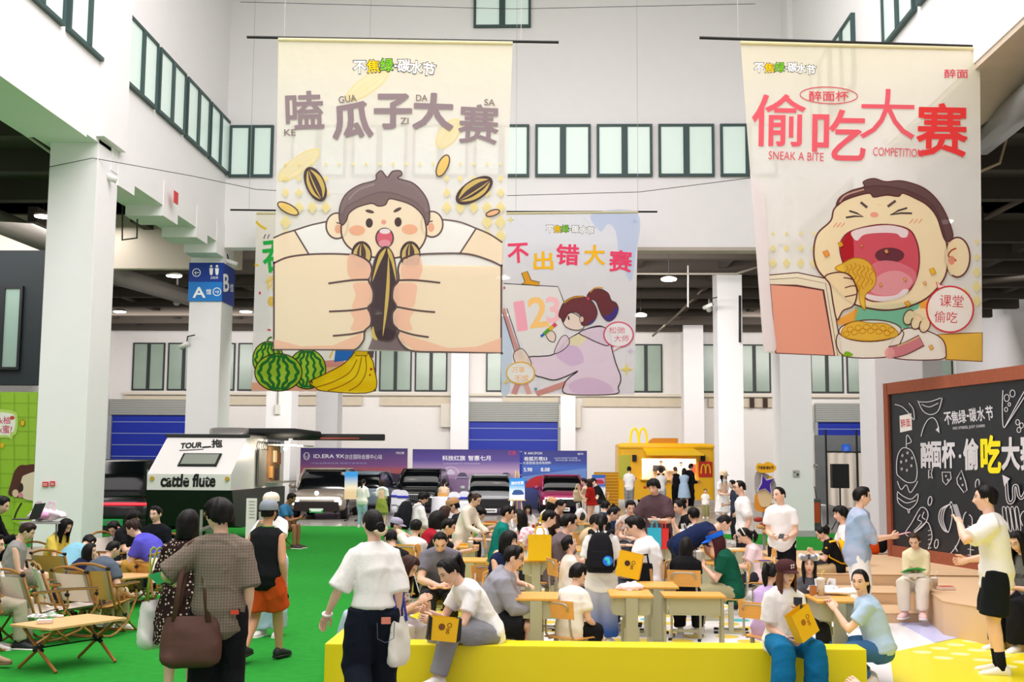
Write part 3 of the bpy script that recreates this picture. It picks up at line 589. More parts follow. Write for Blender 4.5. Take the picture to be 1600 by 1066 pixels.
ARM = {'hang': (.05, .04, -.5), 'table': (-.07, .34, -.26), 'tablew': (.04, .34, -.27), 'phone': (-.11, .29, -.14), 'up': (-.10, .30, .10), 'lap': (-.09, .26, -.38), 'knee': (-.04, .36, -.36),
       'eat': (-.12, .22, -.02), 'face': (-.12, .17, .04), 'waist': (-.06, .26, -.30), 'behind': (.0, -.10, -.44), 'fwd': (-.05, .48, -.10), 'swing': (.06, .22, -.46), 'back': (.06, -.2, -.44), 'bag': (.02, .10, -.40), 'out': (.22, .12, -.42)}
PLIST = []
def person(px, py, Y, az, label, pose='stand', hair='short', hc=HB, top='tee', tc='#f2f1ee', bot='trousers', bc='#1b1d22', fit='straight', shoe='#e9e6df', sole='#f4f2ee', arms=('hang', 'hang'), lean=4., curl=6., hp=8., hy=0., sex='m', g=1., sz=.42, fl=0., k=None,
           legs=None, skin=SKIN, curlh=.4, cap=None, glasses=None, tuck=False, sleeve=None, hem=None, pole=((.5, -1, -.4), (.5, -1, -.4)), handn=(None, None), child=False, extra=None, ponytail=None, bun=None, band=None, zt=None, hips=0., socks=None, twist=0.):
    P0 = PY(px, py, Y); ztop = P0.z if zt is None else zt
    H = {} ; az_r = math.radians(az); lo = Y > 15; vox = max(.0095, .0011 * Y) if Y < 20 else .02
    hs = 1.12 if child else 1.0
    def skel(k):
        J = {}; sh = (.152 if sex == 'm' else .132) * k * (1 + (g - 1) * .5); hipw = .088 * k; J['k'] = k
        if pose in ('stand', 'walk'): hz = fl + .925 * k
        else: hz = sz + fl + .085 * k
        p = v3(0, 0, hz); l = math.radians(lean); c = math.radians(curl); a0, a1, a2 = l - c * .6, l, l + c * .8
        d = lambda a: v3(0, math.sin(a), math.cos(a))
        J['pel'] = p; J['wai'] = p + d(a0) * .125 * k; J['che'] = J['wai'] + d(a1) * .2 * k; J['nek'] = J['che'] + d(a2) * .175 * k
        J['d0'], J['d1'], J['d2'] = d(a0), d(a1), d(a2); J['mid'] = J['nek'] - d(a2) * .055 * k
        na = a2 * .55 + math.radians(hp) * .45; J['hb'] = J['nek'] + d(na) * .06 * k; R = rz_(-math.radians(hy)) @ rx(-math.radians(hp)); J['R'] = R
        J['hc'] = J['hb'] + R @ v3(0, .018, .108) * k * hs; J['top'] = J['hc'] + R @ v3(0, -.01, .125) * k * hs
        J['top'][2] = max(J['top'][2], (J['hc'] + R @ v3(0, -.09, .07) * k * hs)[2])
        Tw = rz_(-math.radians(twist))
        for s, n in ((-1, 'l'), (1, 'r')):
            J['s' + n] = J['mid'] + Tw @ v3(s * sh, 0, 0) - J['d2'] * .034 * k
            t = arms[0 if s < 0 else 1]; t = ARM[t] if isinstance(t, str) else t
            tg = J['s' + n] + Tw @ (v3(s * t[0], t[1], t[2]) * k); po = pole[0 if s < 0 else 1]
            J['e' + n], J['w' + n] = ik(J['s' + n], tg, .285 * k, .245 * k, Tw @ (v3(po[0] * s, po[1], po[2])))
            J['h' + n] = p + v3(s * hipw, 0, -.02 * k)
            if legs is not None: f = legs[0 if s < 0 else 1]
            elif pose == 'stand': f = (.0, .02 * s, 0)
            elif pose == 'walk': f = (0, .22 * s, 0 if s > 0 else .09)
            elif pose == 'squat': f = (.05, .10, 0)
            else: f = (.02, .42, 0)
            tg = v3(s * (.095 * k + f[0] * k), f[1] * k, fl + .085 * k + f[2]);  kp = f[3] if len(f) > 3 else .0
            J['k' + n], J['a' + n] = ik(J['h' + n], tg, .42 * k, .405 * k, v3(s * (.12 + kp), 1, .25 if pose in ('stand', 'walk') else 1.0))
        return J
    if k is None:
        J = skel(1.); base = fl if pose in ('stand', 'walk') else sz + fl; k = (ztop - base) / (J['top'][2] - base)
    J = skel(k); off = rz_(-az_r) @ J['top']; loc = (P0.x - off[0], P0.y - off[1], 0.)
    PLIST.append((round(k, 2), label))
    sd = hash((round(px), round(py))) % 9999
    root_m = []; mb = MB()
    fem = sex == 'f'; gg = g * k
    TR = [((.135, .10), -.075), ((.162 if fem else .152, .116), .0), ((.124 if fem else .138, .102), .125), ((.136 if fem else .150, .108), .31), ((.132 if fem else .148, .095), .42), ((.078, .066), .49)]
    def spine(u):      # metres above pelvis along the back
        if u < .125: return J['pel'] + J['d0'] * u * k
        if u < .325: return J['wai'] + J['d1'] * (u - .125) * k
        return J['che'] + J['d2'] * (u - .325) * k
    def torso(m, grow=0., u0=-.075, u1=.49, flare=0., gy=0.):
        us = [u0] + [u for _, u in TR if u0 + .02 < u < u1 - .02] + [u1]; rs = []
        for u in us:
            r0 = np.interp(u, [q[1] for q in TR], [q[0][0] for q in TR]); r1 = np.interp(u, [q[1] for q in TR], [q[0][1] for q in TR]); e = max(0, (.2 - u)) * flare
            rs.append((r0 * gg + grow + e, r1 * gg * (1 + (g - 1) * .8) + grow + e * .55 + gy))
        m.tube([spine(u) for u in us], rs, 0, 20, (1, 0, 0), True, .45)
    torso(mb)
    mb.tube([J['nek'] - J['d2'] * .05 * k, J['nek'] + (J['hb'] - J['nek']) * .5, J['hc'] - J['R'] @ v3(0, .012, .05) * k], [.072 * k, .053 * k, .052 * k], 0, 12, round_=.4)
    fat = 1 + (g - 1) * .8; fa = .9 if fem else 1.
    for n, s in (('l', -1), ('r', 1)):
        S_, E, W = J['s' + n], J['e' + n], J['w' + n]
        mb.tube([J['nek'] * .55 + S_ * .45 - J['d2'] * .01 * k, S_, S_ + (E - S_) * .35, S_ + (E - S_) * .75, E, E + (W - E) * .3, E + (W - E) * .75, W], [q * k * fat * fa for q in (.052, .052, .050, .044, .040, .042, .032, .026)], 0, 12, round_=.5)
        Hh, K, A = J['h' + n], J['k' + n], J['a' + n]
        mb.tube([Hh + (Hh - K) * .05, Hh + (K - Hh) * .3, Hh + (K - Hh) * .7, K, K + (A - K) * .28, K + (A - K) * .65, A], [q * k * fat * (1.03 if fem else 1) for q in (.092, .088, .068, .056, .056, .044, .036)], 0, 14, round_=.4)
    fds = {}
    for n, s in (('l', -1), ('r', 1)):
        kn = J['k' + n] - J['h' + n]; fd = v3(s * .18, 1, 0) if pose in ('stand', 'walk') else nz(v3(kn[0], max(kn[1], .2), 0)) + v3(s * .1, 0, 0); fds[n] = fd
        foot(mb, J['a' + n], fd, k)
    V, FA, N = fuse(mb, vox, 3); full = MB(); full.add(V, FA, 0)
    hv, hf, hm = HEADS[1 if lo else 0]; full.add((hv * k * hs * (.97 if fem else 1)) @ J['R'].T + J['hc'], hf, hm)
    for i, (n, s) in enumerate((('l', -1), ('r', 1))):
        dW = nz(J['w' + n] - J['e' + n]); hn = handn[i]; t = arms[i]
        if hn is None: hn = v3(-s, .15, 0) if dW[2] < -.6 else (v3(-s * .45, .0, -1) if t in ('table', 'tablew', 'lap', 'knee', 'fwd') else v3(-s, .5, .2))
        hand(full, J['w' + n], dW, np.asarray(hn, float), s, k * (1. if not child else 1.05), curlh if np.isscalar(curlh) else curlh[i], not lo)
    root = full.build('person', [M(skin, .5, spec=.35, var=.04, vscale=9.), M('#c06a66', .45), M('#f3efec', .25), M('#120d0b', .3)], None, smooth=True, label=label, cat='person')
    root.location = loc; root.rotation_euler = (0, 0, -az_r)
    def shell(name, m, mat, amp=.006, f=1., sm=3):
        V, FA, N = fuse(m, vox, sm); V = V + N * (wob(V, amp * k, sd + len(name), f) + amp * .35)[:, None]; return mk(name, V, FA, [0] * len(FA), mat, root, True)
    # ---- clothes
    tm = tc if not isinstance(tc, str) else cloth(tc); bm_ = bc if not isinstance(bc, str) else cloth(bc)
    slv = sleeve if sleeve is not None else {'tee': .62, 'tank': 0., 'shirt': 1., 'half': .98, 'jacket': 1., 'dress': .9, 'loose': .8}.get(top, .62)
    gr = {'tee': .016, 'tank': .017, 'shirt': .016, 'half': .026, 'jacket': .03, 'dress': .022, 'loose': .028}.get(top, .016)
    m = MB(); hm_ = hem if hem is not None else (.035 if tuck else -.10 if top != 'jacket' else -.04)
    if top == 'dress' and pose in ('stand', 'walk'):
        torso(m, gr, -.05, .485); zb = hem if hem is not None else .42
        m.tube([J['pel'] + v3(0, 0, .14 * k), J['pel'], v3(0, .0, (J['pel'][2] + zb) / 2), v3(0, 0, zb)], [(.17 * k, .15 * k), (.2 * k, .165 * k), (.235 * k, .2 * k), (.25 * k, .22 * k)], 0, 24, (1, 0, 0), True, .1)
    else: torso(m, gr + (.008 if not tuck else 0), hm_, .478 if top == 'tank' else .490, .095 if not tuck else .03)
    for n, s in (('l', -1), ('r', 1)):
        S_, E, W = J['s' + n], J['e' + n], J['w' + n]; L = slv; q = gr * 1.15; r = [.06, .06, .056, .05, .045, .047, .036, .03]
        pts = [J['nek'] * .6 + S_ * .4 - J['d2'] * .012 * k, S_]; rr = [.069 * k * fat + q * .4, .061 * k * fat + q * .8]
        if L > 0:
            if slv <= 1.0 and top in ('tee', 'half', 'loose', 'dress', 'tank'):
                for u in (.3, .6, 1.): pts.append(S_ + (E - S_) * L * u); rr.append((.058 - .008 * u) * k * fat * fa + q * (1 + .5 * u))
            else:
                le = L if L > 1 else 1.92
                for u in (.35, .75, 1.): pts.append(S_ + (E - S_) * u); rr.append((.056 - .012 * u) * k * fat * fa + q)
                for u in (.3, .7, 1.): 
                    u *= le - 1; pts.append(E + (W - E) * u); rr.append((.046 - .016 * u) * k * fat * fa + q * .95)
        elif top == 'tank': pts[-1] = S_ + (E - S_) * .04; rr[-1] = .064 * k * fat; pts[0] = J['nek'] * .5 + S_ * .5 - J['d2'] * .01 * k
        m.tube(pts, rr, 0, 14, (0, 1, .2), True, .12)
    if top in ('jacket', 'half', 'shirt') or top == 'polo':
        m.tube([J['nek'] - J['d2'] * .03 * k, J['nek'] + J['d2'] * .03 * k], [.085 * k, .068 * k], 0, 14)
    if top == 'jacket' and sleeve is None: m.tube([J['nek'] + v3(-.085, -.0, .012) * k, J['nek'] + v3(-.05, -.085, -.0) * k, J['nek'] + v3(.05, -.085, 0) * k, J['nek'] + v3(.085, 0, .012) * k], [.03 * k, .05 * k, .05 * k, .03 * k], 0, 12, (0, 0, 1), True, .5)
    shirt = shell({'dress': 'dress', 'jacket': 'jacket', 'tank': 'tank_top'}.get(top, 'shirt'), m, tm, .006 if top != 'jacket' else .008)
    if top in ('tee', 'loose', 'tank', 'dress'):
        c = MB(); an = np.arange(25) * 2 * PI / 24; q = J['nek'] - J['d2'] * .004 * k; ba = np.cross(J['d2'], v3(1, 0, 0)) * -1
        c.tube([q + v3(1, 0, 0) * math.cos(a) * .073 * k + np.cross(v3(1, 0, 0), J['d2']) * math.sin(a) * .066 * k * -1 - J['d2'] * .018 * k * (math.sin(a) > 0) * abs(math.sin(a)) for a in an], .008 * k, 0, 6, tuple(J['d2'])); c.build('collar', tm, shirt, smooth=True)
    if top != 'dress' or pose not in ('stand', 'walk'):
        m = MB(); end = {'shorts': .85, 'trousers': 1.93, 'skirt': .95, 'crop': 1.6}[bot]; fw = {'slim': (.012, .014, .016), 'straight': (.016, .028, .036), 'wide': (.026, .05, .075), 'loose': (.03, .04, .045)}[fit]
        torso(m, .012 + hips, -.095, .10)
        if bot == 'skirt' and pose in ('stand', 'walk'):
            zb = hem if hem is not None and hem > .2 else .45; m.tube([J['pel'] + v3(0, 0, .1 * k), J['pel'], v3(0, 0, zb)], [(.15 * k, .12 * k), (.185 * k, .15 * k), (.25 * k, .22 * k)], 0, 24, (1, 0, 0), True, .1)
        else:
            for n, s in (('l', -1), ('r', 1)):
                Hh, K, A = J['h' + n], J['k' + n], J['a' + n]; ue = min(end, 1.)
                pts = [Hh + (Hh - K) * .08, Hh + (K - Hh) * .3 * ue, Hh + (K - Hh) * .65 * ue, Hh + (K - Hh) * ue]; rr = [.098 * k * fat + fw[0] * .6, .094 * k * fat + fw[0], .08 * k * fat + (fw[0] + fw[1]) / 2, (.086 - .026 * ue) * k * fat + fw[1]]
                if bot == 'shorts': rr = [rr[0], rr[1] + .004, .094 * k * fat + fw[1], .088 * k * fat + fw[1] * 1.3]
                if end > 1:
                    for u in (.35, .7, 1.):
                        u *= end - 1; pts.append(K + (A - K) * u); rr.append((.060 - .024 * u) * k * fat + fw[1] + (fw[2] - fw[1]) * u)
                m.tube(pts, rr, 0, 16, (1, 0, 0), True, .12)
        tro = shell({'shorts': 'shorts', 'skirt': 'skirt'}.get(bot, 'trousers'), m, bm_, .0065, .8)
    # ---- shoes
    if shoe:
        for n, s in (('l', -1), ('r', 1)):
            f = MB(); foot(f, J['a' + n] - v3(0, 0, .002), fds[n], k, .007, 0, 1, .012); f.build('shoe', [M(shoe, .6, bump=.1), M(sole, .6)], root, smooth=True)
            if socks: f = MB(); K, A = J['k' + n], J['a' + n]; f.tube([A + (K - A) * .36, A + (K - A) * .1, A - v3(0, 0, .02)], [.046 * k, .042 * k, .044 * k], 0, 14, round_=.2); f.build('sock', cloth(socks), root, smooth=True)
    # ---- hair, hats, glasses
    hk = k * hs; R = J['R']
    def on_head(m): m.v = [(q * hk) @ R.T + J['hc'] for q in m.v]; return m
    drop = nz(R.T @ v3(0, 0, -1) * .8 + v3(0, 0, -.2)); st = dict(HAIR[hair]); st['seed'] = sd
    hmesh = hair_mesh(st, drop, k, lo)
    if ponytail:
        z0, L, y1 = ponytail; b0 = v3(0, -.10, z0); hmesh.ball(b0, (.026, .026, .026)); tuft(hmesh, [b0, b0 + v3(0, -.05, .01), b0 + v3(0, -.07, 0) + drop * L * .4, b0 + v3(0, -.05, 0) + drop * L * .75, b0 + v3(0, -.04, 0) + drop * L], [.018, .03, .036, .03, .010])
    if bun: hmesh.ball((0, bun[0], bun[1]), (bun[2], bun[2] * .85, bun[2]), 0, 16, 12); hmesh.tube([(math.cos(a) * bun[2] * .75, bun[0] - .02, bun[1] + math.sin(a) * bun[2] * .75) for a in np.linspace(0, 6.28, 14)], .012)
    on_head(hmesh).build('hair', hairmat(hc), root, smooth=True)
    if band:
        m = MB(); m.tube([(math.cos(a) * .094, -.005 + .01 * math.sin(a), .02 + math.sin(a) * .118) for a in np.linspace(-.1, PI + .1, 16)], [(.009, .012)] * 16, 0, 8, (0, 1, 0)); on_head(m).build('headband', M(band, .6), root, smooth=True)
    if cap:
        cc, bd, kind = cap; m = MB(); mm = cloth(cc)
        prof = [(1.0, .03), (1.02, .06), (.97, .09), (.80, .118), (.5, .135), (.05, .142)]; V = []
        for rr, z in prof: V += [(math.cos(a) * .098 * rr, math.sin(a) * .118 * rr - .004, z) for a in np.arange(24) * 2 * PI / 24]
        if kind != 'visor': m.add(V, [(i * 24 + j, i * 24 + (j + 1) % 24, (i + 1) * 24 + (j + 1) % 24, (i + 1) * 24 + j) for i in range(5) for j in range(24)]); m.ball((0, 0, .142), .008)
        else: m.add(V[:72], [(i * 24 + j, i * 24 + (j + 1) % 24, (i + 1) * 24 + (j + 1) % 24, (i + 1) * 24 + j) for i in range(2) for j in range(24)])
        if kind == 'bucket': m.lathe((0, 0, 0), [(.1, .05), (.155, .01), (.15, .008), (.098, .045)], 0, 28)
        hat = on_head(m).build('cap' if kind != 'bucket' else 'hat', mm, root, smooth=True)
        if kind != 'bucket':
            m = MB(); aa = np.linspace(-1.05, 1.05, 15); sg = 1 if kind != 'back' else -1; V = [(math.sin(a) * .092, sg * math.cos(a) * .105, .038 + .01 * math.cos(a)) for a in aa] + [(math.sin(a) * .092 * 1.02, sg * (math.cos(a) * .105 + .085 * math.cos(a * 1.35)), .030 - .02 * abs(math.sin(a))) for a in aa]
            V = V + [(x, y, z - .005) for x, y, z in V]; m.add(V, [(i, i + 1, 16 + i, 15 + i) for i in range(14)] + [(30 + i, 45 + i, 46 + i, 31 + i) for i in range(14)] + [(15 + i, 16 + i, 46 + i, 45 + i) for i in range(14)]); on_head(m).build('brim', cloth(bd), hat)
    if glasses:
        m = MB()
        for s in (-1, 1): m.tube([(s * .032 + math.cos(a) * .022, .098 - abs(math.cos(a)) * .002 - (.004 if math.cos(a) * s > 0 else 0), .006 + math.sin(a) * .017) for a in np.linspace(0, 6.28, 15)], .0022, 0, 6, (0, 1, 0)); m.tube([(s * .054, .093, .008), (s * .077, .05, .008), (s * .079, -.01, .004)], .002, 0, 6)
        m.tube([(-.011, .103, .009), (.011, .103, .009)], .0022, 0, 6); on_head(m).build('glasses', M(glasses, .3), root, smooth=True)
    Wm = Matrix.Translation(loc) @ Matrix.Rotation(-az_r, 4, 'Z')
    class Q: pass
    o = Q(); o.root = root; o.J = J; o.k = k; o.W = lambda p: Wm @ Vector(p); o.az = az; o.spine = spine; o.R = R; o.hk = hk; o.shirt = shirt; o.head = lambda p: Wm @ Vector(R @ (np.asarray(p, float) * hk) + J['hc'])
    o.hand = lambda n, f=.07, q=0.: Wm @ Vector(J['w' + n] + nz(J['w' + n] - J['e' + n]) * f * k + v3(0, 0, q)); o.loc = loc; o.label = label; o.sz = sz + fl; o.pose = pose
    return o
# ================================================================ furniture
WOODT = pattern('wood', '#d99a3c', '#eebb62', 3., .35); PLY = pattern('wood', '#dd9c48', '#efb668', 3., .4); LEG = M('#b4b396', .5, .1); RUB = M('#1a1a1a', .7)
def school_desk(h=.74, wd=.60, dp=.42):
    t = thing('school_desk', 'x', 'desk')
    b = MB(); b.box((0, 0, h - .011), (wd, dp, .022), 0, 0, None, .006); b.build('top', WOODT, t)
    b = MB(); b.box((0, 0, h - .18), (wd - .10, dp - .06, .014)); b.box((0, dp / 2 - .04, h - .10), (wd - .10, .012, .17))
    for s in (-1, 1):
        pr = [(s * (wd / 2 - .045), -dp / 2 + .03, h - .022), (s * (wd / 2 - .045), dp / 2 - .03, h - .022)] + [(s * (wd / 2 - .045), dp / 2 - .03 - .04 * (1 - math.cos(a)), h - .15 - .04 * math.sin(a)) for a in (0, .5, 1., 1.57)] + [(s * (wd / 2 - .045), -dp / 2 + .03 + .04 * (1 - math.cos(a)), h - .15 - .04 * math.sin(a)) for a in (1.57, 1., .5, 0)]
        b.prism(pr, (s * .014, 0, 0))
    b.build('book_box', LEG, t)
    for s in (-1, 1):
        x = s * (wd / 2 - .018); l = MB(); l.box((x, 0, h * .62), (.034, .115, h * .70), 0, 0, None, .008); l.box((x - s * .004, 0, h * .30), (.028, .145, h * .56), 0, 0, None, .006); l.box((x, 0, .022), (.04, dp - .02, .036), 0, 0, None, .01)
        for z in np.arange(.10, h * .52, .038):
            for y in (-.052, .052): l.tube([(x + s * .005, y, z), (x + s * .0115, y, z)], .0065, 1, 8)
        for y in (-dp / 2 + .03, dp / 2 - .03): l.box((x, y, .008), (.045, .05, .016), 1)
        l.build('leg', [LEG, RUB], t)
    b = MB(); b.box((0, .05, .14), (wd - .05, .03, .05)); b.build('foot_rail', LEG, t); return t
def school_chair(h=.42):
    t = thing('school_chair', 'x', 'chair')
    b = MB(); V = []
    for i in range(9):
        for j in range(9):
            x, y = -.19 + .38 * i / 8, -.18 + .36 * j / 8; V.append((x * (1 - .06 * (j == 8)), y, h - .012 * math.cos(x / .19 * 1.4) * (y > -.12) + (.0 if y < .13 else -.012)))
    n = 81; b.add(V + [(x, y, z - .014) for x, y, z in V], [(i * 9 + j, (i + 1) * 9 + j, (i + 1) * 9 + j + 1, i * 9 + j + 1) for i in range(8) for j in range(8)] + [(n + i * 9 + j + 1, n + (i + 1) * 9 + j + 1, n + (i + 1) * 9 + j, n + i * 9 + j) for i in range(8) for j in range(8)] + [(i, i + 1, n + i + 1, n + i) for i in range(8)] + [(72 + i + 1, 72 + i, n + 72 + i, n + 72 + i + 1) for i in range(8)] + [(i * 9 + 9, i * 9, n + i * 9, n + i * 9 + 9) for i in range(8)] + [(i * 9 + 8, i * 9 + 17, n + i * 9 + 17, n + i * 9 + 8) for i in range(8)])
    b.build('seat', PLY, t, smooth=False)
    b = MB(); P = [(-.19 + .38 * i / 10, -.205 - .025 * math.cos((i / 10 - .5) * 2.6)) for i in range(11)]; q = [(x, y) for x, y in P] + [(x, y - .013) for x, y in P[::-1]]
    b.prism([(x, y, h + .20) for x, y in q], (0, -.018, .185)); b.build('backrest', PLY, t)
    b = MB()
    for s in (-1, 1): b.tube([(s * .135, -.222, h + .30), (s * .145, -.215, h + .12), (s * .15, -.20, h + .03), (s * .15, -.15, h - .028), (s * .15, .12, h - .03)], .0115, 0, 8)
    b.tube([(-.135, -.245, h + .29), (-.13, -.248, h + .335), (-.09, -.25, h + .355), (.09, -.25, h + .355), (.13, -.248, h + .335), (.135, -.245, h + .29)], .0115, 0, 8); b.box((0, -.02, h - .03), (.3, .04, .02)); b.build('frame', M('#b5b1a3', .35, .5), t, smooth=True)
    for s in (-1, 1):
        l = MB(); l.box((s * .165, -.02, h * .5), (.022, .06, h - .06), 0, 0, None, .005); l.box((s * .165, -.02, .02), (.028, .40, .03), 0, 0, None, .008)
        for y in (-.2, .16): l.box((s * .165, y, .018), (.036, .05, .036), 1)
        l.build('leg', [LEG, RUB], t)
    b = MB(); b.box((0, -.02, .10), (.32, .025, .03)); b.build('cross_bar', LEG, t); return t
CW = pattern('wood', '#8d5f2c', '#c08f4e', 3., .45); CANV = M('#d9cbb0', .9, bump=.1, bscale=80.)
def camp_chair(canvas='#e6dccb'):
    t = thing('camp_chair', 'x', 'chair'); cv = M(canvas, .9, bump=.15, bscale=90., var=.05)
    V = [];
    for i in range(9):
        for j in range(9): x, y = -.24 + .48 * i / 8, -.21 + .44 * j / 8; V.append((x, y, .345 + .05 * (j / 8) - .03 * (1 - (x / .24) ** 2)))
    b = MB(); g = [(i * 9 + j, (i + 1) * 9 + j, (i + 1) * 9 + j + 1, i * 9 + j + 1) for i in range(8) for j in range(8)]; b.add(V, g); b.add([(x, y, z - .012) for x, y, z in V], [f[::-1] for f in g]); b.build('seat', cv, t, smooth=True)
    b = MB(); V = [(-.25 + .5 * i / 8, -.24 - .12 * j / 8 - .035 * (1 - ((i - 4) / 4) ** 2), .42 + .33 * j / 8) for i in range(9) for j in range(9)]; b.add(V, g); b.add([(x, y - .014, z) for x, y, z in V], [f[::-1] for f in g]); bk = b.build('backrest', cv, t, smooth=True)
    for x0 in (-.25, .205):
        b = MB(); V = [(x0 + .045 * i, -.243 - .12 * j / 8 - .02, .42 + .33 * j / 8) for i in range(2) for j in range(9)]; b.add(V, [(j, 9 + j, 10 + j, j + 1) for j in range(8)]); b.build('side_sleeve', M('#b3a789', .9), bk)
    b = MB(); b.tube([(-.27, -.375, .77), (-.2, -.385, .80), (-.1, -.395, .825), (0, -.4, .83), (.1, -.395, .825), (.2, -.385, .80), (.27, -.375, .77)], [(.012, .016)] * 7, 0, 8, (0, 1, 0)); b.build('top_rail', CW, t, smooth=True)
    for s in (-1, 1):
        b = MB(); b.box((s * .275, .0, .575), (.055, .48, .022), 0, 0, None, .009); b.box((s * .275, .0, .588), (.05, .44, .006), 1); b.build('armrest', [CW, M('#574636', .7)], t)
        f = MB(); f.tube([(s * .265, -.375, .79), (s * .265, -.21, .36), (s * .265, -.15, .30)], .014, 0, 8); f.tube([(s * .275, .2, .57), (s * .275, .22, .40), (s * .27, .05, .13), (s * .27, -.18, .035), (s * .27, -.30, .02)], .013, 0, 8); f.tube([(s * .275, -.2, .57), (s * .27, -.12, .34), (s * .265, .12, .12), (s * .265, .26, .02)], .013, 0, 8)
        for p in ((s * .27, .0, .23), (s * .275, .2, .52), (s * .265, -.375, .78)): f.cyl((p[0] - .02, p[1], p[2]), (p[0] + .02, p[1], p[2]), .02, 1)
        f.build('leg', [CW, RUB], t, smooth=True)
    for y, z in ((-.3, .02), (.26, .02), (-.18, .32), (.22, .40)): MB().tube([(-.27, y, z), (.27, y, z)], .012).build('cross_bar', CW, t, smooth=True)
    return t
def camp_table(L=.92, D=.58, h=.43):
    t = thing('camp_table', 'x', 'table'); b = MB()
    for i in range(14): b.box((0, -D / 2 + D * (i + .5) / 14, h - .01), (L, D / 14 - .004, .02))
    b.build('table_top', pattern('wood', '#d9a468', '#ecc28c', 2.5, .45), t)
    for s in (-1, 1):
        for q in (-1, 1):
            l = MB(); l.tube([(s * L * .38, q * D * .42, h - .02), (s * L * .38 + q * s * .012, 0, h * .5), (s * L * .38, -q * D * .46, .012)], .016, 0, 8); l.tube([(s * L * .38, q * D * .1, h * .56), (s * L * .38, -q * D * .1, h * .44)], .021, 1, 8); l.build('leg', [pattern('wood', '#8a5326', '#b9783f', 3., .45), RUB], t)
        b = MB(); b.cyl((s * L * .38 - .03, 0, h * .5), (s * L * .38 + .03, 0, h * .5), .025); b.build('hub', RUB, t)
    b = MB(); b.cyl((-L * .38, 0, h * .5), (L * .38, 0, h * .5), .008); b.build('stretcher', RUB, t); return t
DK, CH = [], []
D0 = C0 = None
def desk(px, py, deg, label, z=.74):
    global D0
    p = PZ(px, py, z); p.z = 0
    if D0 is None: o = D0 = school_desk(); o['label'] = label; o['group'] = 'wooden school desks'; o.location = p; o.rotation_euler = (0, 0, math.radians(deg))
    else: o = dup(D0, p, math.radians(deg), label, 'wooden school desks')
    DK.append(o); return o
def chair(px, py, deg, label, z=.80, fl=0.):
    """placed by the middle of the backrest top; deg = way the sitter faces, clockwise from away"""
    global C0
    p = PZ(px, py, z + fl); a = math.radians(deg); p = p + Vector((math.sin(a), math.cos(a), 0)) * .22; p.z = fl
    if C0 is None: o = C0 = school_chair(); o['label'] = label; o['group'] = 'plywood school chairs'; o.location = p; o.rotation_euler = (0, 0, -a)
    else: o = dup(C0, p, -a, label, 'plywood school chairs')
    CH.append(o); return o
desk(838, 930, 90, 'school desk the man in the grey jacket leans on')
desk(984, 926, 90, 'school desk at the front with a pink and white bag on it')
desk(1082, 928, 180, 'front school desk turned to show its open book box')
desk(1300, 934, 90, 'school desk at the right end covered with white plastic bags')
desk(1188, 873, 90, 'empty school desk before the standing man in a white tee and black trousers')
desk(1099, 877, 90, 'school desk between the women in black and dark green')
desk(736, 874, 90, 'school desk beside the man in the grey tee resting his arms')
desk(726, 853, 90, 'school desk the man in the black polo reaches over')
desk(838, 873, 90, 'school desk with the yellow paper bag standing on it')
desk(828, 855, 90, 'school desk just behind the standing yellow paper bag')
desk(1025, 913, 90, 'school desk left of the woman in black with long hair')
desk(1042, 853, 90, 'empty school desk behind the seated boy in white')
desk(1020, 838, 90, 'school desk holding the food tray and sauce cups'); desk(1072, 838, 90, 'school desk with the white and navy lunch bag')
desk(1150, 858, 90, 'school desk the little girl in pink writes on')
desk(768, 818, 90, 'school desk beside the woman in the cream blouse'); desk(768, 829, 90, 'far school desk with orange food on it near the blouse')
desk(842, 829, 90, 'school desk behind the long-haired woman with white bags'); desk(820, 838, 90, 'school desk next to the tall white carrier bags')
desk(925, 836, 90, 'school desk strewn with food boxes before the man in the taupe tee'); desk(905, 858, 90, 'school desk beside the small boy in white')
desk(950, 822, 90, 'school desk with red food boxes beyond the taupe shirt'); desk(908, 818, 90, 'school desk holding the tall white carrier bag'); desk(1110, 826, 90, 'school desk by the boy in the patterned shirt')
chair(1218, 848, 180, 'empty school chair behind the desk before the standing man')
chair(757, 893, 275, 'school chair beside the man in the grey tee')
chair(870, 880, 275, 'school chair right of the standing yellow paper bag')
chair(1003, 880, 270, 'school chair with a black backpack hung on it')
# folding camp furniture on the turf
K0 = K1 = None
def cchair(px, py, deg, label, tan=False, z=.79):
    """placed by the middle of its top rail"""
    global K0, K1
    p = PZ(px, py, z); a = math.radians(deg); p = p + Vector((math.sin(a), math.cos(a), 0)) * .38; p.z = .01
    src = K1 if tan else K0
    if src is None:
        o = camp_chair('#d0a455' if tan else '#e9dfd0')
        if tan: K1 = o
        else: K0 = o
        o['label'] = label; o['group'] = 'folding camp chairs on the turf'; o.location = p; o.rotation_euler = (0, 0, -a)
    else: o = dup(src, p, -a, label, 'folding camp chairs on the turf')
    return o
cchair(136, 888, 12, 'tan camp chair with curved wooden rail, empty, seen from behind', True)
cchair(62, 897, 62, 'cream camp chair left of the empty tan one', False, .74)
cchair(8, 925, 28, 'cream camp chair at the left edge behind the slatted table', False, .60)
T0 = None
def ctable(px, py, deg, label, h=.43):
    global T0
    p = PZ(px, py, h); p.z = .01
    if T0 is None: T0 = camp_table(); o = T0; o.location = p; o.rotation_euler = (0, 0, math.radians(deg)); o['label'] = label; o['group'] = 'folding slatted camp tables'; return o
    return dup(T0, p, math.radians(deg), label, 'folding slatted camp tables')
ctable(109, 972, 62, 'slatted camp table in the left foreground with napkins and a food tray')
ctable(214, 899, 60, 'camp table with a white bag right of the man in slate')
ctable(12, 880, 10, 'camp table at the left edge before the man in white')
ctable(100, 858, 70, 'camp table between the women in yellow and grey')
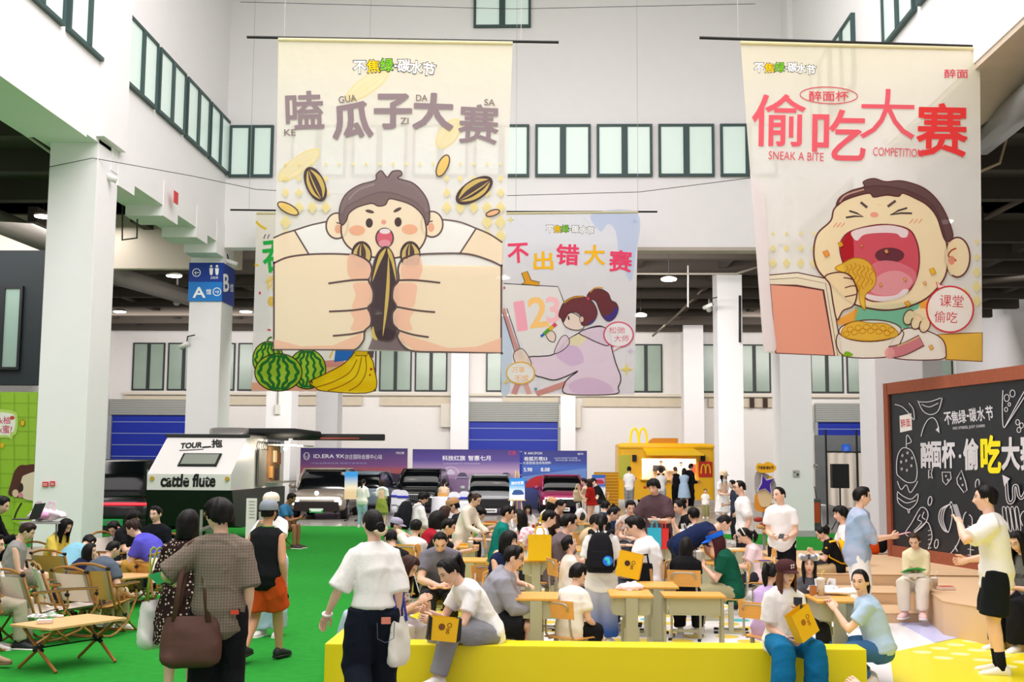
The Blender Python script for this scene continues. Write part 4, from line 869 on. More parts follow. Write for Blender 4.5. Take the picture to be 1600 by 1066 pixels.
ctable(190, 858, 60, 'camp table the man in light blue bends over')
# ================================================================ small props
def paper_bag(label, loc, deg, wd=.2, ht=.26, dp=.09, col='#f5c40c', tilt=0., mark='#6b3a1c', handles=True, group=None, seed=1):
    t = thing('paper_bag', label, 'bag', loc, math.radians(deg), group); b = MB(); x, y = wd / 2, dp / 2
    if tilt: t.rotation_euler = (tilt[0], tilt[1], math.radians(deg)) if hasattr(tilt, '__len__') else (0, tilt, math.radians(deg))
    V = [(-x, -y, 0), (x, -y, 0), (x, y, 0), (-x, y, 0), (-x, -y, ht), (x, -y, ht), (x, y, ht), (-x, y, ht), (-x * .96, 0, ht * .98), (x * .96, 0, ht * .98), (-x * .99, -y * .3, .02), (x * .99, -y * .3, .02)]
    b.add(V, [(0, 3, 2, 1), (0, 1, 5, 4), (2, 3, 7, 6), (1, 2, 6, 9, 5), (3, 0, 4, 8, 7)]); i = [(vx * .97, vy * .94, vz + (.004 if vz < .1 else 0)) for vx, vy, vz in V]; b.add(i, [(0, 1, 2, 3), (1, 0, 4, 5), (3, 2, 6, 7), (2, 1, 5, 9, 6), (0, 3, 7, 8, 4)]); b.build('bag_body', M(col, .5, bump=.08, bscale=12.), t)
    if handles:
        for s in (-1, 1): MB().tube([(-x * .4, s * y, ht - .03), (-x * .38, s * y, ht + .06), (-x * .2, s * y * .8, ht + .1), (x * .2, s * y * .8, ht + .1), (x * .38, s * y, ht + .06), (x * .4, s * y, ht - .03)], .007, 0, 6).build('handle', M(col, .6), t)
    if mark:
        b = MB(); r = np.random.default_rng(seed); z0 = ht * .45
        b.tube([(-.02, -y - .002, z0 + .03), (-.02, -y - .0005, z0 + .03)], wd * .12, 0, 14); b.tube([(.045 + .018 * math.cos(a), -y - .001, z0 + .05 + .018 * math.sin(a)) for a in np.linspace(0, 6.28, 14)], .003, 0, 6, (0, 1, 0))
        b.tube([(.035 + .013 * math.sin(t * 2), -y - .001, z0 - .0 - .02 * math.cos(t)) for t in np.linspace(0, 6.28, 22)], .003, 0, 6, (0, 1, 0))
        b.build('printed_mark', M(mark, .6), t)
    return t
def blob_bag(label, loc, r, col='#f4f1f0', seed=1, cat='bag', name='plastic_bag', ears=True, blotch=None):
    """crumpled soft carrier bag"""
    t = thing(name, label, cat, loc); m = MB(); m.ball((0, 0, r[2] * .5), r if r[2] < .06 else (r[0], r[1], r[2] * .55), 0, 40, 26); V = np.concatenate(m.v); n = V - [0, 0, r[2] * .5]; n /= np.linalg.norm(n, axis=1)[:, None] + 1e-9
    V = V + n * wob(V * (.17 / max(r)), .22 * min(r[0], r[1]), seed, 1.6)[:, None]; V[:, 2] = np.maximum(V[:, 2], 0)
    mk('bag_body', V, m.f, [0] * len(m.f), M(col, .35, bump=.3, bscale=30., spec=.5), t, True)
    if ears:
        for s in (-1, 1): MB().tube([(s * r[0] * .5, 0, r[2] * .8), (s * r[0] * .55, .01, r[2] * 1.35), (s * r[0] * .25, 0, r[2] * 1.45), (s * r[0] * .1, 0, r[2] * .95)], [(.03, .006)] * 4, 0, 8, (1, 0, 0)).build('handle', M(col, .4), t, smooth=True)
    if blotch: MB().ball((r[0] * .1, -r[1] * .75, r[2] * .5), (r[0] * .5, r[1] * .35, r[2] * .3), 0, 14, 10).build('printed_patch', M(blotch, .5), t, smooth=True)
    return t
def cup(label, loc, h=.14, col='#efe7dc', straw='#f2d21c', fill='#c98d54', clear=True):
    t = thing('drink_cup', label, 'cup', loc); MB().lathe((0, 0, 0), [(.001, 0), (.03, 0), (.042, h), (.044, h + .004), (.04, h), (.029, .006), (.001, .006)]).build('cup_body', M(col, .2, alpha=.45 if clear else 1.), t, smooth=True)
    MB().lathe((0, 0, 0), [(.001, .008), (.028, .008), (.035, h * .62), (.001, h * .62)]).build('drink', M(fill, .3), t, smooth=True); MB().lathe((0, 0, 0), [(.044, h), (.045, h + .012), (.03, h + .022), (.001, h + .022)]).build('lid', M('#f5f3ef', .3, alpha=.7 if clear else 1.), t, smooth=True)
    if straw: MB().tube([(0, 0, h * .3), (.012, 0, h + .07), (.04, 0, h + .09)], .004, 0, 8).build('straw', M(straw, .4), t)
    return t
def foodbox(label, loc, deg, sx=.16, sy=.11, h=.045, col='#e9dfcf', food='#d98a3a', cat='food box', name='food_tray'):
    t = thing(name, label, cat, loc, math.radians(deg)); x, y = sx / 2, sy / 2; b = MB(); V = [(-x * .85, -y * .85, 0), (x * .85, -y * .85, 0), (x * .85, y * .85, 0), (-x * .85, y * .85, 0), (-x, -y, h), (x, -y, h), (x, y, h), (-x, y, h)]
    b.add(V, [(0, 3, 2, 1), (0, 1, 5, 4), (1, 2, 6, 5), (2, 3, 7, 6), (3, 0, 4, 7)]); b.add([(p * .93, q * .93, z + .003) for p, q, z in V], [(0, 1, 2, 3), (1, 0, 4, 5), (2, 1, 5, 6), (3, 2, 6, 7), (0, 3, 7, 4)]); b.build('tray', M(col, .6), t)
    if food:
        b = MB(); r = np.random.default_rng(int(abs(loc[0]) * 1000) % 999)
        for i in range(9): b.ball((r.uniform(-x, x) * .6, r.uniform(-y, y) * .6, h * .7), (.022 + .01 * r.random(), .018, .016), 0, 8, 6)
        b.build('food', M(food, .6, var=.3, vscale=30.), t, smooth=True)
    return t
def phone(label, loc, az, pitch=-.5, col='#1b1b1f', screen='#23262c', L=.15):
    """upright-ish phone; az = way its screen faces, clockwise from away"""
    t = thing('phone', label, 'phone', loc); t.rotation_euler = Matrix.Rotation(-math.radians(az), 4, 'Z').to_3x3().to_4x4().to_euler(); t.rotation_euler = (Matrix.Rotation(-math.radians(az), 3, 'Z') @ Matrix.Rotation(-pitch, 3, 'X')).to_euler()
    MB().box((0, 0, 0), (.074, .009, L), 0, 0, None, .006).build('phone_body', M(col, .35), t); MB().box((0, .0048, 0), (.068, .001, L - .012)).build('screen', M(screen, .1), t); MB().box((.018, -.0055, L * .36), (.026, .003, .03), 0, 0, None, .001).build('camera_bump', DKGREY, t); return t
def tote(label, loc, deg, wd, ht, dp, col, strap, top, scol=None, name='tote_bag', slouch=.2, pocket=None):
    """soft shoulder bag; loc = middle of its open rim, straps run up to the local point(s) in top"""
    t = thing(name, label, 'bag', loc, math.radians(deg)); m = MB(); rows = []
    for j in range(13):
        u = j / 12; w_ = wd / 2 * (.86 + .16 * math.sin(u * 2.6)) * (1 - .25 * max(0, u - .9) / .1); d_ = dp / 2 * (.35 + .9 * math.sin(min(u * 1.15, 1) * 1.57)) * (1 - .4 * max(0, u - .9) / .1); rows.append((w_, d_, -ht * u))
    V = []; n = 32
    for w_, d_, z in rows:
        for i in range(n): a = 2 * PI * i / n; c, s = math.cos(a), math.sin(a); V.append((w_ * np.sign(c) * abs(c) ** .6, d_ * np.sign(s) * abs(s) ** .7, z + slouch * .15 * ht * abs(c) ** 3 * (1 + z / ht) * -1))
    V = np.array(V); V[:, 1] += wob(V, .012, 5) * (V[:, 1] > 0) - wob(V, .012, 9) * (V[:, 1] < 0)
    FA = [(i * n + j, i * n + (j + 1) % n, (i + 1) * n + (j + 1) % n, (i + 1) * n + j) for i in range(12) for j in range(n)] + [tuple(range(12 * n, 13 * n))]
    mk('bag_body', V, FA, [0] * len(FA), M(col, .6, bump=.2, bscale=25., var=.05), t, True)
    for s, tp in zip((-1, 1), top if isinstance(top, list) else [top, top]):
        m = MB(); y = s * dp * .2; q = Vector(tp); m.tube([(-wd * .28, y, -.04), (-wd * .2 + q.x * .5, y * .8 + q.y * .5, q.z * .5), (q.x - .03, q.y, q.z - .02), (q.x, q.y, q.z), (q.x + .03, q.y, q.z - .02), (wd * .2 + q.x * .5, y * .8 + q.y * .5, q.z * .5), (wd * .28, y, -.04)], [(.004, strap)] * 7, 0, 8, (0, 1, 0)); m.build('strap', M(scol or col, .6), t, smooth=True)
    return t# ================================================================ hanging banners
def gradprint(stops, z0, z1, clear=.1):
    m = bpy.data.materials.new('mat_banner%d' % len(MC)); MC[('grad', id(m))] = m; m.use_nodes = True; N = m.node_tree.nodes; L = m.node_tree.links; N.remove(N['Principled BSDF'])
    tc = N.new('ShaderNodeTexCoord'); sp = N.new('ShaderNodeSeparateXYZ'); L.new(tc.outputs['Object'], sp.inputs[0]); mr = N.new('ShaderNodeMapRange'); mr.inputs['From Min'].default_value = z0; mr.inputs['From Max'].default_value = z1; L.new(sp.outputs['Z'], mr.inputs['Value'])
    cr = N.new('ShaderNodeValToRGB'); L.new(mr.outputs[0], cr.inputs[0])
    for i, (p, c) in enumerate(stops):
        e = cr.color_ramp.elements[i] if i < 2 else cr.color_ramp.elements.new(p); e.position = p; e.color = lin(c)
    nzz = N.new('ShaderNodeTexNoise'); nzz.inputs['Scale'].default_value = 1.1; nzz.inputs['Detail'].default_value = 3; L.new(tc.outputs['Object'], nzz.inputs['Vector']); bp = N.new('ShaderNodeBump'); bp.inputs['Strength'].default_value = .5; bp.inputs['Distance'].default_value = .12; L.new(nzz.outputs['Fac'], bp.inputs['Height'])
    d = N.new('ShaderNodeBsdfDiffuse'); t = N.new('ShaderNodeBsdfTranslucent'); tr = N.new('ShaderNodeBsdfTransparent')
    for q in (d, t): L.new(cr.outputs[0], q.inputs[0]); L.new(bp.outputs[0], q.inputs['Normal'])
    a = N.new('ShaderNodeMixShader'); a.inputs[0].default_value = .4; L.new(d.outputs[0], a.inputs[1]); L.new(t.outputs[0], a.inputs[2]); b = N.new('ShaderNodeMixShader'); b.inputs[0].default_value = clear; L.new(a.outputs[0], b.inputs[1]); L.new(tr.outputs[0], b.inputs[2]); L.new(b.outputs[0], N['Material Output'].inputs[0]); return m
def banner(label, Y, cs, rod, mat):
    TL, TR, BR, BL = [PY(x, y, Y) for x, y in cs]; base = (BL + BR) / 2; t = thing('hanging_banner', label, 'banner', base)
    n = 16; V = []
    for i in range(n + 1):
        for j in range(n + 1):
            u, v = i / n, j / n; p = TL.lerp(TR, u).lerp(BL.lerp(BR, u), v); V.append(p - base)
    V = np.array([tuple(v) for v in V]); FA = [(i * (n + 1) + j, i * (n + 1) + j + 1, (i + 1) * (n + 1) + j + 1, (i + 1) * (n + 1) + j) for i in range(n) for j in range(n)]
    mk('cloth', V, FA, [0] * len(FA), mat, t, True)
    a, b = PY(rod[0], rod[1], Y + .03), PY(rod[2], rod[3], Y + .03); MB().tube([a - base, b - base], .026, 0, 10).build('rod', BLACK, t)
    MB().tube([TL - base + Vector((0, .0, -.01)), TR - base + Vector((0, .0, -.01))], .034, 0, 10).build('top_hem', printed('#efe7c2', 0.), t)
    for q in (.12, .88):
        p = a.lerp(b, q) - base; MB().tube([p, (p.x, p.y, 17.6 - base.z)], .006, 0, 5).build('suspension_cord', M('#b9b6b2', .6), t)
    return t, base
def logo(A, P, s, ol='#4d4a48'):
    cols = ['#ffffff', '#f5c81e', '#74c22a', '#ffffff', '#ffffff', '#ffffff', '#ffffff']
    for ch, (x, y, r) in zip('不焦绿·碳水节', P):
        w = s * .3 if ch == '·' else s
        A.text(ch, x, y, w * 1.13, w * 1.13, ol, r, .065)
    for ch, (x, y, r), c in zip('不焦绿·碳水节', P, cols):
        w = s * .2 if ch == '·' else s; A.text(ch, x, y, w, w, c, r, .03)
def diamond(A, x, y, r, c='#f1e3a6'): A.fill([(x - r, y), (x, y - r * 1.25), (x + r, y), (x, y + r * 1.25)], c, False)
def seed(A, cx, cy, a, b, rot, dark='#5d4d50', lt='#f6d982', line='#5d4d50'):
    A.ell(cx, cy, a, b, dark, rot, line, 2.4); q = math.radians(rot); R = lambda x, y: (cx + x * math.cos(q) - y * math.sin(q), cy + x * math.sin(q) + y * math.cos(q))
    for o, w in ((-.55, .34), (.55, .34), (.12, .12)): A.fill([R(-a * .86, b * o * .3), R(-a * .3, b * (o - w / 2) * 1.2), R(a * .4, b * (o - w / 2) * 1.15), R(a * .86, b * o * .3), R(a * .4, b * (o + w / 2) * 1.1), R(-a * .3, b * (o + w / 2) * 1.1)], lt)
SK, LN_, PK = '#fdecd2', '#6f5d5f', '#fad3bd'
# ---- large left banner
tb, base = banner('large cream banner of a boy cracking sunflower seeds, left of centre', 19.7, [(435, 61), (801, 67), (783, 552), (428, 546)], (386, 58, 873, 66), gradprint([(0, '#f3efe8'), (1, '#efe8cf'), (.6, '#f2efec')], 0, 5.3, .16))
A = Art(PY(600, 300, 19.7), (0, -1, 0))
for x, y, a, b_, r in ((574, 133, 40, 13, -35), (467, 258, 40, 13, -36), (701, 209, 27, 14, -52)): seed(A, x, y, a, b_, r, '#f3e8bd', '#f8efcf', '#f1e5b4')
logo(A, [(562, 105, 0), (583, 103.5, -4), (604, 101.5, 0), (618, 103, 0), (631, 102.5, 3), (650, 105, 5), (670, 108, 10)], 20)
for ch, x, y, w, h, r in (('嗑', 476, 172, 60, 60, -2), ('瓜', 550, 188, 64, 58, -4), ('子', 614, 174, 60, 56, 0), ('大', 677, 174, 64, 58, 2), ('赛', 748, 194, 63, 62, 3)): A.text(ch, x, y, w, h, '#8d7d81', r, .03 if ch in '嗑赛' else .055)
for t, x, y, w, h, r in (('KE', 453, 207, 18, 10, 0), ('GUA', 543, 154.5, 28, 11, -8), ('ZI', 632, 189, 13, 10, 0), ('DA', 659, 153, 18, 10, 0), ('SA', 765, 160, 17, 10, 2)): A.text(t, x, y, w, h, '#82736f', r)
for j, (y, r) in enumerate(((256, 2.6), (279, 4.5), (301, 6.2), (324, 8), (347, 9), (369, 9))):
    for i in range(17):
        x = 446 + i * 21
        if not (525 < x < 680 and y > 265) and not (y > 340 and 455 < x < 750) and x < 786: diamond(A, x, y, r)
seed(A, 492.6, 288, 28, 14, 66); seed(A, 741, 297.5, 32, 15, -33)
for x, y, a, b_, r, c in ((692, 259, 18, 8, -65, '#f5d27c'), (450, 326, 18, 7, 28, '#f5d886'), (770, 333, 11, 4.5, -18, '#f4c093')): A.ell(x, y, a, b_, c, r, LN_, 2.2)
# torso, sleeves, arms
A.fill([(427, 372), (459, 360), (511, 346), (545, 372), (601, 385), (655, 372), (690, 343), (743, 357), (785, 378), (783, 430), (600, 440), (428, 430)], '#fcfbf9', False)
A.fill([(427, 372), (443, 365), (460, 360), (483, 398), (455, 404), (428, 414)], SK, False); A.fill([(743, 357), (765, 366), (785, 378), (783.5, 412), (760, 404), (719, 397)], SK, False)
A.stroke([(427, 372), (443, 365), (460, 360), (485, 352), (512, 346)], 2.6, LN_); A.stroke([(690, 343), (718, 347), (744, 357), (765, 366), (785, 379)], 2.6, LN_); A.stroke([(460, 360), (483, 398)], 2.4, LN_, False); A.stroke([(744, 357), (718, 397)], 2.4, LN_, False)
# head
for x, y, q in ((526.5, 353, 1), (675, 350.5, -1)): A.ell(x, y, 17, 20, SK, 0, LN_, 2.6); A.ell(x + q * 1.5, y + 5, 5, 7, '#f3bfa4'); A.stroke([(x - q * 1, y - 5), (x + q * 6, y - 3), (x + q * 9, y + 2)], 2, LN_)
A.fill([(538, 330), (533, 356), (536, 374), (547, 388), (566, 397), (590, 403), (618, 403), (645, 396), (658, 386), (666, 368), (664, 345), (655, 320), (600, 300), (550, 318)], SK, True, LN_, 2.6)
A.fill([(534, 352), (530, 340), (532, 320), (542, 302), (562, 289), (586, 282), (588, 273), (596, 267), (605, 277), (613, 268), (625, 267), (628, 273), (622, 279), (645, 286), (662, 303), (670, 321), (671, 342), (667, 352), (662, 340), (654, 329), (640, 319), (622, 313), (608, 311), (602, 320), (591, 322), (582, 318), (570, 320), (556, 325), (545, 334), (541, 345)], '#8f7c7e', True, LN_, 2.2)
A.stroke([(545, 312), (560, 297), (585, 288)], 2.2, '#b9a7a5')
for x, y, r in ((577.7, 330.5, 14), (621, 328, -28)): A.ell(x, y, 7, 2.6, '#6d5a5c', r)
for x, y in ((577, 348.5), (622, 347)): A.ell(x, y, 5.6, 7.4, '#5a4c50')
for x, y in ((558, 360), (640, 358.5)): A.ell(x, y, 12.5, 8, '#f6c3a4')
A.ell(599.5, 347, 4, 3.6, '#f2b2a4'); A.ell(601, 372, 13.5, 15, '#e5788d', 0, LN_, 2.6); A.ell(601, 380.5, 9.5, 6, '#f4b3bc'); A.ell(601.5, 361.5, 8.5, 4.2, '#ffffff', 0)
# seeds between the fists
A.fill([(585, 520), (600, 512), (625, 520), (640, 549), (575, 546)], '#85757a', False)
for x in (565, 641): seed(A, x, 398, 20, 15, 90, '#6a5658', '#f3d98c')
A.fill([(604, 386), (594, 391), (585, 408), (580, 440), (578, 480), (582, 520), (588, 529), (600, 533), (614, 531), (620, 515), (622, 470), (619, 425), (614, 398)], '#56474c', True, LN_, 2.6)
A.fill([(603, 388), (593, 398), (586, 420), (582, 440), (592, 415), (600, 398)], '#f4d77f'); A.fill([(606, 388), (612, 396), (617, 415), (619, 440), (612, 412), (606, 396)], '#f4d77f'); A.fill([(607, 400), (609, 440), (606, 480), (598, 526), (601, 480), (604, 440)], '#f2d47c'); A.fill([(583, 510), (586, 522), (590, 531), (584, 530), (580, 520)], '#f4d77f')
L_ = [(428, 411.5), (429.5, 410.6), (450, 402), (485, 397.5), (530, 397), (560, 400), (577, 410), (581, 424), (576, 438), (583, 455), (582, 472), (575, 481), (580, 495), (579, 508), (570, 517), (568, 532), (556, 546), (540, 546.6), (500, 546.4), (460, 546.2), (429.5, 546), (428, 545.4), (428, 500), (428, 455), (428, 413)]
R_ = [(623, 438), (622, 420), (628, 406), (645, 399), (680, 396.5), (730, 397), (765, 407), (782.6, 415.6), (783.5, 417), (783.3, 460), (783.2, 505), (783, 549.6), (781.5, 551), (740, 551), (695, 550.4), (650, 549.5), (632, 543), (621, 527), (623, 517), (614, 506), (613, 490), (619, 479), (613, 466), (615, 449)]
for P, side in ((L_, -1), (R_, 1)): A.fill(P, SK, True, LN_, 3.)
A.fill([(545, 399), (560, 401), (576, 411), (579, 424), (574, 436), (552, 438), (543, 425)], PK); A.fill([(552, 444), (574, 442), (581, 456), (580, 471), (572, 479), (550, 481), (556, 462)], PK); A.fill([(548, 486), (573, 485), (578, 496), (577, 507), (568, 515), (548, 516), (553, 500)], PK)
A.fill([(655, 399), (640, 402), (629, 410), (626, 424), (630, 436), (652, 438), (660, 420)], PK); A.fill([(650, 444), (625, 442), (616, 452), (616, 466), (622, 477), (645, 480), (650, 462)], PK); A.fill([(646, 485), (622, 484), (616, 493), (617, 505), (626, 514), (644, 516), (640, 500)], PK)
A.fill([(428, 530), (470, 541), (520, 540), (566, 520), (564, 535), (553, 546), (428, 545.5)], PK, False); A.fill([(783, 528), (745, 542), (700, 544), (640, 525), (624, 518), (628, 534), (648, 548), (783, 551)], PK, False)
for P in ([(577, 437), (550, 438), (513, 443)], [(577, 481), (550, 485), (514, 487)], [(572, 517), (550, 522), (520, 525)], [(622, 438), (650, 438), (688, 442)], [(617, 479), (650, 485), (680, 488)], [(622, 516), (645, 523), (670, 527)]): A.stroke(P, 3., LN_)
A.build('artwork_print', tb, base)
# ---- right banner
tb, base = banner('large cream banner of a boy gobbling noodles, at the right', 18.6, [(1157, 66), (1531, 76), (1535, 566), (1193, 551)], (1093, 59, 1600, 75), gradprint([(0, '#f3efe8'), (1, '#efe8cf'), (.62, '#f2efea')], 0, 5.0, .14))
A = Art(PY(1350, 300, 18.6), (0, -1, 0)); RD = '#e2606c'; L2 = '#6d3a3c'
logo(A, [(1186, 106, 0), (1202, 106, -3), (1218, 105, 0), (1228.5, 106, 0), (1238, 105, 0), (1252, 107, 4), (1267, 109, 6)], 15)
A.text('醉面', 1494, 115, 37, 14, '#d9515f'); A.ell(1295, 149, 45, 13, None, 2, '#d9515f', 1.5); A.text('醉面杯', 1295, 150, 62, 16, '#d9515f')
for ch, x, y, w, h, c, b_ in (('偷', 1217, 188, 84, 82, RD, .015), ('吃', 1311, 211, 84, 80, RD, .015), ('大', 1387, 178, 86, 78, RD, .0), ('赛', 1472, 203, 80, 84, '#df3f3f', .03)): A.text(ch, x, y, w, h, c, 1, b_)
A.text('SNEAK A BITE', 1244, 244, 86, 13, '#d9515f', 2, 0); A.text('COMPETITION', 1403, 238, 78, 13, '#d9515f', 2, 0)
for x in (1207.6, 1229, 1251, 1272):
    for y, r in ((365, 3), (388, 5), (411, 6.5)): diamond(A, x, y, r, '#ece0a4')
for y, r in ((378, 4), (402, 5), (425, 7), (448, 8), (470, 8)): diamond(A, 1526, y, r, '#ece0a4'); diamond(A, 1508, y + 11, r, '#ece0a4') if y > 440 else 0
A.fill([(1336, 480), (1440, 470), (1420, 514), (1334, 506)], '#7cc3a2', False); A.fill([(1308, 500), (1342, 480), (1334, 506), (1310, 508)], '#f5b24a', False)
A.fill([(1465, 523), (1500, 521), (1535, 520), (1535, 565), (1478, 562)], '#f5c84e', False, '#8a4a36', 1.5)
A.fill([(1435, 470), (1447, 466), (1455, 485), (1440, 490)], '#f5b24a', False)
FC = '#fae8c2'
A.ell(1496, 402, 19.5, 31, FC, 0, L2, 2.6)
A.fill([(1307, 322), (1298, 345), (1277, 366), (1271.5, 395), (1277, 420), (1295, 441), (1324, 470), (1358, 482), (1397, 484), (1440, 471), (1468, 446), (1480, 420), (1479, 380), (1458, 322), (1410, 296), (1353, 293)], FC, True, L2, 2.6)
A.ell(1487, 402, 8, 28, FC); A.stroke([(1494, 388), (1486, 392), (1482, 400), (1490, 404), (1494, 408)], 2.2, '#b5473f'); A.ell(1487, 407, 5, 7, '#f0a68c')
A.fill([(1307, 322), (1312, 309), (1330, 298), (1350, 292), (1349, 284), (1365, 279), (1384, 284), (1411, 283), (1447, 296), (1473, 325), (1489, 367), (1477, 376), (1464, 340), (1449, 321), (1430, 310), (1411, 302), (1404, 307), (1388, 305), (1378, 306), (1365, 308), (1358, 302), (1336, 307), (1318, 314)], '#6e4f50', True, L2, 2.); A.stroke([(1312, 316), (1322, 305), (1350, 296)], 2.4, '#e3b3a0')
for P in ([(1344.8, 316), (1355, 324.5)], [(1399.5, 313.6), (1387, 323)]): A.stroke(P, 4, '#6b575a', False)
for P in ([(1321.6, 340), (1335, 338), (1349, 338.3), (1338, 333), (1327, 329.6)], [(1417.5, 325), (1404, 329), (1391, 335.5), (1408, 333), (1425, 333.5)]): A.stroke(P, 2.8, '#55484c', False)
for x in (1302, 1308, 1314): A.stroke([(x, 355), (x + 6, 348)], 1.3, '#ef9c86', False)
for x in (1421, 1428, 1435): A.stroke([(x, 349), (x + 6, 342)], 1.3, '#ef9c86', False)
A.ell(1366, 335.5, 6.5, 4.2, '#f5b39e'); A.ell(1372, 318, 3, 1.5, FC)
MO = [(1312.8, 395), (1315.7, 374), (1333, 360), (1377, 351), (1417, 357), (1432, 377), (1436.5, 409), (1429, 441), (1411, 462), (1371, 471), (1347, 462), (1325, 428)]
A.fill(MO, '#dc5f72', True, '#8a3b44', 2.2); A.fill([(1314, 395), (1317, 375), (1331, 363), (1334, 405), (1325, 424)], '#c8313a')
A.ell(1390, 399, 23, 12, '#7b4450'); A.fill([(1358, 420), (1375, 408), (1400, 409), (1425, 420), (1432, 432), (1424, 448), (1405, 461), (1370, 468), (1350, 460)], '#ef8b99'); A.fill([(1362, 440), (1385, 425), (1410, 425), (1426, 440), (1410, 457), (1380, 462), (1360, 455)], '#f7b4bb')
A.fill([(1331, 362), (1355, 355), (1390, 352), (1417, 359), (1417, 370), (1408, 371), (1400, 365), (1375, 364), (1350, 367), (1340, 376), (1333, 372)], '#ffffff'); A.fill([(1350, 459), (1375, 463), (1400, 461), (1412, 452), (1420, 454), (1410, 464), (1382, 471), (1358, 468)], '#ffffff')
ND = [(1305, 420), (1316, 412), (1336, 403), (1358, 410), (1369, 434), (1364, 450), (1352, 462), (1352, 484), (1344, 474), (1340, 450), (1324, 430)]
A.fill(ND, '#f4cf50', True, '#c0862a', 1.4)
for i in range(7):
    x0 = 1322 + i * 6.5; A.stroke([(x0 + 3 * math.sin(t * 1.9), 411 + t * 5.2 + abs(i - 2) * 2) for t in range(9 - abs(i - 3))], 1.3, '#d7982e')
A.fill([(1201, 430), (1246, 426), (1289, 435), (1297, 442), (1316, 556.5), (1304, 556), (1287, 453), (1246, 446), (1203, 445)], '#f3ead2', False, L2, 1.8); A.stroke([(1202, 437), (1246, 434), (1290, 443), (1309, 556)], 1., '#9a7a5a', False)
A.fill([(1203, 445), (1246, 447), (1286, 454), (1304, 556), (1212, 552)], '#f2ab92', False, L2, 2.2)
A.fill([(1289, 433), (1300, 427), (1318, 426), (1330, 433), (1337, 446), (1339, 460), (1333, 478), (1317, 486), (1308, 500), (1302, 476), (1297, 446)], FC, True, L2, 2.2)
for P in ([(1318, 434), (1326, 435), (1333, 437)], [(1320, 450), (1330, 447), (1337, 447)], [(1320, 464), (1330, 462), (1338, 460)]): A.stroke(P, 1.8, L2)
A.fill([(1408, 517), (1440, 515), (1470, 528), (1478, 548), (1468, 562), (1390, 557)], '#f6f2ea', True, L2, 1.8)
A.fill([(1311, 520), (1360, 532), (1409, 517), (1406, 538), (1394, 557), (1318, 556)], '#f5efe2', True, L2, 1.8); A.ell(1359.5, 517, 49, 17, '#f6f1e6', -1, L2, 1.8); A.fill([(1314, 522), (1322, 508), (1340, 502), (1360, 505), (1385, 506), (1402, 518), (1398, 527), (1360, 533), (1325, 529)], '#f3c94c', True, '#c0862a', 1.2)
for i in range(12): A.ell(1322 + i * 6.4, 522 - 5 * math.sin(i * .28) - (i % 2) * 6, 5, 4, None, 0, '#d7982e', 1.2, 14)
A.fill([(1318, 556), (1322, 549), (1332, 553), (1330, 557)], '#8cc22c')
A.stroke([(1390, 551), (1412, 546), (1440, 532)], 20, L2, True); A.stroke([(1391, 551), (1412, 546), (1439, 532)], 17, '#f39aa2', True); A.stroke([(1402, 541), (1420, 534), (1438, 526)], 2, '#f7d9a0'); A.ell(1390, 552, 8, 9, '#f7b9b8')
for x, y in ((1420, 496), (1432, 503), (1445, 508)): A.ell(x, y, 8, 12, FC, 20, L2, 1.8)
A.ell(1440, 492, 16, 10, FC)
for x, y, r, c in ((1291, 396.5, 5.5, '#f2a24a'), (1313.5, 382, 4.5, '#f0b83c'), (1457, 424, 5.5, '#f0c63c'), (1445, 443, 3, '#f2b98c'), (1418, 475, 5, '#f0b23c'), (1346, 384, 2.5, '#f3a06a'), (1385, 393, 3.5, '#f0b478'), (1376, 445, 2.5, '#f2cf6a'), (1414, 437, 2.5, '#e8d24a'), (1455, 543, 4, '#f3c06a')): A.fill([(x - r, y - r * .5), (x + r * .3, y - r), (x + r, y + r * .4), (x - r * .2, y + r)], c, False, '#b0742c', 1.)
A.fill([(1463, 441), (1466, 452), (1478, 447), (1470, 445)], '#fdf6f2', False, '#d8404a', 2.); A.ell(1484.5, 483.5, 36.5, 36, '#fdf7f3', 0, '#d8404a', 2.8); A.text('课堂', 1487, 470.5, 37, 19, '#c9383f', 3, 0); A.text('偷吃', 1478, 495.5, 36, 18, '#c9383f', 3, 0)
A.fill([(1172, 270), (1195, 300), (1202, 430), (1207, 490), (1213, 540), (1212, 548), (1194, 551)], '#f1e8ea', False)
A.build('artwork_print', tb, base)
# ---- lavender banner
tb, base = banner('smaller lavender banner of a girl painting numbers, in the middle', 31.5, [(788, 333), (997, 331), (991, 617), (783, 616)], (776, 331, 1027, 331), gradprint([(0, '#f5f0f8'), (1, '#eef0fa'), (.5, '#f8f5f8')], 0, 5.0, .06))
A = Art(PY(890, 470, 31.5), (0, -1, 0)); K2 = '#4c3f48'; HP = '#f4e2ef'
A.fill([(925, 334), (996, 333), (993, 400), (985, 440), (968, 400), (962, 362), (950, 350), (938, 362)], '#d6e1f6'); A.fill([(784, 500), (797, 515), (800, 570), (795, 612), (784, 612)], '#d9e6f6')
logo(A, [(859, 358, 0), (871, 358, 0), (883, 357.5, 0), (891, 358.5, 0), (899, 358, 0), (911, 359, 3), (923, 360, 4)], 11.5)
for ch, x, y, w, h, c, r in (('不', 809.6, 395.5, 33, 31, '#e5496c', -3), ('出', 848.7, 407.5, 31, 29, '#efb62e', -2), ('错', 887, 398, 36, 33, '#e5496c', 2), ('大', 929, 398.5, 33, 32, '#efb62e', 0), ('赛', 969.7, 408, 36, 34, '#e5496c', 3)): A.text(ch, x, y, w, h, c, r, .035)
A.fill([(785, 443), (872, 448), (884, 480), (880, 560), (826, 560), (785, 470)], '#f7f4f1', False); A.stroke([(785, 443), (872, 448), (881, 472)], 1.4, K2, False)
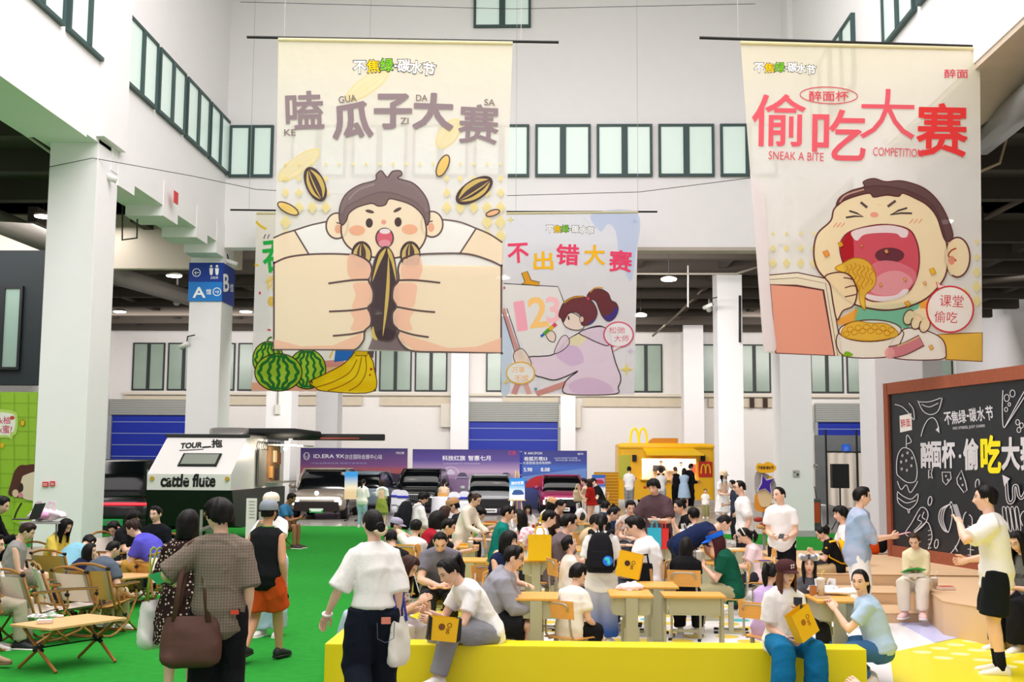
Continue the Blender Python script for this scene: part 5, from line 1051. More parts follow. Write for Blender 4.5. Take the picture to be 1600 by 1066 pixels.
A.fill([(815, 444), (842, 447), (843, 441), (830, 438), (824, 424), (815, 427), (820, 440)], '#f0b032', False, K2, 1.2); A.ell(787, 450, 2.4, 2.4, '#b8505e')
A.text('1', 813.5, 494, 17, 47, '#e9a2b2', -8, .05); A.text('2', 840.6, 488, 30, 48, '#f0c078', -6, .03); A.text('3', 864, 484, 22, 41, '#efb6bc', -4, .03)
A.stroke([(786, 482), (799, 522), (814, 562)], 6, '#e0a3a0', False); A.stroke([(792, 482), (818, 562)], 1.2, K2, False); A.stroke([(784, 484), (808, 562)], 1.2, K2, False)
A.stroke([(812, 592), (803, 616)], 9, '#dca4a0', False); A.stroke([(818, 592), (827, 616)], 8, '#eab8b0', False); A.stroke([(838, 616), (860, 608), (886, 599)], 9, '#dfa198', False)
A.fill([(825, 559), (845, 557), (862, 555), (872, 548), (885, 533), (900, 523), (920, 513), (940, 510), (951, 524), (956, 545), (962, 567), (970, 590), (966, 605), (960, 616), (886, 616), (882, 600), (890, 590), (903, 580), (885, 588), (866, 594), (848, 590), (836, 586), (830, 574)], HP, True, K2, 1.8)
A.fill([(868, 553), (888, 540), (905, 545), (912, 565), (895, 572), (880, 566)], '#e9d0ea'); A.fill([(885, 535), (900, 524), (920, 522), (905, 540)], '#f6f0c8'); A.fill([(890, 600), (920, 590), (950, 600), (955, 614), (900, 615)], '#e9cfe6')
A.fill([(905, 520), (925, 512), (945, 512), (955, 528), (950, 540), (935, 536), (918, 528)], '#efe0ee', True, K2, 1.6)
A.fill([(866, 552), (875, 530), (884, 524), (890, 535), (880, 547)], HP, True, K2, 1.2); A.fill([(803, 552), (815, 545), (825, 556), (830, 570), (818, 574), (805, 566)], '#fbe9dc', True, K2, 1.2)
A.fill([(878, 495), (890, 488), (906, 496), (912, 512), (900, 516), (886, 512), (880, 505)], '#fbe9db', True, K2, 1.3)
A.fill([(917, 465), (924, 454), (938, 452), (950, 458), (955, 469), (963, 474), (966, 484), (960, 497), (950, 502), (941, 494), (936, 483), (930, 470)], '#7b3f44', True, K2, 1.2); A.fill([(945, 494), (955, 490), (962, 480), (965, 487), (958, 498), (950, 502)], '#5a4c9c'); A.stroke([(922, 457), (930, 450), (942, 450)], 2, '#e0a444')
A.fill([(873, 492), (880, 474), (893, 465), (908, 463), (922, 468), (931, 480), (933, 492), (926, 504), (914, 509), (908, 506), (908, 495), (900, 488), (889, 490), (884, 497), (880, 504), (877, 498)], '#80444a', True, K2, 1.2); A.stroke([(881, 474), (893, 466), (912, 463)], 2.4, '#e2a83e'); A.stroke([(917, 465), (921, 468)], 4, '#e85a70', False); A.stroke([(928, 500), (920, 507)], 2.5, '#5a4c9c', False)
A.ell(909, 499, 3.4, 5, '#fbe0d0', 0, K2, .9); A.stroke([(888, 494), (889, 500)], 2.2, '#3c2c34', False)
A.fill([(853, 522), (862, 517), (868, 524), (866, 534), (858, 532)], '#fbe6d8', True, K2, 1.2)
A.stroke([(845, 526), (850, 522)], 4, '#3f73c4', False); A.stroke([(850, 522), (858, 515)], 6, '#6fb648', False); A.stroke([(858, 515), (864, 510)], 6, '#f0c734', False); A.stroke([(864, 510), (869, 506)], 6, '#e45a72', False)
A.ell(966.5, 523, 23, 19.5, '#fdfafb', 0, '#e0607c', 2.2); A.fill([(959, 541), (958, 549), (970, 542)], '#fdfafb', False, '#e0607c', 1.4); A.text('松弛', 964, 516, 25, 10, '#d85a74', 0, 0); A.text('大师', 971, 529, 23, 10, '#d85a74', 0, 0)
A.ell(813.5, 583, 22, 17, '#fdfbf6', 0, '#f0c45a', 2.2); A.text('万事', 810, 578, 20, 9, '#e8a94a', 0, 0); A.text('不慌', 815, 591, 22, 9, '#e8a94a', 0, 0)
for x, y, r, c in ((979, 577, 11, '#f3df7a'), (798, 343, 7, '#f3e6a0'), (992, 345, 6, '#c9d6ee'), (985, 548, 6, '#d9d3ec'), (791, 597, 6, '#f3d76a')): A.fill([(x, y - r), (x + r * .2, y - r * .2), (x + r, y), (x + r * .2, y + r * .2), (x, y + r), (x - r * .2, y + r * .2), (x - r, y), (x - r * .2, y - r * .2)], c, False)
A.ell(837, 608, 2.5, 2.5, '#6fa6b0'); A.build('artwork_print', tb, base)
# ---- fruit banner behind
tb, base = banner('smaller white fruit banner with watermelons and bananas, partly behind the large left banner', 32, [(401, 333), (590, 332), (585, 612), (393, 611)], (360, 328, 602, 331), gradprint([(0, '#f6f0ea'), (1, '#f5efe0'), (.5, '#f6f4f2')], 0, 5.0, .06))
A = Art(PY(490, 470, 32), (0, -1, 0))
A.fill([(393, 598), (586, 596), (585, 611.5), (393, 610.5)], '#efb79a', False); A.fill([(490, 570), (530, 566), (545, 575), (540, 590), (490, 596)], '#e7c08e', False); A.fill([(500, 564), (535, 562), (545, 572), (500, 575)], '#dd9f94', False)
A.fill([(524, 548), (560, 548), (552, 562), (522, 566)], '#2b74c9', False); A.stroke([(515, 560), (520, 548)], 2.5, '#f0c83c', False); A.fill([(560, 540), (585, 546), (583, 560), (565, 552)], '#6b5a68', False)
def melon(cx, cy, rx_, ry_):
    A.ell(cx, cy, rx_, ry_, '#a9cf3c', 0, '#4b3b22', 1.8)
    for i in range(-2, 3):
        P = []; 
        for t in np.linspace(-.93, .93, 13): x = i * rx_ * .40; P.append((cx + x * math.cos(t * 1.45) + 1.6 * math.sin(t * 15 + i), cy + ry_ * t))
        A.stroke(P, rx_ * .13, '#2f7d3c')
    A.stroke([(cx - 2, cy - ry_ + 1), (cx + 1, cy - ry_ - 5), (cx + 6, cy - ry_ - 7)], 3, '#5f8a30')
melon(419, 562, 24, 28); melon(480, 577, 29, 31); melon(435, 582, 37, 29.3)
A.fill([(483, 597), (492, 592), (511, 583), (535, 570), (548, 558), (556, 549), (574, 551), (580, 560), (584, 572), (583, 611.8), (508, 611.5), (492, 605)], '#f6d81e', True, '#6b4a1c', 1.6)
for P in ([(492, 606), (520, 597), (545, 583), (558, 562)], [(512, 611), (540, 600), (558, 585), (565, 558)], [(545, 611), (562, 600), (572, 580), (571, 556)]): A.stroke(P, 1.5, '#a0701e')
A.fill([(483, 597), (488, 594), (489, 600)], '#6b4a2c', False); A.fill([(554, 548), (575, 549), (573, 556), (556, 556)], '#e8c52a', False, '#6b4a1c', 1.2); A.ell(580, 577, 2, 2, '#c03a2a'); A.ell(578, 586, 1.5, 1.5, '#c03a2a')
A.stroke([(400, 346), (407, 353), (416, 358)], 3.4, '#f0d02e'); A.stroke([(412, 373), (415, 366)], 1.6, '#7a6b8a', False); A.stroke([(418, 373), (421, 366)], 1.6, '#7a6b8a', False)
A.text('吞', 431, 400, 42, 50, '#2faa4a', -6, .03); A.text('食大赛', 480, 412, 70, 30, '#bfe0b8', 0, .02); A.stroke([(398, 413), (404, 415)], 3, '#f0d02e', False); A.ell(406, 458, 1.6, 2.4, '#d83a4a'); A.stroke([(418, 515), (423, 516)], 2.4, '#d83a4a', False)
A.text('你', 425, 442, 20, 22, '#e9c54a', 0, .02); A.ell(424, 471, 6, 8, '#efcf6a'); A.build('artwork_print', tb, base)
# ================================================================ chalkboard
PA, PBt = PY(1393, 750, 20.5), PY(1600, 750, 16.8); dv = Vector((PBt.x - PA.x, PBt.y - PA.y, 0)).normalized(); PC = PA + dv * 6.2; nv = Vector((dv.y, -dv.x, 0)); nv = nv if nv.y < 0 else -nv
z0, z1 = .43, 3.25; tb = thing('chalkboard', 'big dark chalkboard backdrop with white food doodles on the cardboard stage', 'board', ((PA.x + PC.x) / 2, (PA.y + PC.y) / 2, 0))
o3 = tb.location; b = MB(); L = (PC - PA).length; ang = math.atan2(dv.y, dv.x); mid = (PA + PC) / 2
def slat(m, u0, u1, za, zb, th, off): m.box(((PA + dv * (u0 + u1) / 2 + nv * off).x, (PA + dv * (u0 + u1) / 2 + nv * off).y, (za + zb) / 2), (u1 - u0, th, zb - za), 0, ang)
slat(b, 0, L, z0, z1, .06, -.02); b.build('board', M('#171c26', .35, spec=.5, var=.25, vscale=.7), tb, o3)
for u0, u1, za, zb in ((0, L, z1 - .0, z1 + .2), (0, L, z0 - .02, z0 + .2), (-.12, .03, z0 - .02, z1 + .2), (L - .03, L + .12, z0 - .02, z1 + .2)): b = MB(); slat(b, u0, u1, za, zb, .1, .0); b.build('frame_bar', pattern('wood', '#8a4a34', '#a8634a', 2., .6), tb, o3)
A = Art(PA + nv * .012, nv, lambda c: M(c, .7), .0002, 0.); CK = '#d3d5da'
A.fill([(1405.5, 650), (1424, 646), (1425, 672), (1406.5, 676)], '#f2f0ee', False); A.text('醉面', 1415, 661, 15, 13, '#c8383c', -8, .02)
for i, (ch, y) in enumerate(zip('不焦绿·碳水节', (654, 652.5, 651, 650, 648.5, 647, 645.5))): A.text(ch, (1481, 1492, 1503.5, 1512, 1520, 1532.5, 1546)[i], y, 4 if ch == '·' else 11.5, 4 if ch == '·' else (20, 20.5, 21, 0, 22, 22.5, 23)[i], CK, -7, .03)
A.text('NO STRESS, JUST CARBS', 1514, 668, 50, 5.5, CK, -5, .02)
for ch, x, y, w, h, c in (('醉', 1448, 711, 31 * .62, 42, CK), ('面', 1463, 711, 16, 42, CK), ('杯', 1482, 710, 21, 44, CK), ('·', 1500, 713, 4, 6, CK), ('偷', 1517, 710, 24, 50, CK), ('吃', 1548, 710, 32, 60, '#f4ea1c'), ('大', 1579, 709, 29, 52, CK), ('赛', 1608, 707, 28, 56, CK)): A.text(ch, x, y, w, h, c, -1, .055)
W_ = 1.25
def ck(P, c=False, w=W_): A.stroke(P, w, CK, True, c)
ck([(1439, 682), (1443, 668), (1450, 656), (1458, 653), (1464, 660), (1467, 672)]); A.fill([(1462, 672), (1468, 677), (1467, 666)], CK, False)
ck([(1401, 738), (1402, 715), (1408, 702), (1416, 700), (1425, 706), (1431, 722), (1433, 738), (1430, 752), (1418, 754), (1406, 746)], True); ck([(1416, 699), (1417, 680), (1424, 690), (1417, 694)])
for x, y in ((1410, 712), (1418, 708), (1425, 716), (1408, 722), (1416, 720), (1424, 728), (1409, 733), (1417, 735)): A.ell(x, y, 1.1, 1.8, None, 0, CK, .9, 10)
ck([(1402, 752), (1408, 765), (1416, 758), (1422, 770), (1430, 760), (1434, 752)]); ck([(1402, 768), (1412, 776), (1424, 780), (1434, 772), (1432, 786), (1420, 796), (1404, 786), (1402, 770)]); ck([(1403, 778), (1416, 786), (1431, 782)]); ck([(1418, 796), (1420, 802), (1422, 796)])
ck([(1398, 632), (1410, 636), (1420, 646), (1428, 656), (1427, 640), (1420, 630)]); ck([(1434, 626), (1442, 642), (1454, 648), (1466, 642), (1472, 622)]); ck([(1440, 632), (1452, 636), (1466, 630)]); ck([(1436, 628), (1452, 628), (1470, 622)])
ck([(1567, 610), (1566, 640), (1568, 668), (1576, 656), (1590, 630), (1600, 612)]); ck([(1570, 668), (1585, 645), (1602, 618)])
for x, y, r in ((1573, 622, 4), (1582, 615, 4), (1572, 640, 2.5), (1590, 660, 3), (1596, 665, 3), (1592, 672, 3), (1577, 632, 2)): A.ell(x, y, r, r * 1.4, None, 0, CK, 1.1, 12)
for P in ([(1472, 738), (1485, 738), (1486, 748), (1478, 758), (1473, 752)], [(1495, 748), (1502, 735), (1508, 752), (1511, 766), (1506, 770), (1496, 756)], [(1451, 735), (1457, 733), (1455, 740), (1457, 748), (1453, 745), (1451, 748)]): A.stroke(P, 1.3, CK, False, True)
for x, y in ((1478, 744), (1481, 750), (1501, 748), (1504, 758)): A.ell(x, y, 1, 1.4, None, 0, CK, .8, 8)
for x, y in ((1453, 783), (1463, 850), (1527, 756)): A.ell(x, y, 3, 7, None, 8, CK, 1.3, 16)
ck([(1415, 832), (1424, 818), (1434, 800), (1440, 793), (1447, 796), (1450, 806), (1444, 820), (1430, 832), (1420, 838)], True); ck([(1424, 836), (1436, 826), (1448, 816), (1454, 826), (1456, 842), (1450, 858)]); ck([(1438, 804), (1434, 812), (1440, 816), (1434, 824), (1428, 830)]); ck([(1444, 800), (1441, 808), (1446, 812)])
for i in range(5): ck([(1455, 828 + i * 7), (1450, 830 + i * 7)], False, 1.)
for q in (0, 3.2, 6.4): ck([(1484, 788), (1470 + q, 796), (1467 + q, 812), (1474 + q * .7, 828), (1482, 832)], False, 1.4)
ck([(1484, 788), (1488, 800), (1486, 818), (1482, 832)]); ck([(1484, 788), (1486, 784), (1488, 790), (1484, 794)])
ck([(1476, 872), (1488, 862), (1498, 846), (1502, 826), (1506, 806), (1510, 800)]); ck([(1516, 868), (1517, 840), (1519, 812), (1514, 804)])
for x, y in ((1480, 866), (1492, 853), (1500, 834), (1503, 815)): ck([(x, y), (x + 4, y + 9), (x + 1, y + 4)], False, 1.2)
for i in range(6): ck([(1512, 822 + i * 9), (1522, 824 + i * 9)], False, 1.)
P = [(1572, 748), (1574, 778), (1578, 786), (1584, 780), (1584, 762), (1589, 760), (1592, 775), (1597, 778), (1604, 765)]; ck(P, False, 5); A.stroke(P, 2.4, '#1b2029'); A.fill([(1566, 742), (1569, 760), (1578, 748)], CK, False)
for x in (1566, 1572, 1579, 1586): ck([(x, 796), (x + 5, 828), (x + 9, 826), (x + 5, 795)], True, 1.2)
ck([(1598, 822), (1594, 810), (1598, 800), (1606, 798)])
A.build('chalk_drawings', tb, o3)
# ================================================================ vehicles, boards and stalls at the back
def vprint(stops, z0, z1, rough=.5):
    m, N, L, b = newmat('mat_board%d' % len(MC)); MC[('vp', id(m))] = m; b.inputs['Roughness'].default_value = rough
    tc = N.new('ShaderNodeTexCoord'); sp = N.new('ShaderNodeSeparateXYZ'); L.new(tc.outputs['Object'], sp.inputs[0]); mr = N.new('ShaderNodeMapRange'); mr.inputs['From Min'].default_value = z0; mr.inputs['From Max'].default_value = z1; L.new(sp.outputs['Z'], mr.inputs['Value'])
    cr = N.new('ShaderNodeValToRGB'); L.new(mr.outputs[0], cr.inputs[0]); L.new(cr.outputs[0], b.inputs['Base Color'])
    for i, (p, c) in enumerate(stops):
        e = cr.color_ramp.elements[i] if i < 2 else cr.color_ramp.elements.new(p); e.position = p; e.color = lin(c)
    return m
PM = lambda c: M(c, .5)
def loftbox(mb, st, m=0, seg=24, e=.38):
    """stations (y, half width, z bottom, z top) of a rounded box running along y"""
    V = []
    for y, hw, zb, zt in st:
        for j in range(seg):
            t = 2 * PI * j / seg; c, s = math.cos(t), math.sin(t); V.append((hw * np.sign(c) * abs(c) ** e, y, (zb + zt) / 2 + (zt - zb) / 2 * np.sign(s) * abs(s) ** e))
    n = len(st); mb.add(V, [(i * seg + j, (i + 1) * seg + j, (i + 1) * seg + (j + 1) % seg, i * seg + (j + 1) % seg) for i in range(n - 1) for j in range(seg)] + [tuple(range(seg)), tuple(range((n - 1) * seg, n * seg))[::-1]], m)
def car(label, px, Y, W, H, L, col, deg=0, hood=.58, lower='#17171a', bar=None, lamps='#ffffff', grille=None, plate='#dfe6e2', rear=False, platetop='#f2f4f3', van=False):
    c = PY(px, 780, Y); t = thing('car', label, 'car', (c.x, c.y + L / 2, 0), math.radians(deg)); w = W / 2; hb = H * hood; l = L / 2; paint = M(col, .3, .1, coat=.5)
    b = MB(); hf = hb - .16 if not van else hb
    loftbox(b, [(-l, w * .80, .38, hf - .10), (-l + .06, w * .90, .32, hf - .02), (-l + .35, w * .97, .27, hf + .05), (-l + .9, w, .25, hb), (-l + 1.4, w, .25, hb + .02), (l - .5, w, .26, hb + .05), (l - .1, w * .94, .3, hb + .02), (l, w * .86, .4, hb - .08)]); b.build('body', paint, t, smooth=True)
    g = MB(); f0 = -l + (1.0 if not van else .45); loftbox(g, [(f0, w * .86, hb - .05, hb + .02), (f0 + .45, w * .84, hb - .05, hb + (H - hb) * .6), (f0 + .85, w * .78, hb - .05, H - .03), (l - .75, w * .76, hb - .05, H - .02), (l - .3, w * .78, hb - .05, H - (.25 if not van else .06)), (l - .12, w * .8, hb - .05, hb + .1)], e=.3); g.build('windows', GLASSDK, t, smooth=True)
    r = MB(); loftbox(r, [(f0 + .8, w * .70, H - .07, H - .02), (f0 + 1.0, w * .76, H - .08, H), (l - .8, w * .74, H - .08, H), (l - .35, w * .72, H - .16, H - .07)], e=.5); r.build('roof', paint, t, smooth=True)
    for s in (-1, 1):
        MB().tube([(s * w * .86, f0 + .06, hb), (s * w * .845, f0 + .46, hb + (H - hb) * .6), (s * w * .77, f0 + .88, H - .03)], .045, 0, 8).build('pillar', paint, t, smooth=True)
        m = MB(); m.ball((s * (w + .12), f0 + .35, hb + .12), (.13, .08, .09), 0, 12, 8); m.tube([(s * w * .9, f0 + .4, hb + .03), (s * (w + .08), f0 + .37, hb + .08)], .025); m.build('mirror', paint if not van else BLACK, t, smooth=True)
        for y in (-l + .85, l - .9):
            k = MB(); k.tube([(s * (w - .24), y, .36), (s * (w + .005), y, .36)], .36, 0, 24); k.tube([(s * w, y, .36), (s * (w + .015), y, .36)], .23, 1, 18); k.build('wheel', [RUB, STEEL], t)
        yy = -l - .005 if not rear else l + .005; sg = 1 if not rear else -1
        if lamps: k = MB(); k.box((s * w * .74, yy + .05 * sg, hf - .28), (.24, .12, .16), 0, 0, None, .03); k.build('headlamp' if not rear else 'tail_lamp', glow(lamps, 12 if not rear else 3), t)
    yf = -l - .012 if not rear else l + .012; sg = -1 if not rear else 1
    k = MB(); k.box((0, yf - sg * .06, .48), (W * .80, .14, .34), 0, 0, None, .05); k.build('bumper', M(lower, .4), t)
    if bar: k = MB(); k.box((0, yf + sg * .0, hf - .13), (W * .80, .06, .05), 0, 0, None, .02); k.build('light_bar', glow(bar, 7), t)
    if grille:
        k = MB(); k.box((0, yf, hf - .36), (W * .5, .06, .42), 0, 0, None, .03)
        for i in range(13): k.box((-W * .23 + i * W * .46 / 12, yf - .035, hf - .36), (.022, .03, .38), 1)
        k.build('grille', [BLACK, STEEL], t)
    if plate: k = MB(); k.box((0, yf + sg * .04, hf - .56), (.48, .02, .15), 0); k.box((0, yf + sg * .052, hf - .515), (.48, .004, .06), 1); k.box((0, yf + sg * .055, hf - .56), (.36, .004, .06), 2); k.build('licence_plate', [M(plate, .4), M(platetop, .4), M('#dfeee2' if plate == '#20a04a' else '#777777', .4)], t)
    return t
t = car('large silver-brown suv with a full-width light bar and green plate', 491, 40.5, 2.0, 1.80, 5.0, '#8d8376', 2, bar='#ffffff', plate='#20a04a', lower='#241c1e', platetop='#d8efdd'); b = MB(); b.tube([(0, -2.54, .93), (0, -2.56, .93)], .075, 0, 18); b.build('badge', glow('#ffffff', 4), t)
car('black suv with chrome bar grille in front of the purple board', 652, 46.3, 1.96, 1.78, 4.4, '#0d0f12', -4, grille=True, lamps='#b9bcc0')
car('silver crossover with both headlights on', 760, 45, 1.95, 1.56, 4.8, '#9a9da0', 4, bar=None)
car('magenta car with a white light bar', 878, 46.8, 1.9, 1.56, 4.2, '#9a2257', 2, bar='#fff4fb', lamps='#fff6ea')
car('grey-blue car half hidden behind the silver-brown suv', 566, 46.4, 1.85, 1.66, 4.2, '#74838f', 178, lamps=None)
car('black people carrier seen from behind with a red light strip', 176, 27.2, 1.95, 2.05, 5.0, '#0b0d0f', 181, rear=True, bar='#ff1c24', lamps=None, plate='#1fae52', platetop='#23b357', van=True, hood=.55)
# ---- exhibition boards with their prints
def board(label, x0, y0, x1, Y, mat, art=None, h0=0., cat='board', name='exhibition_board', feet=True):
    a, c = PY(x0, y0, Y), PY(x1, y0, Y); H = a.z - h0; t = thing(name, label, cat, ((a.x + c.x) / 2, Y, 0)); W = c.x - a.x
    MB().box((0, 0, h0 + H / 2), (W, .06, H)).build('panel', mat, t)
    if feet:
        for s in (-1, 1): MB().box((s * W * .42, .25, .03), (.06, .6, .06)).tube([(s * W * .42, .5, .05), (s * W * .42, .03, H * .7 + h0)], .02).build('foot', DKGREY, t)
    if art: A = Art((0, Y - .033, 0), (0, -1, 0), PM, .0005, .002); art(A); A.build('artwork_print', t, t.location)
    return t
def artvw(A):
    A.ell(479, 713, 4.5, 5.5, None, 0, '#e8e9f4', .9); A.stroke([(475.5, 710), (477.5, 717), (479, 713), (480.5, 717), (482.5, 710)], .9, '#e8e9f4', False)
    A.text('ID.ERA 9X', 514, 713, 48, 6, '#eef0fa', 0, .02); A.text('亦庄国际会展中心站', 568, 714, 58, 7.5, '#eef0fa', 0, 0); A.text('汽车之家', 625, 708, 13, 4, '#f3e7ea', 0, .02)
    A.text('汽车品牌体验展 现场下定享好礼', 530, 724, 88, 2.6, '#aab0dd', 0, 0); A.fill([(471, 760), (500, 742), (560, 735), (636, 742), (636, 770), (471, 770)], '#3a2a44', False)
def arthq(A):
    A.text('科技红旗', 709, 716, 36, 8, '#f5f2fa', 0, .025); A.text('智惠七月', 749, 716, 35, 8, '#f5f2fa', 0, .025); A.text('红旗品牌嘉年华 现场试驾有礼', 722, 724.5, 58, 2.6, '#c9bfe4', 0, 0); A.text('红旗', 800, 708, 12, 7, '#d23a6a', 0, 0)
    A.ell(704, 740, 13, 10, None, 0, '#d9cfe8', 1.1); A.fill([(698, 741), (704, 733), (711, 741)], '#d9cfe8')
    for x in (692, 722, 790): A.fill([(x - 9, 748), (x - 6, 742), (x - 3, 739), (x + 4, 739), (x + 7, 742), (x + 9, 748), (x + 8, 752), (x - 8, 752)], '#5a5070'); A.stroke([(x - 8, 746), (x + 8, 746)], .9, '#e8e0f2', False)
    A.fill([(645, 752), (700, 748), (760, 750), (812, 747), (812, 790), (645, 790)], '#8d7298', False)
def artaf(A):
    A.fill([(819, 706), (821, 711), (823, 706), (821.5, 708)], '#eef2fb', False); A.text('ARCFOX', 836, 708.5, 23, 3.6, '#eef2fb', 0, .01); A.text('极狐汽车', 907, 709.5, 9, 3, '#eef2fb', 0, .01); A.text('极狐贝塔S3', 837, 717, 36, 6.4, '#f2f5fc', 0, .02); A.text('大家庭首选纯电轿跑', 839, 723.5, 44, 4.6, '#dfe8fa', 0, .01)
    A.text('5.98', 825, 734, 13, 6, '#f6f8fd', 0, .03); A.text('8.08', 852, 734, 14, 6, '#f6f8fd', 0, .03); A.text('2025年7月极狐汽车品牌惠', 884, 716, 36, 2.4, '#cfdaf4', 0, 0); A.text('限时优惠 到店有礼', 888, 719.5, 40, 2.4, '#cfdaf4', 0, 0)
    A.fill([(815, 745), (840, 742), (880, 736), (916, 732), (916, 748), (815, 752)], '#6d8fd0', False); A.fill([(822, 757), (828, 749), (840, 744), (852, 743), (858, 748), (858, 758), (824, 762)], '#b8202f')
board('purple dusk exhibition board behind the silver-brown suv', 470, 700, 637, 51.3, vprint([(0, '#2b2136'), (.42, '#4a2f4c'), (.62, '#b0585a'), (.70, '#7a4a86'), (1, '#27276e')], 0, 2.7), artvw)
board('purple and lilac exhibition board behind the black and silver cars', 645, 702, 812, 51.3, vprint([(0, '#7d6488'), (.5, '#9a7da6'), (.62, '#c4a7c8'), (.8, '#59459a'), (1, '#37287a')], 0, 2.65), arthq)
board('deep blue exhibition board with price figures behind the magenta car', 816, 704, 917, 51.3, vprint([(0, '#2a2f58'), (.45, '#3a4790'), (.7, '#3f6cc8'), (.8, '#2f3f96'), (1, '#2b2c7e')], 0, 2.6), artaf)
def artp(A): A.fill([(926, 748), (945, 747), (945, 757), (926, 757)], '#c88ab8', False); A.fill([(928, 754), (932, 750), (940, 750), (944, 754), (943, 756), (929, 756)], '#b0283c')
board('white and blue poster stand right of the magenta car', 925, 742, 946, 49, vprint([(0, '#f2f3f6'), (.7, '#eef1f6'), (.78, '#2f6fc4'), (1, '#1f5fb8')], 0, 1.4), artp, 0, 'poster', 'poster_stand')
def artq(A): A.fill([(553, 750), (540, 758), (541, 762), (558, 762), (559, 757)], '#8a7050', False); A.stroke([(548, 764), (549, 772)], 2.5, '#3a3530', False)
board('small poster of a beach sky on a stand by the silver-brown suv', 539, 737, 559, 39.7, vprint([(0, '#d8c39a'), (.45, '#dcc59a'), (.6, '#e9dfc2'), (1, '#2f8fd4')], .55, 1.55), None, .75, 'poster', 'poster_stand')
board('small bright blue poster beside the beach sky poster', 522, 738, 538, 45.95, vprint([(0, '#23428f'), (.4, '#3a73c8'), (1, '#2a62c4')], .9, 1.5), None, .85, 'poster', 'poster_stand')
def artr(A): A.text('限时优惠', 808.5, 755, 19, 5, '#ffffff', -3, .02); A.fill([(801, 770), (804, 766), (814, 766), (818, 770), (817, 773), (801, 773)], '#2f4f8a')
t = board('blue car poster on a wooden easel between silver and magenta cars', 796, 747, 820, 41, vprint([(0, '#e3ecf4'), (.35, '#cfe2f0'), (.7, '#3f94d8'), (1, '#1f6fc0')], .75, 1.5), artr, .72, 'poster', 'easel_poster', False)
for s in (-1, 1): MB().tube([(s * .22, -.06, .0), (s * .05, .05, 1.75)], .02).build('easel_leg', pattern('wood', '#c9a368', '#e3c48c', 3., .5), t)
MB().tube([(0, .5, 0), (0, .06, 1.7)], .02).build('easel_leg', pattern('wood', '#c9a368', '#e3c48c', 3., .5), t); MB().box((0, -.06, .72), (.62, .06, .03)).build('ledge', pattern('wood', '#c9a368', '#e3c48c', 3., .5), t)
# ---- covered banquet chairs and tables
bc0 = None
for px, py, Y, r, lb in ((620, 761, 45, 10, 'white covered banquet chair with a blue bow, left of the pair by the black suv'), (632, 763, 44, -5, 'white covered banquet chair with a blue bow, right of the pair by the black suv'), (709, 765, 42, 8, 'white covered banquet chair with a blue bow before the silver crossover'), (729, 764, 43, -12, 'white covered chair with a blue bow under the left headlight')):
    p = PY(px, py, Y); p.z = 0
    if bc0 is None:
        t = bc0 = thing('banquet_chair', lb, 'chair', p, math.radians(r), 'covered banquet chairs'); k = MB(); loftbox(k, [(-.2, .24, 0, .47), (-.18, .23, 0, .48), (.2, .22, 0, .48), (.24, .24, 0, .47)], e=.35); k.build('skirt', M('#d3d5df', .7, bump=.2, bscale=14.), t, smooth=True)
        k = MB(); V = [(-.22, -.28, .4), (.22, -.28, .4), (.22, -.3, .8), (.19, -.31, .9), (.1, -.315, .97), (0, -.32, .985), (-.1, -.315, .97), (-.19, -.31, .9), (-.22, -.3, .8)]; k.prism(V, (0, .07, 0)); k.build('back_cover', M('#d6d9e2', .7), t)
        k = MB(); k.box((0, -.28, .73), (.47, .1, .085), 0, 0, None, .02); k.build('sash', M('#2530a8', .5), t)
        k = MB()
        for s in (-1, 1): k.tube([(0, -.34, .73), (s * .1, -.36, .76), (s * .14, -.35, .72), (0, -.34, .72)], [(.012, .03)] * 4)
        k.build('bow', M('#2a36b8', .5), t)
    else: dup(bc0, p, math.radians(r), lb, 'covered banquet chairs')
for px, py, Y, lb in ((692, 774, 43.5, 'white clothed table before the seated woman in beige'), (718, 785, 38, 'white clothed table by the covered chairs')):
    p = PY(px, py, Y); t = thing('clothed_table', lb, 'table', (p.x, p.y, 0)); MB().lathe((0, 0, 0), [(.46, 0), (.43, .3), (.41, .7), (.40, .745), (.38, .75), (.001, .75)], 0, 28).build('tablecloth', M('#d6d8e0', .7, bump=.2, bscale=10.), t, smooth=True)
# ---- coffee caravan
cx0, cx1, cy0, cy1 = -9.05, -7.1, 26.0, 31.3; tc_ = thing('caravan', 'white and black coffee caravan with a slanted front window and open hatch', 'caravan', ((cx0 + cx1) / 2, (cy0 + cy1) / 2, 0)); OC = tc_.location
CWH, CBK = M('#e9e7e4', .35, coat=.3), M('#131415', .5)
def yz(pts, x0, x1): b = MB(); b.prism([(x0, y, z) for y, z in pts], (x1 - x0, 0, 0)); return b
yz([(26.0, 1.35), (26.0, 1.72), (27.3, 2.58), (31.2, 2.58), (31.2, 1.35)], cx0, cx1 - .04).build('upper_body', CWH, tc_, OC)
yz([(25.98, 1.36), (26.3, .55), (26.9, .48), (31.25, .48), (31.25, 1.36)], cx0 - .03, cx1 + .0).build('lower_body', CBK, tc_, OC)
b = MB(); b.box(((cx0 + cx1) / 2, 29.3, 2.62), (2.05, 4.1, .07), 0, 0, None, .02); b.build('roof', M('#2c2d2e', .5), tc_, OC); b = MB(); loftbox(b, [(28.2, .4, 2.6, 2.7), (28.5, .5, 2.62, 2.85), (29.3, .5, 2.62, 2.86), (29.6, .4, 2.6, 2.72)]); b.v = [v + [-7.9, 0, 0] for v in b.v]; b.build('roof_vent', M('#8a8784', .4, .5), tc_, OC, smooth=True)
sl = Vector((0, 1.3, .86)).normalized(); nl = Vector((0, -.86, 1.3)).normalized()
def slope(u, v, o): p = Vector((cx0, 26.0, 1.72)) + Vector((u, 0, 0)) + sl * v + nl * o; return tuple(p)
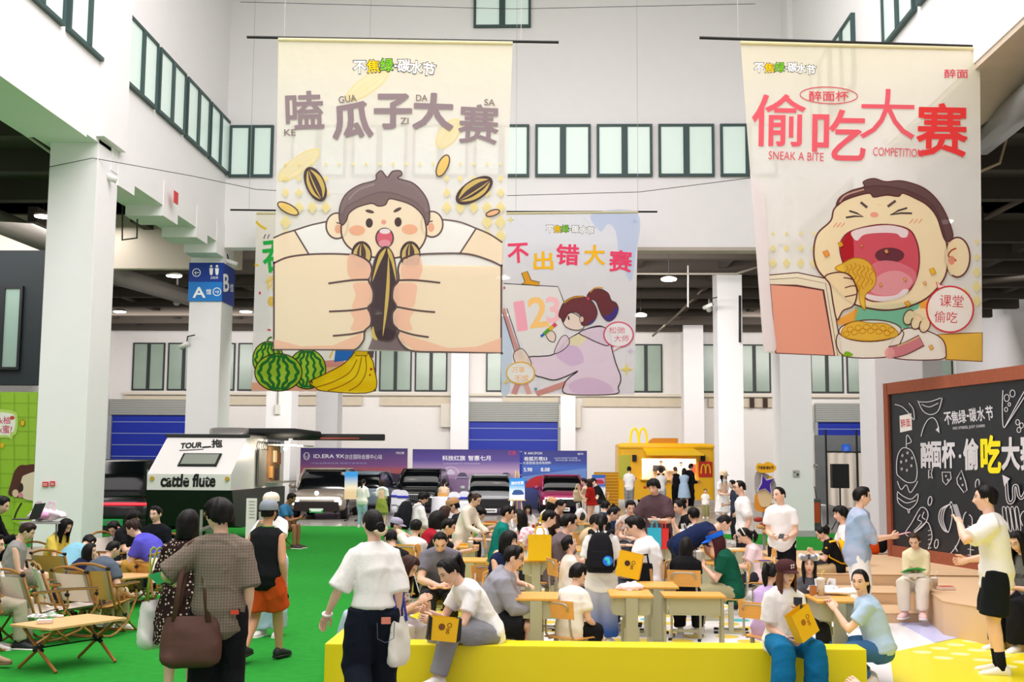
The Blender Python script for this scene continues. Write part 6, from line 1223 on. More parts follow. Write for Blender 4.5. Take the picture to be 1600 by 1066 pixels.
def splate(u0, u1, v0, v1, o, th): b = MB(); b.prism([slope(u0, v0, o), slope(u1, v0, o), slope(u1, v1, o), slope(u0, v1, o)], tuple(nl * th)); return b
splate(.60, 1.50, .30, .82, .0, .03).build('window_frame', CBK, tc_, OC); splate(.65, 1.45, .36, .77, .03, .01).build('window_glass', M('#8d948a', .15, spec=.7), tc_, OC)
A = Art(slope(0, 0, .006), nl, PM, .0005, .002); A.text('TOUR', 299, 696, 34, 9, '#1c1c1c', -3, .07, .25); A.text('拖', 339, 693, 17, 13, '#1c1c1c', -2, .05); A.stroke([(280, 704), (318, 702)], 1., '#1c1c1c', False); A.stroke([(316, 699), (330, 698)], 2.2, '#1c1c1c', False); A.build('printed_name', tc_, OC)
A = Art((cx0, 25.995, 0), (0, -1, 0), PM, .0005, .002); A.text('cattle flute', 294, 751, 86, 21, '#161616', 0, .06, .08)
for x in (262, 286, 318): A.stroke([(x, 750), (x + 8, 750)], 1.2, '#e9e7e4', False)
A.build('printed_slogan', tc_, OC)
for u in (.12, 1.83): b = MB(); b.cyl((cx0 + u, 25.96, 1.62), (cx0 + u, 26.02, 1.62), .05); b.build('marker_lamp', M('#c9a23a', .3), tc_, OC)
b = MB(); b.box((cx1 - .05, 29.9, 1.95), (.12, 1.3, .9)); b.build('hatch_interior', M('#7a5a3c', .8, var=.4, vscale=4.), tc_, OC)
for y, z, c in ((29.5, 1.75, '#c08a4a'), (30.1, 1.7, '#3c2c22'), (29.9, 2.15, '#e0c8a4'), (30.35, 2.1, '#8a4a32')): b = MB(); b.box((cx1 + .02, y, z), (.06, .28, .3)); b.build('hatch_goods', M(c, .6), tc_, OC)
b = MB(); b.box((cx1 + .02, 28.55, 1.85), (.05, .75, .9)); b.build('louvre_door', pattern('slats', '#6d6a64', '#2a2927', 8., .5), tc_, OC)
b = MB(); b.box((cx1 + .2, 29.9, 1.5), (.5, 1.4, .04)); b.build('counter_shelf', M('#8b8680', .4, .4), tc_, OC); b = MB(); b.prism([(cx1, 29.2, 2.42), (cx1, 30.6, 2.42), (cx1 + .9, 30.6, 2.40), (cx1 + .9, 29.2, 2.40)], (0, 0, .04)); b.build('hatch_flap', M('#d9d6d0', .4), tc_, OC)
A = Art((cx1 + .0, 28, 2.3), (1, 0, 0), PM, .0005, .004); A.text('COFFEE', 421, 698, 34, 15, '#26241f', 3, .03); A.build('printed_coffee', tc_, OC)
b = MB(); b.ball((cx1 + .5, 29.0, 2.34), .05); b.build('lamp_bulb', glow('#fff0d0', 40), tc_, OC); l = bpy.data.lights.new('hatch_lamp', 'POINT'); l.energy = 60; l.color = (1, .86, .66); l.shadow_soft_size = .06; o = bpy.data.objects.new('hatch_lamp', l); o.location = (cx1 + .7, 29.0, 2.25); COL.objects.link(o)
for y in (28.6, 29.5):
    for x in (cx0 + .12, cx1 - .1): b = MB(); b.tube([(x - .1, y, .34), (x + .12, y, .34)], .34, 0, 22); b.build('wheel', RUB, tc_, OC)
b = MB(); b.tube([((cx0 + cx1) / 2 + .5, 26.1, .55), ((cx0 + cx1) / 2 + .5, 25.2, .5)], .05); b.tube([((cx0 + cx1) / 2 + .5, 25.3, .0), ((cx0 + cx1) / 2 + .5, 25.3, .95)], .035); b.build('jockey_stand', M('#a9a69f', .4, .5), tc_, OC)
t = thing('awning', 'rolled black awning arm reaching out over the coffee caravan', 'awning', (cx1 + .1, 29.2, 2.66)); b = MB(); b.tube([(-.5, -.6, .06), (.5, .3, .08), (1.1, .6, .04)], [(.22, .12), (.25, .13), (.16, .10)], 0, 12, (0, 1, 0)); b.build('bag_roll', M('#121314', .75, bump=.3, bscale=10.), t, smooth=True)
MB().box((1.55, .9, .0), (2.4, .22, .17), 0, .0, None, .03).build('arm_beam', M('#17181a', .6), t); MB().box((1.3, .78, -.03), (1.6, .02, .04)).build('red_stripe', M('#8a3a34', .5), t)
# ---- yellow food truck
fx0, fx1, fy0, fy1, fh = PY(966, 740, 55).x, PY(1117, 740, 55).x, 55.0, 57.4, 3.02; tf = thing('food_truck', 'yellow fast-food trailer with an open serving window and lit interior', 'trailer', ((fx0 + fx1) / 2, fy0, 0)); OF = tf.location
YW = M('#ffc317', .4, coat=.2); wx0, wx1, wz0, wz1 = PY(1003, 745, 55).x, PY(1088, 745, 55).x, 1.28, 2.28; zz0 = .35
b = MB(); b.box(((fx0 + fx1) / 2, fy0 + .05, (zz0 + wz0) / 2), (fx1 - fx0 - .5, .1, wz0 - zz0)); b.box(((fx0 + fx1) / 2, fy0 + .05, (wz1 + fh - .25) / 2), (fx1 - fx0 - .5, .1, fh - .25 - wz1)); b.box(((fx0 + .25 + wx0) / 2, fy0 + .05, (wz0 + wz1) / 2), (wx0 - fx0 - .25, .1, wz1 - wz0)); b.box(((fx1 - .25 + wx1) / 2, fy0 + .05, (wz0 + wz1) / 2), (fx1 - .25 - wx1, .1, wz1 - wz0)); b.build('front_wall', YW, tf, OF)
for x, a0, a1 in ((fx0 + .25, PI, 1.5 * PI), (fx1 - .25, 1.5 * PI, 2 * PI)):
    b = MB(); P = [(x + .25 * math.cos(a), fy0 + .25 + .25 * math.sin(a)) for a in np.linspace(a0, a1, 7)]; P = P + [(x, fy0 + .25)]; b.prism([(p[0], p[1], zz0) for p in P], (0, 0, fh - .25 - zz0)); b.build('rounded_corner', YW, tf, OF, smooth=False)
b = MB(); b.box((fx0 + .05, (fy0 + fy1) / 2 + .12, (zz0 + fh - .2) / 2), (.1, fy1 - fy0 - .24, fh - .2 - zz0)); b.box((fx1 - .05, (fy0 + fy1) / 2 + .12, (zz0 + fh - .2) / 2), (.1, fy1 - fy0 - .24, fh - .2 - zz0)); b.box(((fx0 + fx1) / 2, fy1 - .05, (zz0 + fh - .2) / 2), (fx1 - fx0, .1, fh - .2 - zz0)); b.build('side_wall', YW, tf, OF)
b = MB(); loftbox(b, [(fy0 - .02, (fx1 - fx0) / 2 * .97, fh - .3, fh - .12), (fy0 + .06, (fx1 - fx0) / 2, fh - .3, fh - .04), (fy0 + .3, (fx1 - fx0) / 2, fh - .3, fh), (fy1, (fx1 - fx0) / 2, fh - .3, fh)], 0, 32, .3); b.v = [v + [(fx0 + fx1) / 2, 0, 0] for v in b.v]; b.build('roof', YW, tf, OF, smooth=True)
b = MB(); b.box(((fx0 + fx1) / 2, 56.9, 1.6), (fx1 - fx0 - .4, .05, 2.2)); b.build('interior_back', M('#e9ddd0', .6, var=.2, vscale=3.), tf, OF); b = MB(); b.box(((fx0 + fx1) / 2, 56.1, .55), (fx1 - fx0 - .3, 1.6, .1)); b.build('interior_floor', M('#8c8780', .6), tf, OF)
for i, (x, z, c, w_, h_) in enumerate(((1028, 732, '#2f2f31', .5, .3), (1048, 728, '#c9b49a', .4, .5), (1066, 735, '#a0a3a6', .5, .4), (1085, 732, '#d94a3a', .3, .4))): p = PY(x, z, 56.7); b = MB(); b.box((p.x, 56.6, p.z), (w_, .3, h_)); b.build('kitchen_unit', M(c, .4), tf, OF)
l = bpy.data.lights.new('kitchen_lamp', 'AREA'); l.shape = 'RECTANGLE'; l.size = 2.6; l.size_y = .4; l.energy = 130; l.color = (1, .95, .86); o = bpy.data.objects.new('kitchen_lamp', l); o.location = ((wx0 + wx1) / 2, 56, 2.6); COL.objects.link(o)
b = MB(); b.box(((wx0 + wx1) / 2, fy0 - .12, wz0), (wx1 - wx0 + .2, .4, .06), 0, 0, None, .02); b.build('counter', M('#f2c23a', .4), tf, OF)
p0, p1 = PY(1005, 704, 54.9), PY(1097, 704, 54.9); b = MB(); b.prism([(p0.x, 54.95, 2.72), (p1.x - .4, 54.95, 2.72), (p1.x, 54.1, 2.42), (p0.x + .1, 54.1, 2.42)], (0, .02, .05)); b.build('awning_flap', M('#f4c512', .45), tf, OF)
for px in (991, 1098): p = PY(px, 716, 54.9); b = MB(); b.box((p.x, 54.86, p.z), (.2, .2, .3), 0, 0, None, .02); b.build('speaker', BLACK, tf, OF)
p = PY(976, 726, 54.97); b = MB(); b.box((p.x, 54.98, p.z - .1), (.55, .03, 1.1)); b.build('side_window', M('#c9c43a', .3, spec=.6), tf, OF)
p = PY(1102.5, 733.5, 54.9); b = MB(); b.box((p.x, 54.93, p.z), (.66, .06, .72), 0, 0, None, .02); b.build('red_sign', M('#c8281c', .4), tf, OF)
def arches(m, c, w_, h_, r): 
    for s in (-1, 1): m.tube([(c[0] + s * w_ * (.25 - .25 * math.cos(t)) if False else c[0] + s * (w_ * .25 + w_ * .25 * math.cos(t)), c[1], c[2] + h_ * (math.sin(t) ** .75 if math.sin(t) > 0 else 0)) for t in np.linspace(0.0, PI, 15)], r, 0, 8, (0, 1, 0))
b = MB(); arches(b, (p.x, 54.88, p.z - .2), .42, .42, .035); b.build('sign_letter', M('#f6c81c', .4), tf, OF)
p = PY(998, 692, 55.3); b = MB(); arches(b, (p.x, 55.3, p.z - .1), .80, .78, .055); b.build('roof_letter', M('#f7cf1e', .35, emit=.35), tf, OF)
p = PY(1036, 690, 56); b = MB(); b.prism([(p.x - .75, 55.6, fh - .02), (p.x + .68, 55.6, fh - .02), (p.x + .68, 55.6, fh + .24), (p.x - .5, 55.6, fh + .24)], (0, 1.2, 0)); b.build('roof_unit', M('#d08a14', .5), tf, OF)
A = Art((fx0, fy0 - .002, 0), (0, -1, 0), PM, .0005, .002)
for px, py, c, r in ((992, 748, '#e8402c', 3), (1012, 752, '#f6d24a', 4), (1022, 757, '#e05a2c', 3), (1040, 755, '#f6d24a', 4), (1008, 762, '#d94a2c', 3), (1078, 756, '#f6d24a', 4)): A.ell(px, py, r, r * .7, c)
A.build('menu_print', tf, OF)
for x in (fx0 + 1.3, fx1 - 1.3): b = MB(); b.tube([(x, fy0 + .3, .36), (x, fy0 + .6, .36)], .36, 0, 20); b.build('wheel', RUB, tf, OF)
b = MB(); b.box(((fx0 + fx1) / 2, fy0 + 1.2, .42), (fx1 - fx0 - .3, 2., .14)); b.build('chassis', DKGREY, tf, OF)
t = board('ochre slatted side board left of the food trailer', 928, 738, 966, 55.2, pattern('bands', '#c88a16', '#e2a628', 2.2, .5), None, 0., 'board', 'side_board', True)
p = PY(1085, 795, 0.1) if False else PZ(1082, 800, .1); t = thing('step_platform', 'low beige step in front of the food trailer', 'platform', (PY(1085, 790, 50).x, 50, 0)); MB().box((0, 0, .12), (1.5, 1.6, .24), 0, 0, None, .02).build('deck', M('#b9a892', .7), t); MB().box((0, -1.2, .06), (1.5, .9, .12), 0, 0, None, .02).build('lower_step', M('#b9a892', .7), t)
# ---- left green photo board
p0, p1 = PY(-120, 613, 28), PY(60, 613, 28); t = thing('photo_board', 'lime green photo board with a cartoon girl behind the first column', 'board', ((p0.x + p1.x) / 2, 28, 0)); MB().box((0, 0, p1.z / 2), (p1.x - p0.x, .08, p1.z)).build('panel', M('#9fc935', .5), t)
A = Art((p0.x, 27.955, 0), (0, -1, 0), PM, .0005, .002)
for y in range(630, 860, 22): A.stroke([(-120, y), (58, y)], .8, '#8db52c', False)
for x in range(-110, 58, 22): A.stroke([(x, 614), (x, 850)], .8, '#8db52c', False)
A.fill([(-60, 641), (-10, 639), (22, 643), (28, 655), (26, 676), (20, 682), (18, 692), (10, 684), (-60, 686)], '#c4dd6a', True); A.fill([(-60, 646), (-10, 644), (19, 647), (24, 656), (22, 673), (16, 678), (15, 686), (9, 680), (-60, 681)], '#f8f5ee', True); A.text('ck柚', 5, 657, 22, 12, '#dc4a78', 0, .02); A.text('ck蜜?', 6, 671, 26, 13, '#dc4a78', 0, .02); A.ell(19, 653, 4, 3, '#c8502c')
A.ell(35, 661, 3.6, 5, '#f0c41c', 0, '#8a5a10', 1); A.fill([(3, 690), (4.5, 693.5), (8, 694), (5.5, 697), (6, 701), (3, 699), (0, 701), (1, 697), (-1, 694), (2, 693.5)], '#f2c21c', False)
A.fill([(40, 727), (30, 728), (22, 738), (18, 752), (13, 772), (22, 776), (36, 778), (48, 770), (58, 775), (58, 730)], '#5c2c24'); A.fill([(40, 742), (34, 748), (32, 764), (36, 778), (48, 782), (60, 780), (60, 740)], '#f6dfc8'); A.ell(24, 771, 5, 6, '#f2cdb4'); A.ell(33, 762, 3.6, 7, '#3a2420'); A.ell(32, 774, 4, 4, '#eb8fa4'); A.fill([(28, 785), (22, 795), (20, 815), (50, 822), (60, 790), (44, 786)], '#a6cf2e'); A.stroke([(34, 786), (26, 800), (22, 812)], 3, '#2b3020')
A.build('artwork_print', t, t.location)
# ---- noodle standee at the right
Yq = 24.5
def cut(name, P, col, th, parent, off=0., sm=True): Q = crom(P) if sm else P; b = MB(); b.prism([tuple(PY(x, y, Yq)) if False else (PY(x, y, Yq).x, Yq + off, PY(x, y, Yq).z) for x, y in Q], (0, th, 0)); return b.build(name, M(col, .5), parent, parent.location)
t = thing('cutout_standee', 'tall cut-out standee of noodles and snacks under a yellow cloud sign', 'sign', (PY(1196, 800, Yq).x, Yq, 0))
cut('cloud_sign', [(1181, 731), (1184, 724), (1192, 725), (1198, 722), (1207, 725), (1212, 731), (1207, 738), (1196, 739), (1185, 738)], '#f2b71c', .04, t, -.06); A = Art((0, Yq - .062, 0), (0, -1, 0), PM, .0005, .002); A.text('不焦绿·碳水节', 1196.5, 731, 25, 5.5, '#1c1712', 0, .03); A.build('printed_text', t, t.location)
cut('star_cut_out', [(1191, 743), (1197, 751), (1209, 748), (1202, 757), (1204, 771), (1195, 763), (1184, 766), (1190, 756)], '#3f1d9c', .03, t, -.05, False); cut('star_border', [(1190, 741), (1197, 749.5), (1211, 746.5), (1203.5, 757), (1206, 774), (1195, 765), (1182, 768), (1188.5, 756)], '#e9e4ee', .02, t, -.03, False)
cut('bread_cut_out', [(1184, 768), (1195, 764), (1206, 772), (1205, 786), (1198, 792), (1188, 790)], '#ecd2a0', .03, t, .0); cut('grey_leaf', [(1180, 745), (1188, 736), (1210, 750), (1214, 770), (1208, 780), (1184, 778)], '#a8a4a2', .02, t, .04)
cut('corn_cut_out', [(1182, 772), (1179, 788), (1182, 798), (1192, 800), (1204, 796), (1206, 786), (1194, 791)], '#e9992c', .03, t, .02); cut('fries_cut_out', [(1201, 748), (1206, 744), (1209, 750), (1204, 754)], '#f4d21c', .02, t, .02)
b = MB()
for i in range(4): p = PY(1189 + i * 4.5 - 4, 812 + (i % 2) * 7 + i * 4, Yq); b.ball((p.x, Yq - .01, p.z), (.11, .04, .055), i % 2, 12, 8)
b.build('sausage_cut_out', [M('#a83a24', .5), M('#e0b06a', .5)], t, t.location, smooth=True); b = MB(); b.box((PY(1194, 800, Yq).x, Yq + .06, .95), (.05, .05, 1.9)); b.box((PY(1194, 800, Yq).x, Yq + .06, .02), (.6, .5, .04)); b.build('stand_post', M('#9a948c', .6), t, t.location)
# ---- staging gear at the right back
Yb = 40; t = thing('backdrop_frame', 'black pole frame with a beige curtain beyond the right column', 'frame', (PY(1315, 780, Yb).x, Yb, 0)); OB = t.location
for px in (1290, 1338): p = PY(px, 672, Yb); b = MB(); b.cyl((p.x, Yb, 0), (p.x, Yb, p.z), .035); b.build('pole', BLACK, t, OB)
a, c = PY(1292, 706, Yb), PY(1350, 707, Yb); b = MB(); V = []
for i in range(25):
    u = i / 24; x = a.x + (c.x - a.x) * u
    for j in range(7): v = j / 6; V.append((x, Yb + .04 * math.sin(u * 26) * (.3 + v), a.z - .03 - (a.z - .72) * v + .12 * math.sin(u * PI) * v * -1))
b.add(V, [(i * 7 + j, i * 7 + j + 1, (i + 1) * 7 + j + 1, (i + 1) * 7 + j) for i in range(24) for j in range(6)]); b.build('curtain', M('#d8cfc2', .8), t, OB, smooth=True); b = MB(); b.cyl(a, c, .025); b.build('cross_bar', BLACK, t, OB)
p = PY(1312, 744, 36); t = thing('loudspeaker', 'square black loudspeaker on a stand before the beige curtain', 'speaker', (p.x, 36, 0)); MB().box((0, 0, p.z), (.52, .3, .74), 0, 0, None, .02).build('cabinet', M('#111213', .6), t); MB().box((0, -.155, p.z), (.46, .01, .68)).build('grille', M('#1a1b1c', .8, bump=.3, bscale=200.), t); MB().cyl((0, 0, .05), (0, 0, p.z - .3), .025).build('stand_pole', BLACK, t)
for a_ in (0, 2.1, 4.2): MB().tube([(0, 0, .55), (.4 * math.cos(a_), .4 * math.sin(a_), .02)], .015).build('leg', BLACK, t)
p = PY(1274, 815, 34.5); t = thing('flight_case', 'orange and grey equipment trolley at the foot of the right column', 'trolley', (p.x + .1, 35.2, 0)); MB().box((0, 0, .55), (.36, .5, .9), 0, 0, None, .02).build('case', M('#55585c', .6), t); MB().box((.0, -.26, .6), (.28, .02, .6)).build('orange_panel', M('#d2552a', .5), t); MB().tube([(-.15, .2, 1.), (-.12, .25, 1.35), (.12, .25, 1.35), (.15, .2, 1.)], .015).build('handle', BLACK, t)
for s in (-1, 1): MB().cyl((s * .14, -.2, .05), (s * .17, -.2, .05), .05).build('wheel', RUB, t)
p = PY(1310, 790, 33); t = thing('folding_table', 'white folding table under the loudspeaker', 'table', (p.x, 37.5, 0)); MB().box((0, 0, .74), (1.3, .6, .05), 0, 0, None, .02).build('table_top', M('#e4e2df', .5), t)
for s in (-1, 1):
    for q in (-1, 1): MB().cyl((s * .55, q * .22, 0), (s * .5, q * .2, .72), .018).build('leg', M('#c9c7c3', .4, .3), t)
t = thing('water_jug', 'blue water jug on the floor near the right column', 'jug', (PY(1288, 825, 35).x, 36.4, 0)); MB().lathe((0, 0, 0), [(.001, 0), (.13, 0), (.135, .3), (.12, .38), (.04, .44), (.04, .5), (.001, .5)]).build('jug_body', M('#2f5fc4', .2, alpha=.85), t, smooth=True); MB().cyl((0, 0, .49), (0, 0, .53), .045).build('cap', M('#e4e8f0', .4), t)
for i, x in enumerate((15.6, 16.6)): t = thing('blue_drum', ('left' if i == 0 else 'right') + ' blue drum standing inside the dark loading bay', 'drum', (x, 60.9, 2.6)); MB().lathe((0, 0, -.2), [(.001, 0), (.22, 0), (.24, .3), (.22, .7), (.001, .72)]).build('drum_body', M('#2a62d0', .4), t, smooth=True); MB().box((0, 0, -1.4), (.6, .6, 2.4)).build('stand', M('#53575a', .7), t)
# ================================================================ the crowd
pe = person
PLAID = pattern('plaid', '#63584d', '#85796b', 15.); DOTS = pattern('dots', '#271514', '#cbb9a8', 34.)
# -- standing in the foreground
A1 = pe(343, 777, 8.6, -14, 'person in a brown plaid shirt and wide black jeans seen from behind', hy=-52, hp=4, top='half', tc=PLAID, bc='#15161a', fit='wide', arms=((.20, .22, -.24), 'hang'), hair='mop', glasses='#c9a060', hem=-.16, pole=((.9, -.6, -.5), (.5, -1, -.4)), shoe='#202124')
A2 = pe(294, 795, 9.8, 4, 'person in a dark dress with pale dots holding a white tote, seen from behind', sex='f', hair='bob', hp=2, top='dress', tc=DOTS, hem=.50, arms=((.02, .18, -.36), (-.05, .25, -.32)), shoe='#2c2422', sole='#3a302c', sleeve=.95, hy=10)
A3 = pe(420, 783, 11.8, 12, 'person in a black tank top and orange shorts with a grey cap', pose='walk', top='tank', tc='#17191c', bot='shorts', bc='#d2501f', fit='loose', hair='crop', cap=('#8f97a0', '#8f97a0', 'cap'), shoe='#26272a', sole='#1a1b1d', arms=('hang', 'hang'), g=1.08, skin='#d9a07c', hp=0)
A4 = pe(424, 771, 13.4, 188, 'person in a cream cap raising a phone to take a photo', sex='f', top='tee', bot='trousers', bc='#b7cde0', fit='wide', arms=((-.06, .27, -.03), (-.06, .27, -.02)), cap=('#e9e1cf', '#e9e1cf', 'cap'), hair='long', hp=4)
A5 = pe(583, 794, 8.9, -12, 'person in a white shirt and dark jeans with a low bun, seen from behind', sex='f', pose='walk', top='half', tc='#f3f2ec', bc='#141a26', fit='wide', arms=((.22, .10, -.45), 'hang'), hair='tied', bun=(-.118, -.035, .042), hy=-22, hp=6, tuck=True, handn=(v3(.3, -.6, -.3), None))
A25 = pe(1540, 757, 11.5, 292, 'person in a white tee and black shorts taking a photo with a phone', bot='shorts', bc='#14191d', arms=((-.04, .27, .03), (-.06, .22, -.32)), socks='#15171c', shoe='#ece8dc', sole='#e04a3a', fit='loose', top='loose', hem=-.12, hp=2)
# -- on the yellow bench
A6 = pe(690, 872, 10.4, 238, 'person in a white tee and grey trousers seated on the bench with a phone', sex='f', pose='sit', sz=.40, tc='#f4f3f0', bc='#8f9096', fit='loose', lean=30, curl=14, hp=38, hair='tied', ponytail=(.03, .24, 0), arms=((-.06, .34, -.22), (-.06, .34, -.16)), legs=((.0, .52, .05), (.06, .36, .0)))
A7 = pe(648, 868, 11.0, 110, 'person with brown hair in a patterned top leaning to a phone', sex='f', pose='sit', sz=.40, tc=pattern('noise', '#e6dcd6', '#4a4450', 22.), bc='#c9c4c4', hair='long', hc='#3a211a', lean=24, hp=38, arms=((-.06, .3, -.2), 'phone'), legs=((.06, .3, 0), (.1, .34, 0)))
A8 = pe(590, 854, 12.1, 285, 'person in pale blue trousers seated on the short bench, mostly hidden', sex='f', pose='sit', sz=.40, bc='#b9c8da', fit='wide', tc='#eef0f2', hair='long', lean=8, arms=('lap', 'lap'), legs=((.04, .5, 0), (.02, .62, .05)), shoe='#d8c9ae')
A29 = pe(1228, 876, 10.35, 168, 'person in a maroon cap and teal trousers seated on the bench', sex='f', pose='sit', sz=.40, tc='#f3f0ea', top='loose', bc='#0f6a96', fit='wide', hair='xlong', hc='#5b341f', cap=('#4b2a2c', '#4b2a2c', 'cap'), arms=((-.10, .24, -.12), (-.06, .2, -.36)), hp=2, lean=8, hy=-8, legs=((.06, .42, 0), (.12, .46, 0)))
A27 = pe(1343, 888, 10.9, 284, 'person in a light blue tee and jeans crouching by the right desk', sex='f', pose='squat', sz=.26, hem=-.02, tc='#b6d0e8', bc='#3e6c9a', fit='slim', arms=((-.08, .30, -.04), (-.04, .32, -.02)), lean=16, hy=-68, hp=8, hair='tied', ponytail=(-.02, .18, 0), shoe='#e8e2d6', g=1.05)
A28 = pe(1264, 866, 11.8, 188, 'person with silver goggles on the head looking up from the right desk', sex='f', pose='sit', tc='#5a5b60', bc='#2a2c30', hair='long', arms=('table', 'table'), lean=14, hp=2, hy=4)
A30 = pe(1207, 879, 11.6, 40, 'child with a ponytail in a lilac top behind the maroon cap', sex='f', pose='sit', child=True, tc='#cdb4e4', bc='#c3a6dc', hair='tied', ponytail=(.05, .24, 0), arms=('lap', 'lap'), lean=6, sz=.36, hp=20)
A10 = pe(806, 852, 11.25, 92, 'person in a grey hooded jacket and black shorts leaning on a desk', pose='sit', top='jacket', tc='#9a9aa3', bot='shorts', bc='#1a1b1e', fit='loose', arms=((-.06, .38, -.24), (-.06, .36, -.24)), lean=20, curl=10, glasses='#18181a', g=1.12, hp=14, shoe='#b9b9b6')
A11 = pe(905, 879, 11.3, 38, 'child in a white tee with a dark print on the back', pose='sit', child=True, tc='#f3efe2', bot='shorts', bc='#15171b', arms=((.02, .25, -.34), (.03, .2, -.38)), lean=12, sz=.38, hp=14, shoe='#e4e2de', legs=((.06, .36, 0), (.1, .4, 0)))
A12 = pe(940, 800, 13.2, 6, 'person in a white tee and blue fade jeans wearing a black backpack', sex='f', bc=pattern('grad', '#2d4f8f', '#e8e9ea'), fit='wide', top='loose', hair='tied', ponytail=(-.01, .16, 0), arms=((-.02, .22, -.34), (-.02, .24, -.34)), hp=14, hem=-.18, g=1.06)
A13 = pe(985, 806, 13.9, 284, 'person in a white tee seated looking down beside the black backpack wearer', pose='sit', tc='#f5f4f3', bc='#3a3d44', arms=('table', 'lap'), lean=6, hp=30, g=1.2, sz=.46)
A15 = pe(1072, 838, 13.7, 12, 'person with long black hair in a black top, back to the camera', sex='f', pose='sit', tc='#131316', bc='#18181b', hair='xlong', arms=('table', 'table'), lean=6, hp=16, sleeve=.45, g=1.1)
A16 = pe(1114, 829, 14.2, 278, 'person in a dark green tee and blue visor with burgundy hair', sex='f', pose='sit', tc='#0f5540', bc='#a8a27c', fit='loose', hair='xlong', hc='#471e22', cap=('#1f6ae0', '#1f6ae0', 'visor'), arms=((-.08, .26, -.10), (-.08, .25, -.12)), lean=12, hp=22, g=1.12)
A17 = pe(1140, 808, 15.6, 82, 'person in a navy polo bending far over a desk', tc='#152348', bc='#22252c', lean=62, curl=16, arms=((-.04, .24, -.42), (-.04, .22, -.42)), hp=46, hair='crop', g=1.08, hem=-.08, k=1.0)
A18 = pe(1158, 824, 15.8, 274, 'little girl in pale pink with a white headband writing at a desk', sex='f', pose='sit', child=True, tc='#f3d9dc', bc='#2c2c34', hair='tied', ponytail=(-.02, .14, 0), band='#f2ece0', arms=('table', 'table'), lean=14, hp=26, sz=.46)
A9 = pe(688, 831, 13.2, 176, 'person in a grey tee with folded arms resting on a desk, head bowed', pose='sit', tc='#75747e', bc='#2b2c30', arms=((-.16, .25, -.30), (-.16, .25, -.30)), lean=26, curl=12, hp=44, hair='crop', g=1.2, pole=((1., -.3, -.1), (1., -.3, -.1)), sz=.46)
A31 = pe(797, 828, 13.2, 128, 'person in a sleeveless navy top glancing sideways', sex='f', pose='sit', top='tank', tc='#1d2748', bc='#4a4a52', hair='bang', arms=('table', 'lap'), lean=14, hp=14, hy=-15, sz=.44)
# -- dining area, middle rows
A34 = pe(704, 810, 16, 92, 'person in a black polo and glasses reaching out over a desk', pose='sit', tc='#17181b', bc='#33363c', arms=((-.05, .44, -.10), (-.10, .22, -.06)), lean=20, glasses='#303036', g=1.1, hp=18, sz=.46)
A35 = pe(748, 771, 19, 118, 'person in a cream blouse standing over the desks with a phone', sex='f', top='shirt', tc='#efe6d2', bc='#d9cfb9', fit='wide', hair='tied', hc='#33221b', ponytail=(.03, .18, 0), arms=((-.04, .34, -.36), (-.06, .3, -.36)), lean=22, hp=32)
A36 = pe(706, 779, 20.5, 268, 'person in a tan cap and dark jacket behind the cream blouse', pose='sit', top='jacket', tc='#222228', cap=('#b98f63', '#b98f63', 'cap'), arms=('lap', 'lap'), lean=10, hp=16, sz=.48)
A38 = pe(698, 790, 20, 70, 'person with brown hair and a white top beyond the red tee', sex='f', pose='sit', hair='bob', hc='#3d241c', tc='#efe9e6', arms=('table', 'table'), lean=14, sz=.46, hp=20)
A37 = pe(688, 797, 17.2, 62, 'child in a red tee looking down', pose='sit', child=True, hair='bob', tc='#a81f2e', arms=('table', 'table'), lean=14, hp=22, sz=.44)
A39 = pe(666, 768, 20.2, 62, 'person in a white long-sleeved top with a large black backpack', hair='mop', top='shirt', tc='#f2f0ec', bc='#23252b', arms=((-.04, .28, -.38), (-.02, .28, -.38)), lean=10, hp=28, sleeve=1.92)
A40 = pe(651, 811, 16.4, 14, 'child in a white tee with black seams raising one arm, back to the camera', pose='sit', child=True, tc='#f2efe8', arms=((-.02, .14, .1), 'table'), lean=8, hp=12, sz=.46)
A41 = pe(609, 827, 14.4, -25, 'person in a black tee hunched over, back to the camera', pose='sit', tc='#191a1d', bc='#2c2e33', arms=('table', 'table'), lean=22, hp=26, sz=.44, g=1.05)
A42 = pe(621, 810, 17.5, 92, 'person in a lavender cap', pose='sit', cap=('#aaa4bd', '#aaa4bd', 'cap'), tc='#7d8590', arms=('table', 'table'), lean=12, hp=14, sz=.46)
A32 = pe(812, 795, 17.6, 262, 'person with long black hair in a white floral top', sex='f', pose='sit', hair='xlong', tc=pattern('noise', '#f4f0f2', '#e9a0b4', 12.), bc='#44464e', arms=('table', 'table'), lean=10, hp=8, sz=.46)
A33 = pe(795, 789, 18.4, 84, 'person in a teal vest over white seated close to the long-haired one', pose='sit', tc='#0f7f74', bc='#3a3d44', arms=('table', 'lap'), lean=10, hp=14, sz=.46)
A50 = pe(862, 797, 17, 80, 'person in a pale blue tee seated beyond the taupe tee', pose='sit', tc='#d5e0ec', bc='#42454c', arms=('table', 'table'), lean=14, hp=22, sz=.46)
A51 = pe(892, 802, 15.6, 78, 'person in a taupe tee and glasses leaning over food', pose='sit', tc='#6b5f64', bc='#23252c', arms=('table', (-.04, .4, -.2)), lean=22, hp=14, glasses='#2a2a2e', g=1.1, sz=.46)
A52 = pe(884, 838, 14.0, 72, 'small boy in a cream tee tilting the head back', pose='sit', child=True, tc='#f0eadc', bc='#8a8478', arms=('table', 'lap'), lean=4, hp=-18, sz=.46)
A53 = pe(912, 829, 14.6, 250, 'person in a brown tee and tan cap bending down', pose='sit', tc='#46362f', bc='#33353b', cap=('#cdb48c', '#cdb48c', 'cap'), arms=((-.05, .30, -.34), 'table'), lean=34, hp=50, sz=.46)
